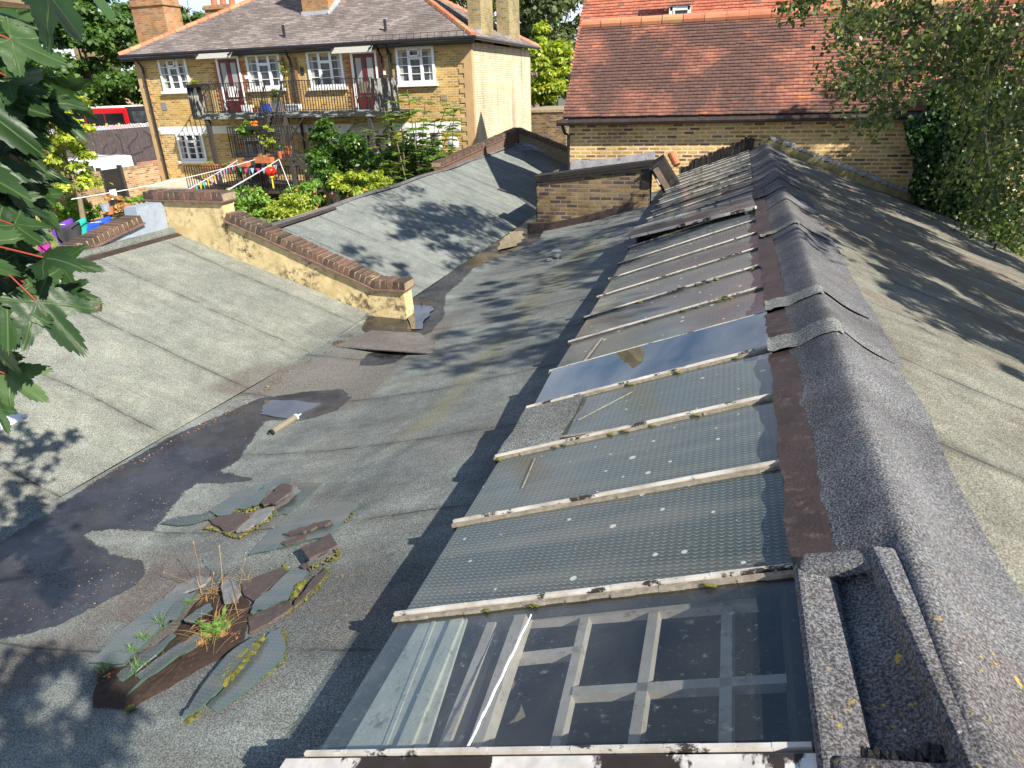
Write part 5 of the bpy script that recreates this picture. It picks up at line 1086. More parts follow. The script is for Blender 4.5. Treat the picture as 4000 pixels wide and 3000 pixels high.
# local x: vehicle left side faces camera -> x from 0 (near side) to +W2 away
sgn = 1 if (bm_.to_3x3() @ Vector((1, 0, 0))).y > 0 else -1
def bx(a, b_, nm, mat, j=0.0):
    mb = MB(); A_ = [min(sgn * a[0], sgn * b_[0]), a[1], a[2]]; B_ = [max(sgn * a[0], sgn * b_[0]), b_[1], b_[2]]; mb.box(A_, B_, M=bm_); o = mb.build(nm, mat, bs); return o
o = bx((0, 0, .3), (W2, 10.8, 2.82), 'body', M['redpaint']); bv = o.modifiers.new('b', 'BEVEL'); bv.width = .12; bv.segments = 3
o = bx((.06, .35, 2.72), (W2 - .06, 10.6, 2.95), 'roof', M['band']); bv = o.modifiers.new('b', 'BEVEL'); bv.width = .09; bv.segments = 3
o = bx((.02, -.05, .5), (W2 - .02, .30, 2.86), 'rear_panel', M['glossblack']); bv = o.modifiers.new('b', 'BEVEL'); bv.width = .12; bv.segments = 3
bx((.35, -.065, 1.75), (W2 - .35, -.052, 2.5), 'rear_window', M['win'])
for k in range(6): bx((-.012, .45 + k * 1.72, 1.55), (.02, 2.1 + k * 1.72, 2.42), 'window', M['glossblack'])
for k in range(9): bx((-.02, .9 + k * 1.1, 1.58), (-.014, 1.1 + k * 1.1, 1.72), 'seat_rail', M['yellow'])
bx((-.02, 2.0, .70), (-.005, 10.2, 1.45), 'advert_panel', M['bluead'])
for r, ln in ((1.24, 2.4), (1.04, 1.9)):
    mb = MB()
    for k in range(14): mb.box((min(sgn * -.026, sgn * -.021), 2.8 + k * ln / 14, r - .05), (max(sgn * -.026, sgn * -.021), 2.8 + k * ln / 14 + ln / 14 * .7, r + .05), M=bm_)
    mb.build('advert_lettering', M['white'], bs)
def seg37():
    mb = MB(); f = lambda x0, x1, z0, z1: mb.box((min(sgn * x0, sgn * x1), -.075, z0), (max(sgn * x0, sgn * x1), -.066, z1), M=bm_)
    cx = 1.05; 
    # seen from behind the vehicle: left to right
    for (ox, segs) in ((0, ((0, .16, .30, .34), (0, .16, .15, .19), (0, .16, 0, .04), (.12, .16, 0, .34))), (.24, ((0, .16, .30, .34), (.12, .16, 0, .34)))):
        for (x0, x1, z0, z1) in segs: f(cx + ox + x0, cx + ox + x1, 1.25 + z0, 1.25 + z1)
    mb.build('route_number', M['white'], bs)
seg37()
for x in (.25, 2.25): bx((x - .06, -.07, 1.15), (x + .06, -.055, 1.27), 'tail_light', M['redpaint'])
# cars in the gap
def car(name, label, x, y, rz, col, z=GZ):
    m4 = place(x, y, z, rz); c = empty(name, (x, y, z), label=label, cat='car', group='cars parked in the gap between the houses'); prof = [(-2.05, .35), (2.05, .35), (2.1, .7), (1.9, .86), (1.0, .98), (.35, 1.42), (-.9, 1.45), (-1.6, 1.02), (-2.05, .95)]
    veh_shell(prof, .86, m4, 'body', M[col], c, .3, .95)
    for s in (-1, 1):
        xs_ = lambda zz: s * (.86 - .3 * max(0, zz - .95) / .9 + .006)
        quad(m4, [(xs_(.98), .95, .98), (xs_(.98), -1.45, .98), (xs_(1.38), -.85, 1.38), (xs_(1.38), .36, 1.38)], M['win'], 'side_window', c)
        for yy in (1.25, -1.25): wheel(m4, s * .86, yy, .31, c)
    quad(m4, [(-.66, .99, 1.0), (.66, .99, 1.0), (.58, .42, 1.39), (-.58, .42, 1.39)], M['win'], 'windscreen', c); quad(m4, [(-.6, -1.58, 1.04), (.6, -1.58, 1.04), (.55, -.98, 1.43), (-.55, -.98, 1.43)], M['win'], 'rear_window', c)
c1 = at(2212, 545, Z=GZ); car('parked_car', 'silver white car parked further back in the gap beside the tiled house', c1.x + .9, c1.y, .1, 'vanpaint'); c2 = at(2215, 600, Z=GZ); car('parked_car', 'dark blue car parked nearest in the gap beside the tiled house', c2.x + .9, c2.y, .05, 'navy')
# garage wall in the gap
gx = at(2075, 430, D=32); gg = empty('garage_block', (-7.4, 27, -4), label='low brick garage with flat coping in the gap right of the flats', cat='garage')
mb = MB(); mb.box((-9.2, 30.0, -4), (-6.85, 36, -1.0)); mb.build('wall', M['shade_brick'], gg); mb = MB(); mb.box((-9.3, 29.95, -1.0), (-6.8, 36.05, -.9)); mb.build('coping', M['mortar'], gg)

# ---------------------------------------------------------------- garden plants
def plant(name, label, u, v, Y, rad, nb, nl, size, mat, cat='shrub', stems=6, zb=GZ, br=.3, asp=.5, group=None, tw=.02):
    c = at(u, v, Y=Y); return tree(name, label, (c.x, c.y, zb), c, rad, nb, nl, size, M[mat], cat=cat, trunk=tw, asp=asp, br=br, stems=stems, group=group)
plant('bay_laurel', 'dense dark green laurel bush in front of the lower windows of the flats', 1330, 640, 17.6, (.85, .9, 1.35), 44, 9000, .12, 'leaf_mid', stems=8)
plant('bay_laurel', 'upright laurel shoots at the left of the big laurel bush', 1270, 600, 17.9, (.35, .4, 1.0), 18, 2600, .11, 'leaf_mid')
plant('leafy_shrub', 'dark shrub filling the foot of the ferny tree', 1560, 680, 17.4, (1.5, .8, .75), 40, 6500, .13, 'leaf_mid', stems=8)
plant('yellow_shrub', 'bright yellow green choisya shrub just behind the far felt roof', 1420, 718, 12.6, (.75, .4, .32), 24, 2600, .11, 'leaf_yel')
plant('rose_bush', 'rose bush with peach flowers behind the far roof edge', 1190, 765, 12.2, (.55, .4, .42), 20, 2400, .07, 'leaf_lime')
plant('low_hedge', 'light green hedge running behind the far roof edge', 1080, 815, 11.2, (.9, .4, .38), 30, 4200, .06, 'leaf_yel')
plant('low_hedge', 'green shrub beside the stepped parapet', 960, 800, 11.0, (.5, .4, .5), 24, 2600, .09, 'leaf_lime')
plant('rose_bush', 'white rose bush next to the end of the rendered parapet', 895, 830, 9.6, (.3, .3, .4), 14, 1100, .07, 'leaf_lime')
# ferny tree: tall thin stems with feathery tiers
fc = at(1640, 700, Y=16.6); fe = empty('sumac_tree', (fc.x, 16.6, GZ), label='light green ferny tree with many thin stems in front of the right hand lower window', cat='tree')
mb = MB(); P = []; N = []
for (u, v) in ((1500, 420), (1530, 470), (1560, 400), (1590, 350), (1620, 440), (1660, 400), (1700, 460), (1740, 420), (1775, 400), (1760, 480), (1690, 540), (1600, 520), (1540, 560), (1640, 590), (1720, 600), (1580, 620), (1680, 660), (1505, 630), (1770, 560), (1460, 510), (1450, 540)):
    p = at(u, v, Y=16.6 + rnd.uniform(-.7, .7)); b0 = Vector((fc.x + rnd.uniform(-.5, .5), 16.6 + rnd.uniform(-.3, .3), GZ)); m_ = (p + b0) / 2 + Vector((rnd.uniform(-.2, .2), 0, rnd.uniform(0, .2))); mb.tube([b0, m_, p], [.028, .018, .008], 5)
    for j in range(19):
        t = rnd.uniform(.5, 1.02); q = b0.lerp(m_, min(1, t * 2)) if t < .5 else m_.lerp(p, (t - .5) * 2); a = rnd.uniform(0, 6.28); L = rnd.uniform(.2, .42); d = Vector((math.cos(a), math.sin(a), .25)); mb.tube([q, q + d * L], .004, 4)
        for k in range(20):
            s = k / 20; x = q + d * L * s; lat = Vector((-d.y, d.x, 0)) * (.09 * (1 - s * .5)) * (1 if k % 2 else -1)
            for z in (.35, .7, 1.0): P.append(tuple(x + lat * z + Vector((0, 0, -.1 * s * s)))); N.append((0, rnd.uniform(-.3, .3), 1))
mb.build('stem', M['wood'], fe); leaf_mesh('foliage', np.array(P), np.array(N) + nr.normal(size=(len(N), 3)) * .2, .07, M['leaf_lime'], fe, .5)
# flowers
def flowers(name, label, lst, Y, mat, r=.03, cat='flowers'):
    a = at(*lst[0], Y=Y); f = empty(name, a, label=label, cat=cat); mb = MB()
    for (u, v) in lst: mb.blob(at(u + rnd.uniform(-3, 3), v + rnd.uniform(-3, 3), Y=Y - .3 + rnd.uniform(-.1, .1)), r * rnd.uniform(.7, 1.2), 0, 4, .35)
    mb.build('blossom', M[mat], f)
flowers('rose_blooms', 'peach and red rose blooms on the bush behind the roof edge', [(1203, 776), (1160, 745), (1240, 800), (1270, 770), (1225, 750), (1180, 790)], 12.2, 'flower_o', .028)
flowers('white_blooms', 'white rose blooms by the end of the parapet', [(905, 795), (945, 835), (935, 845), (910, 840), (880, 770)], 9.9, 'flower_p', .035)
flowers('red_blooms', 'small red blooms in the yellow green shrub', [(1422, 746), (1355, 768), (1380, 762), (1300, 755)], 12.6, 'flower_r', .02)
# planters on landing
def pot(u, v, Y, w_, h, label, mat='terra', leaf='leaf_lime', nl=260, lr=(.2, .15, .14), name='planter', cat='planter', ls=.05, round_=False, hang=0):
    c = at(u, v, Y=Y); p = empty(name, c, label=label, cat=cat); mb = MB()
    if round_: mb.tube([(c.x, c.y, c.z - h / 2), (c.x, c.y, c.z + h / 2)], [w_ * .38, w_ * .5], 12)
    else: mb.box((c.x - w_ / 2, c.y - .1, c.z - h / 2), (c.x + w_ / 2, c.y + .1, c.z + h / 2), taper=-.015)
    mb.build('pot', M[mat], p)
    P, N, B = crown_pts((c.x, c.y, c.z + h / 2 + lr[2] * .6 - hang / 2), (lr[0], lr[1], lr[2] + hang / 2), 12, nl, .4); leaf_mesh('foliage', P, N, ls, M[leaf], p, .5)
pot(940, 640, 19.3, .62, .16, 'terracotta trough with brown heather on the left of the landing edge', leaf='dry', lr=(.3, .1, .06)); pot(1033, 625, 19.3, .62, .18, 'terracotta trough with brown heather on the right of the landing edge', leaf='dry', lr=(.3, .1, .06))
pot(1100, 605, 19.5, .3, .24, 'round terracotta pot with orange blooms at the right of the landing', leaf='leaf_mid', round_=True, lr=(.25, .2, .14)); pot(1128, 600, 19.5, .2, .2, 'small orange pot beside the round terracotta pot', leaf='flower_o', round_=True, lr=(.14, .1, .1), nl=120)
pot(960, 505, 19.3, .55, .16, 'black rail trough with trailing pale green plant on the left', mat='black', leaf='leaf_lime', hang=.6, lr=(.3, .14, .14), nl=1500, ls=.065); pot(1035, 515, 19.3, .55, .14, 'black rail trough with trailing yellow plant on the right', mat='black', leaf='leaf_yel', hang=.55, lr=(.34, .14, .14), nl=2000, ls=.065)
pot(995, 500, 19.2, .5, .1, 'orange marigolds in the middle rail trough', mat='black', leaf='flower_o', lr=(.22, .1, .1), nl=160, ls=.05)
pot(820, 650, 20.8, .6, .12, 'terracotta trough on the lower rail under the left window', leaf='leaf_yel', lr=(.25, .1, .07), nl=160); pot(885, 655, 20.4, .5, .12, 'orange trough left of the landing with small green plant', leaf='leaf_yel', lr=(.2, .1, .08), nl=120)
pot(760, 335, 21.2, .55, .1, 'black trough with yellow grass on top of the left end panel', mat='black', leaf='leaf_yel', lr=(.26, .1, .09), nl=420, ls=.05)
pot(1085, 415, 22.0, .32, .34, 'grey pot with bushy plant on the balcony beside the blue bag', mat='steel', leaf='leaf_olive', lr=(.32, .2, .34), nl=900, ls=.06); pot(968, 425, 22.0, .35, .26, 'white pot with thin bush right of the first maroon door', mat='white', leaf='leaf_olive', lr=(.22, .15, .28), nl=420, ls=.05)
pot(1147, 420, 21.9, .5, .22, 'white trough under the trellis on the balcony', mat='white', leaf='dry', lr=(.1, .05, .04), nl=20); pot(1003, 432, 21.9, .18, .2, 'small terracotta pot left of the blue bag on the balcony', leaf='leaf_olive', lr=(.05, .05, .04), nl=30)
pot(910, 760, 18.8, .26, .2, 'pale blue pot with dry plant hanging below the washing line', mat='bluewall', leaf='dry', lr=(.16, .12, .1), nl=160); pot(995, 765, 19.2, .16, .2, 'terracotta pot with red leaved plant on the lower deck', leaf='flower_r', lr=(.16, .1, .1), nl=160)
bg_ = at(1038, 425, Y=21.9); mb = MB(); mb.box((bg_.x - .18, bg_.y - .1, bg_.z - .2), (bg_.x + .18, bg_.y + .1, bg_.z + .18), taper=.03, j=.01); bb = empty('shopping_bag', bg_, label='bright blue bag standing on the balcony floor', cat='bag'); mb.build('bag_body', paint('blue bag', (.02, .08, .55), .4, .1, 5, 0), bb); mb = MB(); mb.tube([bg_ + Vector((-.1, -.1, .18)), bg_ + Vector((-.08, -.12, .3)), bg_ + Vector((.08, -.12, .3)), bg_ + Vector((.1, -.1, .18))], .02, 6); mb.build('handle', M['yellow'], bb)
# trellises and wall climber
for i, (u0, u1) in enumerate(((1100, 1130), (1145, 1178))):
    a, b_ = at(u0, 225, Y=YH - .05), at(u1, 400, Y=YH - .05); t_ = empty('trellis', (a.x, YH - .05, b_.z), label='%s wooden trellis beside the drainpipe above the balcony' % ('left' if i == 0 else 'right'), cat='trellis'); mb = MB()
    for k in range(3): mb.bar((a.x + (b_.x - a.x) * k / 2, YH - .05, a.z), (a.x + (b_.x - a.x) * k / 2, YH - .05, b_.z), .025)
    for k in range(12): z = b_.z + (a.z - b_.z) * k / 11; mb.bar((a.x - .03, YH - .052, z), (b_.x + .03, YH - .052, z), .022)
    mb.build('lattice', paint('trellis wood', (.32, .17, .08), .8, .3, 5, 0), t_)
a = at(1105, 290, Y=YH - .12); cl = empty('climbing_plant', a, label='sparse yellow red climber on the left trellis', cat='climber'); P, N, B = crown_pts(a, (.22, .06, .6), 10, 240, .2); leaf_mesh('foliage', P, N, .07, M['leaf_yel'], cl)
# folding chairs and tables on the balcony
def fold_chair(u, v, Y, label, mat, s=1.0):
    c = at(u, v, Y=Y); f = empty('folding_chair', c, label=label, cat='chair'); z = BZ; mb = MB(); x = c.x
    mb.box((x - .2, c.y - .2, z + .44), (x + .2, c.y + .18, z + .46)); mb.build('seat', M[mat], f); mb = MB(); mb.box((x - .2, c.y + .16, z + .55), (x + .2, c.y + .19, z + .9)); mb.build('backrest', M[mat], f)
    for sx in (-.2, .2):
        mb = MB(); mb.bar((x + sx, c.y - .2, z), (x + sx, c.y + .19, z + .92), .022); mb.build('leg', M['black'], f); mb = MB(); mb.bar((x + sx, c.y + .2, z), (x + sx, c.y - .18, z + .45), .022); mb.build('leg', M['black'], f)
fold_chair(905, 400, 21.8, 'pale folding chair by the first maroon door on the balcony', 'band'); fold_chair(1422, 400, 21.75, 'brown slatted folding chair by the second maroon door', 'wood')
# washing lines, bunting, lantern
def sag(p, q, s, n=16): return [p.lerp(q, i / n) + Vector((0, 0, -4 * s * (i / n) * (1 - i / n))) for i in range(n + 1)]
def line(label, p, q, s=.05, r=.011):
    mb = MB(); pts = sag(p, q, s); mb.tube(pts, r, 5); return tag(mb.build('washing_line', M['white']), label, 'rope'), pts
pA = at(1000, 622, Y=19.3); qA = at(280, 778, Y=10.0); line('upper white washing line running from the landing to the lower left', pA, qA, .08)
pB = at(1090, 622, Y=19.3); qB = at(640, 880, Y=8.2); line('lower white rope running from the lantern towards the blue parapet', pB, qB, .03, .014)
pC = at(930, 625, Y=19.3); qC = at(690, 765, Y=13.0); _, ptsC = line('rope carrying coloured bunting from the landing to the garden', pC, qC, .02, .012)
line('slack rope from the lantern to the ground beside the stairs', pB, at(1140, 750, Y=19.3), .0)
cols_ = [('teal', (.10, .55, .42)), ('pink', (.75, .30, .50)), ('magenta', (.75, .05, .22)), ('yellow', (.85, .60, .05)), ('sky blue', (.30, .55, .80))]
for n_, c_ in cols_: M['flag_' + n_] = paint('bunting ' + n_, c_, .7, .05, 3, 0)
def flags(label, a, b_, n, s=.14, sagv=0.02):
    f = empty('bunting', a, label=label, cat='bunting')
    for i in range(n):
        t = (i + .5) / n; p = a.lerp(b_, t) + Vector((0, 0, -4 * sagv * t * (1 - t))); e = (b_ - a).normalized(); e.z = 0 if False else e.z; mb = MB(); d = Vector((rnd.uniform(-.03, .03), rnd.uniform(-.03, .03), -s * 1.15))
        mb.face([p - e * s * .5, p + e * s * .5, p + d]); mb.build('flag', M['flag_' + cols_[(i * 2 + i // 3) % 5][0]], f)
flags('string of pastel bunting flags sloping down left from the landing', pC, qC, 18, .22)
pD, qD = at(925, 645, Y=19.25), at(1085, 640, Y=19.25); flags('short string of bunting flags under the landing troughs', pD, qD, 7, .17, .12)
lc = at(1057, 668, Y=19.1); lan = empty('paper_lantern', lc, label='round red paper lantern with yellow tassel hanging from the landing', cat='lantern')
mb = MB(); mb.blob(lc, .185, 0, 12, 0.0, (1, 1, .82)); mb.build('lantern_body', paint('red lantern', (.75, .02, .012), .35, .05, 3, 0), lan, smooth=True)
mb = MB(); mb.tube([lc + Vector((0, 0, .14)), lc + Vector((0, 0, .19))], .07, 10); mb.tube([lc + Vector((0, 0, -.2)), lc + Vector((0, 0, -.15))], .07, 10); mb.tube([lc + Vector((0, 0, -.55)), lc + Vector((0, 0, -.2))], .025, 6); mb.build('tassel', M['yellow'], lan)
# laundry
def garment(u, v, X, w_, h, col, label, nm='hanging_shirt', cat='laundry', sl=True):
    c = at(u, v, X=X); f = MB(); y0_ = c.y
    def fn(a, b_):
        ww = w_ * (1 + .12 * b_ + (.25 if (b_ < .3 and sl) else 0)); return (X + .05 * math.sin(a * 9 + b_ * 2) * (.3 + b_), y0_ + (a - .5) * ww, c.z - h * b_ - .03 * math.sin(a * 5))
    f.grid(fn, 12, 8); f2 = f.build(nm, paint('cloth ' + label[:18], col, .85, .15, 6, .2), None, smooth=True); so_ = f2.modifiers.new('s', 'SOLIDIFY'); so_.thickness = .012; tag(f2, label, cat)
garment(238, 866, -13.0, .42, .85, (.10, .03, .30), 'purple top hanging second from the left on the garden line'); garment(262, 880, -12.9, .45, .75, (.03, .03, .035), 'black dress hanging in front of the purple top'); garment(298, 862, -13.0, .36, .75, (.01, .33, .27), 'teal green top on the garden line')
garment(378, 860, -13.0, .55, .72, (.01, .07, .60), 'bright blue top on the garden line beside the brick coping'); garment(425, 862, -13.0, .40, .5, (.02, .02, .025), 'black trousers at the right end of the garden line'); garment(40, 1000, -13, .4, .6, (.75, .30, .50), 'pink cloth at the far left of the garden', sl=False); garment(160, 930, -13.5, .3, .5, (.35, .02, .25), 'magenta cloth hanging left of the purple top', sl=False)
mb = MB(); mb.tube(sag(at(0, 885, X=-13), at(480, 858, X=-13), .03), .008, 5); tag(mb.build('washing_line', M['white']), 'garden washing line carrying the clothes', 'rope')
# flower border along garden wall
for i, (u, v, m_, lb) in enumerate(((200, 890, 'leaf_yel', 'yellow green border plants at the left of the garden wall'), (345, 830, 'leaf_lime', 'green border plants below the black gate'), (450, 800, 'dry', 'dry ferny border plants right of the gate'), (530, 800, 'leaf_lime', 'border plants near the parapet pillar'), (250, 820, 'leaf_lime', 'climbing plant on the middle of the garden wall'))):
    c = at(u, v, X=-21.3); tree('border_plants', lb, (c.x, c.y, GZ), (c.x, c.y, c.z), (.4, .8, .35), 14, 1300, .12, M[m_], cat='garden plants', trunk=.015, stems=5)
for i, (u, v, mt, lb) in enumerate(((500, 812, 'terra', 'small terracotta pot among the border plants'), (410, 810, 'bluewall', 'small blue pot below the gate'), (425, 820, 'terra', 'orange pot below the gate'))):
    c = at(u, v, X=-20.8); mb = MB(); mb.tube([c - Vector((0, 0, .15)), c + Vector((0, 0, .1))], [.12, .17], 10); tag(mb.build('garden_pot', M[mt]), lb, 'pot')
mb = MB(); c = at(20, 890, X=-20); mb.tube([(c.x, c.y, GZ), (c.x, c.y, c.z)], [.35, .42], 16); tag(mb.build('water_butt', paint('green plastic', (.05, .22, .12), .5, .1, 3, 0)), 'green water butt at the left edge of the garden', 'water butt')
# ---------------------------------------------------------------- debris on the roof
def zz(p): return (300 + p[0] / 1.508, 1800 + p[1] / 1.508)
M['shardglass'] = wired('fallen wired glass', (0.05, 0.066, 0.066), (0.085, 0.098, 0.095), (0.12, 0.35), spots=False, wire=.3)
M['glassedge'] = paint('green glass edge', (.045, .10, .08), .2, .1, 5, 0)
shn = Vector((.27, 0, .96)).normalized() * -1
def shard(name, label, pts, mat, lift=.012, th=.007, tilt=(0, 0), cat='glass shard', edge=None):
    pj = []
    for i in range(len(pts)):
        a, b_ = pts[i], pts[(i + 1) % len(pts)]; pj.append(a)
        for t in (.3, .62): pj.append((a[0] + (b_[0] - a[0]) * t + rnd.gauss(0, 4.5), a[1] + (b_[1] - a[1]) * t + rnd.gauss(0, 4.5)))
    P = [onfelt(*zz(p)) for p in pj]; c = sum(P, Vector()) / len(P); P = [Vector((p.x, p.y, p.z + lift + tilt[0] * (p.x - c.x) + tilt[1] * (p.y - c.y))) for p in P]
    n = Vector((0, 0, 0))
    for i in range(len(P)): n += (P[i] - c).cross(P[(i + 1) % len(P)] - c)
    if n.z < 0: P = P[::-1]; n = -n
    mb = MB(); mb.prism(P, n.normalized(), th, 1, None, 0); o = mb.build(name, [mat, M['glassedge'] if edge is None else edge]); return tag(o, label, cat)
G, S, K = M['shardglass'], M['slate'], M['stone']
L = [
 ('wired_glass_shard', 'long thin glass shard pointing left at the tip of the upper debris pile', [(492, 375), (565, 345), (680, 325), (825, 305), (780, 350), (640, 383)], G, .01, (0, 0)),
 ('wired_glass_shard', 'blue green glass shard at the left of the upper debris pile', [(780, 305), (900, 225), (1010, 175), (1105, 150), (1070, 200), (990, 255), (905, 330), (830, 335)], G, .018, (0, 0)),
 ('wired_glass_shard', 'glass shard at the top of the upper debris pile', [(1090, 160), (1170, 115), (1260, 92), (1265, 130), (1215, 190), (1120, 180)], G, .012, (0, .05)),
 ('wired_glass_shard', 'angled glass shard at the right of the upper debris pile', [(1270, 140), (1445, 140), (1350, 230), (1240, 325), (1150, 335), (1165, 300), (1240, 260), (1330, 180)], G, .012, (0, 0)),
 ('slate_piece', 'curled brown slate lying on the middle of the upper pile', [(1090, 275), (1150, 220), (1215, 170), (1280, 190), (1265, 225), (1180, 285), (1110, 290)], S, .05, (.1, .05)),
 ('wired_glass_shard', 'small glass shard leaning beside the curled slate', [(930, 300), (1020, 240), (1110, 200), (1130, 210), (1075, 280), (1000, 300)], G, .035, (.05, .1)),
 ('slate_piece', 'brown slate at the lower tip of the upper pile', [(775, 350), (860, 330), (905, 315), (1035, 320), (990, 370), (900, 430), (800, 380)], S, .015, (0, 0)),
 ('felt_scrap', 'pale grey felt scrap at the bottom of the upper pile', [(940, 430), (1000, 370), (1060, 310), (1165, 280), (1150, 320), (1080, 385), (1000, 420)], K, .02, (0, 0)),
 ('wired_glass_sheet', 'large pointed piece of wired glass lying alone right of the upper pile', [(1015, 567), (1130, 440), (1190, 400), (1450, 300), (1560, 250), (1665, 262), (1600, 340), (1510, 430), (1500, 455), (1330, 490), (1170, 530)], G, .018, (0, 0)),
 ('slate_sliver', 'upper brown sliver on the large lone glass piece', [(1215, 460), (1300, 435), (1400, 400), (1505, 380), (1490, 400), (1400, 430), (1340, 455)], S, .04, (0, 0)),
 ('slate_sliver', 'lower brown sliver on the edge of the large lone glass piece', [(1210, 515), (1260, 490), (1340, 465), (1340, 485), (1230, 520)], S, .035, (0, 0)),
 ('board_piece', 'thick brown board end with moss right of the weed', [(1325, 575), (1500, 485), (1550, 555), (1380, 640)], S, .07, (0, 0)),
 ('slate_piece', 'small broken slate under the thick brown board', [(1320, 640), (1350, 590), (1380, 650), (1340, 665)], S, .02, (0, 0)),
 ('slate_piece', 'brown slate above the glass right of the weed', [(975, 740), (1220, 640), (1240, 680), (1150, 750), (1040, 840), (990, 810)], S, .02, (0, 0)),
 ('wired_glass_shard', 'grey glass piece lying between two brown slates right of the weed', [(1030, 925), (1060, 850), (1170, 760), (1270, 665), (1370, 680), (1330, 760), (1240, 850), (1130, 890)], G, .035, (0, 0)),
 ('slate_piece', 'brown slate nearest the weed at the right', [(1015, 940), (1250, 840), (1285, 870), (1200, 930), (1020, 1030)], S, .02, (0, 0)),
 ('slate_piece', 'long brown slate along the mossy right edge of the pile', [(1290, 840), (1370, 740), (1475, 640), (1460, 700), (1400, 770), (1280, 880)], S, .02, (0, 0)),
 ('wired_glass_sheet', 'largest pale glass sheet at the left of the weed', [(90, 1235), (300, 1030), (500, 870), (640, 820), (700, 840), (560, 960), (290, 1235)], G, .05, (-.03, 0)),
 ('wired_glass_shard', 'glass shard overlapping the top of the large left sheet', [(530, 1030), (560, 950), (620, 880), (730, 830), (700, 880), (640, 950), (590, 1000)], G, .075, (0, .03)),
 ('wired_glass_shard', 'small glass shard just left of the weed', [(645, 990), (720, 930), (800, 890), (815, 920), (740, 970), (690, 1010)], G, .06, (0, 0)),
 ('wired_glass_shard', 'narrow glass blade below the large left sheet', [(240, 1290), (360, 1190), (580, 1070), (600, 1085), (480, 1190), (275, 1325)], G, .045, (.1, .1)),
 ('wired_glass_shard', 'lowest narrow glass blade on the soil', [(300, 1420), (420, 1290), (560, 1170), (720, 1120), (700, 1160), (560, 1230), (430, 1310)], G, .045, (.12, 0)),
 ('wired_glass_shard', 'middle narrow glass blade under the weed leaves', [(350, 1290), (560, 1150), (720, 1060), (740, 1080), (600, 1170), (380, 1310)], G, .04, (0, .1)),
 ('felt_scrap', 'curled grey felt scrap above the large left sheet', [(520, 850), (600, 760), (740, 715), (800, 735), (740, 790), (620, 830)], K, .05, (.1, 0)),
 ('felt_scrap', 'grey felt scrap directly behind the weed', [(860, 790), (880, 745), (940, 750), (975, 820), (960, 870), (880, 880)], K, .05, (0, 0)),
 ('wired_glass_shard', 'sharp green edged glass blade at the bottom of the debris', [(640, 1560), (700, 1470), (900, 1200), (1060, 1080), (1110, 1060), (1000, 1250), (850, 1400), (720, 1520)], G, .05, (-.12, 0)),
 ('wired_glass_sheet', 'dark wired glass piece with moss stripes below the weed', [(775, 1465), (870, 1370), (960, 1260), (1010, 1190), (1120, 1060), (1215, 1000), (1235, 1100), (1225, 1190), (1130, 1270), (1000, 1380), (830, 1505)], G, .025, (0, 0)),
]
for (n, lb, pts, m_, lf, tl_) in L: shard(n, lb, pts, m_, lf, .007 if m_ is G else .014, tl_, 'glass shard' if m_ is G else 'roof debris', None if m_ is G else m_)
# soil bed
def blanket(pts, name, mat, label, cat, h=.018, res=10):
    P = [onfelt(*zz(p)) for p in pts]; c = sum(P, Vector()) / len(P); mb = MB(); n = len(P)
    rim = []
    for i in range(n):
        for k in range(3): q = P[i].lerp(P[(i + 1) % n], k / 3); d = q - c; rim.append(q + d * rnd.uniform(-.04, .05))
    for i in range(len(rim)):
        a, b_ = rim[i], rim[(i + 1) % len(rim)]
        for r in range(4):
            f0, f1 = 1 - r / 4, 1 - (r + 1) / 4
            g = lambda p, f: c + (p - c) * f + Vector((0, 0, h * (1 - f ** 4) + .002 + .006 * math.sin(50 * (p.x + f)) * (1 - f)))
            if r < 3: mb.face([g(a, f0), g(b_, f0), g(b_, f1), g(a, f1)])
            else: mb.face([g(a, f0), g(b_, f0), c + Vector((0, 0, h))])
    return tag(mb.build(name, mat, smooth=True), label, cat)
blanket([(120, 1240), (300, 1230), (560, 1120), (760, 1040), (880, 1020), (1015, 1000), (990, 1080), (900, 1160), (840, 1185), (700, 1250), (560, 1330), (330, 1450), (100, 1450)], 'soil_patch', M['soil'], 'brown soil and leaf litter caught under the broken glass', 'soil')
blanket([(690, 840), (830, 750), (1000, 800), (1040, 900), (1010, 1010), (760, 1060), (600, 1130), (420, 1230), (380, 1200), (560, 1040)], 'soil_patch', M['soil'], 'dark soil heap round the root of the weed', 'soil', .014)
# moss: clumps in runs, each run one cushion
def mossrun(pts, n, r0, label, sc_=1.0):
    e = empty('moss_cushion', onfelt(*zz(pts[0])), label=label, cat='moss'); mb = MB()
    n = int(n * 2.6); r0 *= .72
    for i in range(n):
        t = i / max(1, n - 1) * (len(pts) - 1); k = min(int(t), len(pts) - 2); u = pts[k][0] + (pts[k + 1][0] - pts[k][0]) * (t - k); v = pts[k][1] + (pts[k + 1][1] - pts[k][1]) * (t - k)
        mb.blob(onfelt(*zz((u + rnd.gauss(0, 6), v + rnd.gauss(0, 6)))) + Vector((0, 0, .012 * sc_)), r0 * rnd.uniform(.6, 1.3), 0, 5, .3, (1, 1, .7))
    mb.build('cushion', M['moss'], e)
mossrun([(765, 400), (830, 410)], 5, .012, 'small moss cushion left of the upper pile'); mossrun([(870, 430), (950, 460), (1040, 410), (1140, 350), (1170, 300)], 26, .011, 'moss along the lower edge of the upper pile'); mossrun([(930, 305), (1010, 300), (1080, 280)], 12, .010, 'moss between glass and felt in the upper pile')
mossrun([(1225, 635), (1245, 670)], 4, .014, 'round moss buttons right of the brown slate'); mossrun([(1280, 830), (1300, 780), (1350, 750)], 9, .016, 'bright moss cushion on the slate at the right', 3); mossrun([(1070, 1000), (1180, 930), (1270, 885), (1380, 800), (1460, 710), (1475, 650)], 36, .010, 'long moss line down the right edge of the debris')
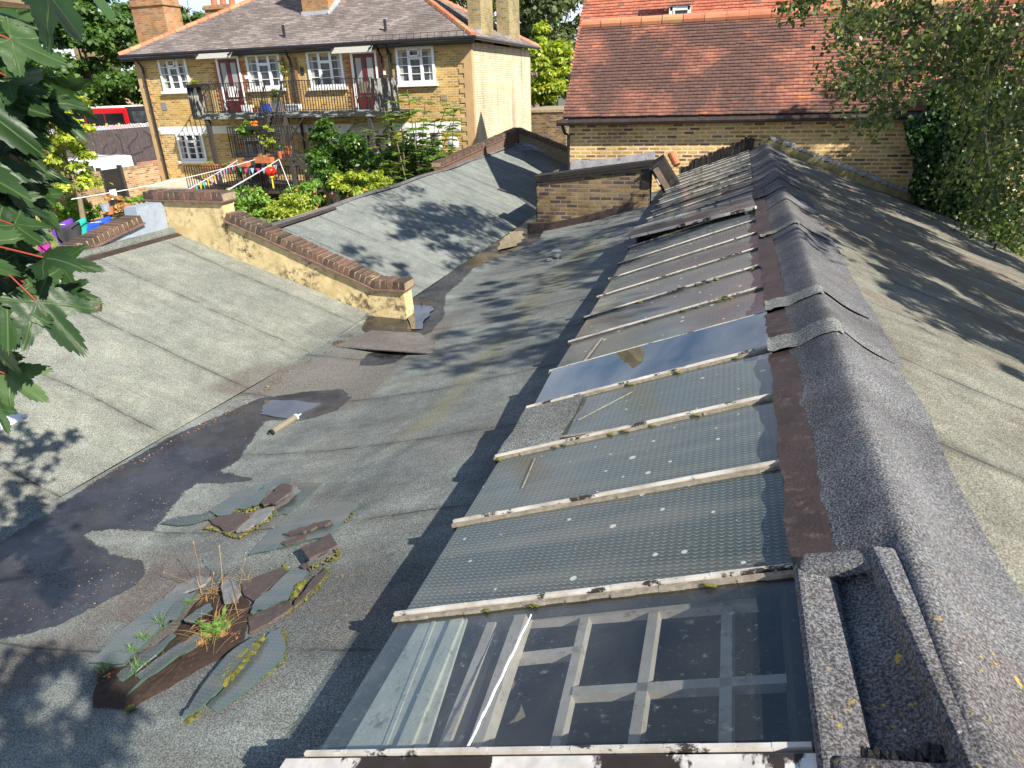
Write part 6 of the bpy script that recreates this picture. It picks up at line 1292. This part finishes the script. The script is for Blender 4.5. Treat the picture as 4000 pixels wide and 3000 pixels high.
mossrun([(840, 1350), (920, 1250), (1020, 1160)], 20, .015, 'left moss stripe on the dark glass piece', 3.5); mossrun([(880, 1360), (970, 1270), (1030, 1180), (1110, 1070)], 24, .014, 'right moss stripe on the dark glass piece', 3.5); mossrun([(1220, 1010), (1235, 1100), (1225, 1190), (1110, 1290)], 22, .008, 'thin moss edging the dark glass piece')
mossrun([(670, 1550), (720, 1500)], 6, .014, 'moss at the bottom tip of the glass blade'); mossrun([(300, 1475), (335, 1465)], 4, .014, 'moss tuft on bare felt below the soil'); mossrun([(1385, 640), (1500, 590), (1550, 560), (1510, 500)], 18, .009, 'moss round the thick brown board'); mossrun([(1530, 400), (1610, 330), (1660, 265)], 12, .007, 'thin moss at the right edge of the lone glass piece')
# weed
wc = onfelt(*zz((840, 1020))); wd = empty('plantain_weed', wc, label='plantain weed with green and dried leaves growing out of the broken glass', cat='weed')
def blades(name, n, mat, L0, L1, w_, spread, lift, az=(0, 6.28)):
    V = []; Fq = []
    for i in range(n):
        a = rnd.uniform(*az); L_ = rnd.uniform(L0, L1); base = wc + Vector((rnd.gauss(0, spread), rnd.gauss(0, spread), .02)); e = rnd.uniform(*lift); d = Vector((math.cos(a) * math.cos(e), math.sin(a) * math.cos(e), math.sin(e))); s = Vector((-math.sin(a), math.cos(a), 0)); m_ = 6
        for k in range(m_ + 1):
            t = k / m_; p = base + d * L_ * t + Vector((0, 0, -L_ * .55 * t * t * math.cos(e))); ww = w_ * math.sin(math.pi * min(.97, t * .9 + .08)) * rnd.uniform(.9, 1.1); V += [tuple(p - s * ww), tuple(p + s * ww)]
            if k: b_ = len(V) - 4; Fq.append((b_, b_ + 1, b_ + 3, b_ + 2))
    np_mesh(name, np.array(V), np.array(Fq), mat, wd)
M['weed'] = leafm('plantain leaf', [(0, (.06, .15, .025)), (1, (.19, .31, .07))])
blades('green_leaf', 26, M['weed'], .07, .14, .009, .025, (.25, 1.2)); blades('dried_leaf', 40, M['dry'], .06, .15, .009, .04, (-.05, .5)); blades('dry_grass', 110, M['dry'], .10, .30, .0014, .05, (0, .6)); 
wc0 = wc; wc = onfelt(*zz((800, 790))); blades('dry_grass', 50, M['dry'], .05, .16, .0015, .03, (.1, 1.0)); wc = onfelt(*zz((980, 740))); blades('dry_grass', 16, M['dry'], .05, .12, .0013, .02, (.1, 1.0)); wc = wc0
mb = MB()
for (b0, tp) in (((740, 800), (690, 490)), ((790, 780), (805, 670)), ((860, 790), (840, 515)), ((930, 890), (990, 590)), ((760, 800), (520, 660))):
    p = onfelt(*zz(b0)); q0 = Vector(ray(*zz(tp))); q = q0 * ((p.y + .10) / q0.y); mb.tube([p, p.lerp(q, .5) + Vector((.0, .01, .02)), q], .0013, 4); mb.tube([q, q + (q - p).normalized() * .008, q + (q - p).normalized() * .018], [.002, .0038, .002], 5)
mb.build('seed_stalk', M['dry'], wd)
for i, (x, y) in enumerate(((510, 1010), (420, 1100), (330, 1180), (200, 1280), (370, 1280), (680, 900))):
    wc = onfelt(*zz((x, y))) + Vector((0, 0, .05)); wd = empty('grass_tuft', wc, label=['grass tuft on the large left glass sheet', 'brightest grass tuft at the middle of the left sheet', 'grass tuft near the lower corner of the left sheet', 'yellow grass tuft on the soil at the bottom left', 'tiny grass tuft between the narrow glass blades', 'grass tuft at the top of the left glass sheet'][i], cat='grass'); blades('blade', 22, M['weed'], .03, .075, .0018, .012, (.2, 1.3))
# loose leaves, grit in the gutter
M['litter'] = by_rnd('leaf litter', [(0, (.10, .05, .03)), (.7, (.22, .09, .05)), (.9, (.5, .25, .08)), (1, (.45, .4, .12))], .85, .3, 30, 0)
M['chip'] = by_rnd('chips', [(0, (.04, .035, .03)), (.6, (.10, .11, .11)), (1, (.3, .33, .30))], .7, .2, 30, 0)
def scatter(path, n, w_, s, label, name='leaf_litter', mat='litter'):
    P = []; N = []
    for i in range(n):
        t = rnd.random() * (len(path) - 1); k = min(int(t), len(path) - 2); u = path[k][0] + (path[k + 1][0] - path[k][0]) * (t - k) + rnd.gauss(0, w_); v = path[k][1] + (path[k + 1][1] - path[k][1]) * (t - k) + rnd.gauss(0, w_ * .5)
        P.append(tuple(onfelt(u, v, .012))); N.append((rnd.uniform(-.5, .5), rnd.uniform(-.5, .5), 1))
    o = leaf_mesh(name, np.array(P), np.array(N), s, M[mat], None); tag(o, label, 'leaf litter', kind='stuff')
scatter([(330, 1900), (620, 1760), (830, 1640), (1010, 1540), (1120, 1450), (1290, 1370), (1440, 1265)], 420, 10, .016, 'brown leaf litter caught along the edge of the gutter')
scatter([(380, 2640), (560, 2620), (700, 2540), (800, 2500), (900, 2480)], 420, 26, .016, 'dead leaves and husks on the soil under the broken glass')
scatter([(560, 2050), (700, 1980), (850, 2000), (1050, 2050), (1150, 2250)], 260, 60, .011, 'small chips of slate and glass round the debris piles', 'slate_chips', 'chip')
scatter([(60, 2180), (200, 2260), (460, 2230), (400, 2330), (150, 2400)], 260, 50, .010, 'grit and litter in the dark wet corner of the gutter'); scatter([(1500, 1290), (1600, 1290), (1900, 1000), (2080, 900), (2120, 880)], 200, 14, .02, 'black litter beside the far puddles', mat='soil')
scatter([(3160, 2100), (3300, 2400), (3500, 2900), (3200, 1700)], 5, 40, .01, 'x') if False else None
# sealant tube on the felt
ta, tb = onfelt(1060, 1690, .03), onfelt(1155, 1630, .03); tu = empty('sealant_tube', ta, label='empty silver sealant cartridge with white nozzle lying beside the puddle', cat='sealant tube')
mb = MB(); mb.tube([ta, tb], .027, 16, cap=False); mb.build('cartridge', paint('metallic beige tube', (.42, .36, .26), .35, .2, 6, 0, metal=.5), tu)
d_ = (tb - ta).normalized(); mb = MB(); mb.tube([tb - d_ * .005, tb + d_ * .012], .0285, 16); mb.tube([tb + d_ * .012, tb + d_ * .02, tb + d_ * .07], [.012, .009, .004], 8); mb.build('nozzle', M['white'], tu)
mb = MB(); mb.tube([ta + d_ * .01, ta + d_ * .012], .024, 14); mb.tube([ta - d_ * .012, ta + d_ * .012], .029, 14, cap=False); mb.build('plunger', M['black'], tu)
# white sheet at the left edge
ws = empty('white_board', (-6, 4, -2), label='white board with a bolt near its corner at the left edge of the roof', cat='board')
q = [at(-250, 1480, D=3.1), at(20, 1590, D=3.25), at(112, 1628, D=3.2), at(-60, 1710, D=3.05), at(-300, 1800, D=2.9)]; n_ = (q[2] - q[0]).cross(q[3] - q[0]).normalized(); n_ = n_ if n_.z > 0 else -n_; mb = MB(); mb.prism(q, n_, .008); mb.build('sheet', M['white'], ws); mb = MB(); b0 = at(92, 1630, D=3.19); mb.tube([b0 + n_ * .0, b0 + n_ * .012], .01, 10); mb.build('bolt', M['steel'], ws)
# broken box frame and fallen pot by the tiled house
bxp = at(2600, 690, Y=12.9); bxe = empty('broken_roof_hatch', bxp, label='tilted broken hatch box with worn plywood lid at the end of the brick stub wall', cat='hatch')
R = Matrix.Translation(bxp) @ Matrix.Rotation(math.radians(-32), 4, 'Y') @ Matrix.Rotation(math.radians(14), 4, 'X')
mb = MB(); mb.box((-.17, -.05, -.32), (.13, .30, .30), M=R); mb.build('box_side', M['bitumen'], bxe)
mb = MB(); mb.box((.0, -.075, -.30), (.14, -.052, .28), M=R); mb.box((-.17, -.075, -.34), (.15, -.045, -.30), M=R); mb.box((-.17, -.075, .28), (.15, -.045, .33), M=R); mb.build('frame', M['dwood'], bxe)
mb = MB(); mb.box((-.12, -.07, -.27), (.0, -.053, .26), M=R); mb.build('lid', paint('worn ply', (.27, .20, .14), .8, .4, 6, .3, dirt=(.10, .09, .08)), bxe)
mb = MB(); mb.box((-.155, -.08, -.05), (-.135, -.076, .08), M=R); mb.build('white_label', M['white'], bxe)
mb = MB(); a, b_ = at(2622, 598, Y=14.4), at(2645, 645, Y=14.3); mb.tube([b_, a], [.075, .085], 12); tag(mb.build('clay_pot', M['terra']), 'orange clay pot leaning against the wall behind the hatch box', 'clay pot')
# ---------------------------------------------------------------- birch and ivy on the right
bt = empty('birch_tree', (7.2, 8.5, GZ), label='birch tree hanging over the right roof slope and the tiled house', cat='tree')
mb = MB(); mb.tube([(7.2, 8.5, GZ), (7.0, 8.3, -1), (6.6, 8.0, 2), (6.4, 7.6, 5.2)], [.16, .13, .09, .03], 8); mb.build('trunk', paint('birch bark', (.42, .38, .32), .8, .4, 6, .4, dirt=(.08, .07, .06)), bt)
P = []; N = []; mb = MB()
def twig(pts, n, w_, r=.004, lw=.06):
    pts = [Vector(p) for p in pts]; mb.tube(pts, [r * 2.2] + [r] * (len(pts) - 1), 4)
    for i in range(n):
        t = (rnd.random() ** .8) * (len(pts) - 1); k = min(int(t), len(pts) - 2); q = pts[k].lerp(pts[k + 1], t - k); P.append((q.x + rnd.gauss(0, w_), q.y + rnd.gauss(0, w_), q.z + rnd.gauss(0, w_) - .03)); N.append((rnd.gauss(0, 1) , rnd.gauss(-.6, 1), rnd.gauss(.2, .6)))
strands = [((3560, -60), (3420, 60), (3300, 140), (3250, 110)), ((3600, -40), (3480, 150), (3380, 260), (3290, 220)), ((3650, 40), (3560, 200), (3420, 300), (3300, 200)), ((3700, 60), (3600, 230), (3450, 300), (3380, 380), (3290, 390)), ((3750, 0), (3640, 180), (3540, 260), (3480, 380), (3460, 460)),
 ((3800, 60), (3700, 200), (3620, 300), (3560, 200)), ((3900, 0), (3800, 150), (3740, 260), (3690, 330)), ((4050, 40), (3920, 160), (3850, 300), (3800, 420)), ((3300, -80), (3200, -20), (3150, 10), (3110, 30)), ((3500, -100), (3420, -20), (3330, 20), (3260, 30)), ((4000, 100), (3900, 250), (3860, 420), (3840, 560)), ((3650, -50), (3560, 60), (3460, 90), (3360, 60)), ((3900, 60), (3780, 90), (3650, 120), (3540, 100)), ((4050, 200), (3960, 330), (3920, 470), (3900, 620)), ((3860, -60), (3760, 30), (3640, 40), (3560, -20)), ((3700, 300), (3560, 380), (3440, 460), (3400, 500)), ((3460, 250), (3420, 330), (3330, 350), (3250, 330))]
for i, s in enumerate(strands):
    for rep in range(4):
        Y = rnd.uniform(8.0, 11.0); o = (rnd.gauss(0, 26), rnd.gauss(0, 22)); pts = [at(u + o[0] * (k + .5) / 2, v + o[1] * (k + .5) / 2, Y=Y + .15 * k) for k, (u, v) in enumerate(s)]; twig(pts, 82 if i < 11 else 80, .085 if i else .06)
for k in range(48):     # dense mass on the right
    u, v = 3790 + 300 * rnd.random() ** .8, -80 + 620 * rnd.random(); Y = rnd.uniform(8.5, 11.5); a = at(u, v, Y=Y); twig([a, a + Vector((-.1, .05, -.25)), a + Vector((-.15, 0, -.55))], 60, .12)
for k in range(60):     # lower right mass beside the slope
    v = 560 + 480 * rnd.random(); u = 3660 + (v - 560) * .5 + rnd.random() * (4100 - 3660 - (v - 560) * .4); Y = rnd.uniform(11.2, 13.6); a = at(u, v, Y=Y); twig([a, a + Vector((-.1, 0, -.2)), a + Vector((-.12, 0, -.5))], 65, .13)
leaf_mesh('foliage', np.array(P), np.array(N), .062, M['leaf_birch'], bt, .75, .05)
mb.build('twig', M['wood'], bt)
mb = MB(); mb.tube([at(3860, 250, Y=9.5), at(3850, 420, Y=9.5), at(3848, 520, Y=9.6), at(3868, 660, Y=9.7)], [.012, .014, .012, .006], 6); mb.tube([at(3440, 88, Y=9), at(3520, 100, Y=9.2), at(3640, 70, Y=9.4)], .008, 5); mb.build('pale_branch', paint('pale bark', (.45, .36, .27), .8, .2, 5, 0), bt)
# upper crown that throws the dappled shade
CP = []; CN = []
def shade(target, dist, rad, n, br=.3, nb=14):
    c = Vector(target) + SUN * dist; p, q, _ = crown_pts(c, rad, nb, n, br); CP.append(p); CN.append(q)
for k in range(78):
    x = rnd.uniform(1.3, 4.3); y = rnd.uniform(3.7 + .55 * (x - 1), 14.5); shade((x, y, -1.2 - .36 * (x - .6)), rnd.uniform(4.5, 7.5), (rnd.uniform(.5, 1.1), rnd.uniform(.5, 1.1), .45), 900, .3, 9)
for k in range(8): shade((rnd.uniform(-5.6, -4.0), rnd.uniform(9.8, 13.5), -2.3), rnd.uniform(9, 12), (.8, .8, .5), 560, .3, 8)
for k in range(7): shade((rnd.uniform(-.3, .9), rnd.uniform(7.5, 14.5), -1.4), rnd.uniform(6, 8), (.6, .8, .4), 620, .3, 8)
for k in range(2): shade((rnd.uniform(-3.2, -1.2), rnd.uniform(6.5, 12), -2.3), rnd.uniform(8, 10), (.5, 1.0, .4), 380, .3, 7)
for (u, v, z, d, r, n, nb) in ((3300, 850, -1.5, 6.5, (1.3, 1.3, .8), 2600, 22), (3600, 1010, -1.9, 5.5, (1.2, 1.0, .7), 2400, 20), (3850, 1230, -2.1, 4.6, (.9, .8, .5), 1500, 14), (3450, 1000, -1.7, 6.0, (1.2, 1.0, .6), 1800, 14), (3200, 640, -1.3, 7.5, (1.3, 1.6, .8), 2600, 22), (3500, 760, -2.0, 6.2, (1.5, 1.6, .9), 3000, 22), (2650, 800, -1.6, 8.5, (1.6, 1.5, .8), 1500, 12), (2350, 1000, -1.9, 8.5, (.9, 1.2, .7), 950, 10), (1900, 900, -2.4, 10.5, (1.6, 1.9, .9), 2600, 20), (1700, 830, -2.2, 11, (1.3, 1.6, .9), 1900, 14), (1500, 1010, -2.2, 10.8, (.75, .6, .5), 650, 9), (1850, 1350, -2.4, 8.8, (.45, 1.3, .4), 520, 7), (2080, 1350, -2.0, 8.2, (.4, 1.2, .4), 420, 6), (3700, 1420, -2.0, 4.4, (.45, .4, .3), 260, 5), (3050, 560, -1.2, 8.0, (1.2, 1.5, .8), 2000, 14), (3560, 560, -2.2, 6, (1.6, 1.8, 1), 2600, 16), (3300, 480, -1.4, 7, (1.5, 1.0, 1), 1800, 12)):
    a = at(u, v, Z=z); a = Vector((a.x, min(a.y, 15), a.z)); shade(a, d, r, n, .3, nb)
leaf_mesh('crown', np.concatenate(CP), np.concatenate(CN), .085, M['leaf_birch'], bt, .8, .05)
iv = empty('ivy', (4, YE - .2, GZ), label='dark green ivy climbing the right end of the yellow brick wall', cat='ivy'); P = []; N = []
for k in range(15000):
    v = rnd.uniform(330, 1000); lim = np.interp(v, [330, 360, 420, 480, 560, 640, 740, 800, 1000], [3660, 3615, 3640, 3540, 3560, 3590, 3560, 3590, 3800]); u = lim + abs(rnd.gauss(0, 180)) + rnd.uniform(-14, 6); 
    if u > 4080: continue
    d = rnd.random() ** 2 * .55 + .02 + max(0, (700 - abs(v - 600)) / 5000); a = at(u, v, Y=YE - d); P.append(tuple(a)); N.append((rnd.gauss(0, .5), -1 + rnd.gauss(0, .4), rnd.gauss(.7, .4)))
leaf_mesh('foliage', np.array(P), np.array(N), .085, M['leaf_ivy'], iv, .85, .05)
mb = MB(); 
for k in range(6): a = at(3620 + 50 * k, 900, Y=YE - .03); mb.tube([(a.x, a.y, -3.8), (a.x - .2, a.y, -2.2), (a.x - .35, a.y, -.9)], .018, 5)
mb.build('stem', M['wood'], iv)
gi = np.stack([nr.uniform(4.2, 9, 16000), nr.uniform(2, 14.6, 16000), np.zeros(16000)], 1); gi[:, 2] = -2.75 + .25 * np.sin(gi[:, 0] * 2.1) * np.sin(gi[:, 1] * 1.7) + nr.uniform(-.1, .12, 16000)
o = leaf_mesh('ground_ivy', gi, np.array([0, 0, 1.]) + nr.normal(size=(16000, 3)) * .4, .10, M['leaf_lime'], None, .85, .05); tag(o, 'low ivy and bramble cover beyond the right edge of the roof', 'ground cover', kind='stuff')
mb = MB(); mb.grid(lambda u, v: (4.3 + 9 * u, 1 + 13.7 * v, -2.95 + .2 * math.sin(u * 19) * math.sin(v * 24)), 20, 20); tag(mb.build('bank', M['soil']), kind='structure')
# ---------------------------------------------------------------- maple in the foreground
M['maple'] = None
def maplem():
    b = NB('maple leaf'); uvn = b.uv(); x, y, _z = b.sep(uvn)
    c = b.ramp(b.attr('rnd'), [(0, (.012, .032, .010)), (.6, (.026, .062, .016)), (.85, (.05, .10, .03)), (1, (.13, .18, .08))]); n = b.noise(9, 5); c = b.mix(1.0, c, b.ramp(n, [(.3, .75), (.7, 1.2)]), 'MULTIPLY')
    v = b.attr('vein'); c = b.mix(b.ramp(v, [(0.0, 0.0), (1.0, .75)]), c, (.10, .16, .05)); b.bump(b.math('SUBTRACT', b.noise(22, 4), v), .5, .006); b.fin(c, .45, .4)
    tr = b.n('ShaderNodeBsdfTranslucent'); b.l(b.mix(1.0, c, (1.5, 1.8, .5), 'MULTIPLY'), tr.inputs[0]); ms = b.n('ShaderNodeMixShader'); ms.inputs[0].default_value = .16; b.l(b.b.outputs[0], ms.inputs[1]); b.l(tr.outputs[0], ms.inputs[2]); b.l(ms.outputs[0], b.out.inputs[0]); return b.m
M['maple'] = maplem()
# outline of one five lobed leaf in polar form, stalk at the origin
LOB = [(-150, .34), (-128, .62), (-104, .40), (-76, .56), (-56, .92), (-46, .96), (-38, .66), (-22, .50), (-14, .86), (-4, 1.18), (0, 1.28), (4, 1.18), (14, .86), (22, .50), (38, .66), (46, .96), (56, .92), (76, .56), (104, .40), (128, .62), (150, .34)]
VN = [(-128, .62), (-50, .96), (0, 1.28), (50, .96), (128, .62)]
def leafgeom(nr_=7):
    T = []; 
    for i in range(len(LOB) - 1):
        a0, r0 = LOB[i]; a1, r1 = LOB[i + 1]
        for k in range(6): t = k / 6; T.append((a0 + (a1 - a0) * t, (r0 + (r1 - r0) * t) * (1 + ((.05, -.045, .02)[k % 3]))))
    T.append(LOB[-1]); V = []; W = []
    for (a, r) in T:
        for j in range(nr_ + 1):
            s = j / nr_; ar = math.radians(a); x, y = r * s * math.sin(ar), r * s * math.cos(ar) ; V.append((x, y))
            d = min((abs(x * math.cos(math.radians(va)) - y * math.sin(math.radians(va))) if (x * math.sin(math.radians(va)) + y * math.cos(math.radians(va))) > 0 else 9) for va, vr in VN)
            W.append(max(0, 1 - d / .022))
    Fq = []
    for i in range(len(T) - 1):
        for j in range(nr_): a = i * (nr_ + 1) + j; Fq.append((a, a + 1, a + nr_ + 2, a + nr_ + 1))
    return np.array(V), np.array(W), np.array(Fq)
LV, LW, LF = leafgeom()
mp_ = empty('maple_tree', (-3.2, -.6, GZ), label='maple branches with large dark green lobed leaves filling the left edge of the view', cat='tree')
AV = []; AW = []; AF = []; AR = []; AU = []
def mleaf(c, tipdir, nrm, s):
    c = Vector(c); t = Vector(tipdir).normalized(); n = Vector(nrm); n = (n - t * n.dot(t)).normalized(); x = t.cross(n); b0 = sum(len(a) for a in AV)
    k1, k2, k3 = rnd.uniform(-.35, .1), rnd.uniform(-.5, .25), rnd.uniform(0, 6)
    X, Y = LV[:, 0], LV[:, 1]; Zl = k1 * X * X + k2 * (Y - .3) ** 2 * .6 + .05 * np.sin(6 * X + k3) * np.abs(Y) + .06 * np.abs(X) * np.sin(5 * Y + k3) + .025 * np.sin(14 * X + k3) - LW * .012
    Q = np.array(c)[None] + s * (np.outer(X, x) + np.outer(Y - .3, t) + np.outer(Zl, n)); AV.append(Q); AW.append(LW); AF.append(LF + b0); AR.append(np.full(len(LF), rnd.random()))
    return c - t * s * .3
VIEW = Vector(CM @ np.array([0, 0, -1.0])); RT = Vector(CM @ np.array([1.0, 0, 0])); UP = Vector(CM @ np.array([0, 1.0, 0]))
stalks = MB()
def pl(u, v, sz, ang, d=1.25, tilt=(0, 0, 0)):
    """leaf seen at (u, v), about sz wide on the photo, tip towards ang degrees (0 right, -90 down)"""
    u -= 105 if u > 60 and v < 950 else 60; sz *= .74; d = d * rnd.uniform(.9, 1.12); fwd = at(u, v, D=d); s = sz / F * d / 1.9; a = math.radians(ang); tip = RT * math.cos(a) + UP * math.sin(a) + VIEW * rnd.uniform(-.35, .35); nrm = -VIEW * .6 + Vector((0, 0, .7)) + SUN * .2 + Vector((rnd.gauss(0, .55), rnd.gauss(0, .55), rnd.gauss(0, .5))); j = mleaf(fwd, tip, nrm, s)
    e = j + Vector((rnd.uniform(-.06, 0), rnd.uniform(-.03, .03), rnd.uniform(.0, .07))) - RT * .05; stalks.tube([j, (j + e) / 2 + Vector((0, 0, .01)), e], .0011, 5)
for q in [(330, 20, 420, -50, 1.1), (480, -10, 300, -50, 1.3), (40, 60, 420, -20), (120, 130, 380, -15), (60, 230, 420, -30), (200, 180, 320, -25), (60, 380, 380, -20), (170, 300, 340, -10), (60, 500, 430, -20), (240, 420, 330, -25), (300, 430, 330, -35), (100, 600, 420, -20), (200, 330, 300, -15), (30, 700, 460, -10), (150, 560, 330, -30), (210, 720, 380, -35), (60, 840, 400, -25), (160, 830, 340, -40), (240, 800, 300, -45), (20, 960, 380, -70), (90, 930, 300, -10), (190, 900, 260, -35), (110, 1020, 320, -70), (20, 1110, 360, -90), (260, 1010, 300, -10, 1.15), (330, 1030, 260, -5, 1.2), (240, 1130, 400, -10, 1.15), (330, 1150, 230, -25, 1.2), (250, 1230, 430, -55, 1.1), (90, 1220, 380, -75, 1.2), (30, 1330, 340, -60), (60, 1440, 330, -40), (130, 1490, 290, -35), (20, 1560, 300, -80), (60, 1620, 180, -60), (-60, 300, 500, -10), (-60, 650, 500, -20), (-80, 1000, 500, -20), (-60, 150, 460, 0), (0, 430, 460, -40), (-20, 800, 460, -50), (130, 700, 330, -60), (30, 20, 420, -40)]:
    pl(*q)
for k in range(20): pl(rnd.uniform(-260, -20), rnd.uniform(-80, 1250), rnd.uniform(300, 460), rnd.uniform(-80, 10), rnd.uniform(1.3, 1.9))
# leaves out of view whose shade falls on the near felt
def shl(u, v, back, n, sp, sz=.075):
    g = onfelt(u, v); c = g + SUN * back
    for k in range(n): mleaf(c + Vector((rnd.gauss(0, sp), rnd.gauss(0, sp), rnd.gauss(0, sp))), (rnd.uniform(-1, 1), rnd.uniform(-1, 1), -.6), (rnd.gauss(0, .5), rnd.gauss(0, .5), 1), sz * rnd.uniform(.8, 1.2))
for (u, v, n, sp) in ((40, 1850, 34, .12), (170, 1760, 18, .08), (60, 1990, 26, .11), (260, 1720, 7, .04), (20, 1700, 16, .1)): shl(u, v, 4.6, n, sp)
for k in range(34):  # unseen leaf loop added to cast a person's shadow, no figure is built
    a = 2 * math.pi * k / 34
    if 1.0 < a < 1.5: continue
    shl(240 + 185 * math.cos(a), 2780 - 200 * math.sin(a), 4.75, 4, .04, .07)
for (u, v) in ((80, 2950), (40, 2650), (380, 2990), (0, 2800), (130, 2960), (250, 3010)): shl(u, v, 4.75, 12, .08)  # more unseen leaves added to fill out that shadow
Vv = np.concatenate(AV); fo = np_mesh('foliage', Vv, np.concatenate(AF), M['maple'], mp_, np.concatenate(AR), smooth=True)
wv = fo.data.attributes.new('vein', 'FLOAT', 'POINT'); wv.data.foreach_set('value', np.concatenate(AW).astype(np.float32))
stalks.build('leaf_stalk', paint('red leaf stalk', (.30, .05, .03), .5, .2, 5, 0), mp_)
mb = MB()
for pts in (((-300, 1130), (-60, 1170), (60, 1170), (130, 1120), (220, 1085)), ((-300, 500), (-60, 560), (80, 640), (180, 700)), ((-300, -50), (-50, 0), (120, 20), (300, -40)), ((-260, 900), (-30, 940), (80, 870))): mb.tube([at(u, v, D=1.25) for u, v in pts], [.012, .009, .006, .004, .003][:len(pts)], 6)
for (q, r_) in ((((-1.1, .9, -.35), (-2.0, .2, -.2), (-3.0, -.5, .1)), .02),): mb.tube(q, [.012, .02, .04], 8)
mb.tube([(-3.2, -.6, GZ), (-3.1, -.6, -1), (-3.0, -.5, .4), (-2.9, -.4, 2)], [.14, .12, .1, .05], 10)
mb.build('branch', paint('maple bark', (.16, .11, .06), .7, .3, 12, .3), mp_)

# repeats share a group
from collections import Counter
tops = [o for o in sc.objects if o.parent is None and o.get('label')]
cnt = Counter(o.name.split('.')[0] for o in tops)
for o in tops:
    nm = o.name.split('.')[0]
    if cnt[nm] > 1 and not o.get('group'):
        w_ = nm.replace('_', ' '); o['group'] = (w_ if w_.endswith('s') else w_ + 's') + ' in the scene'
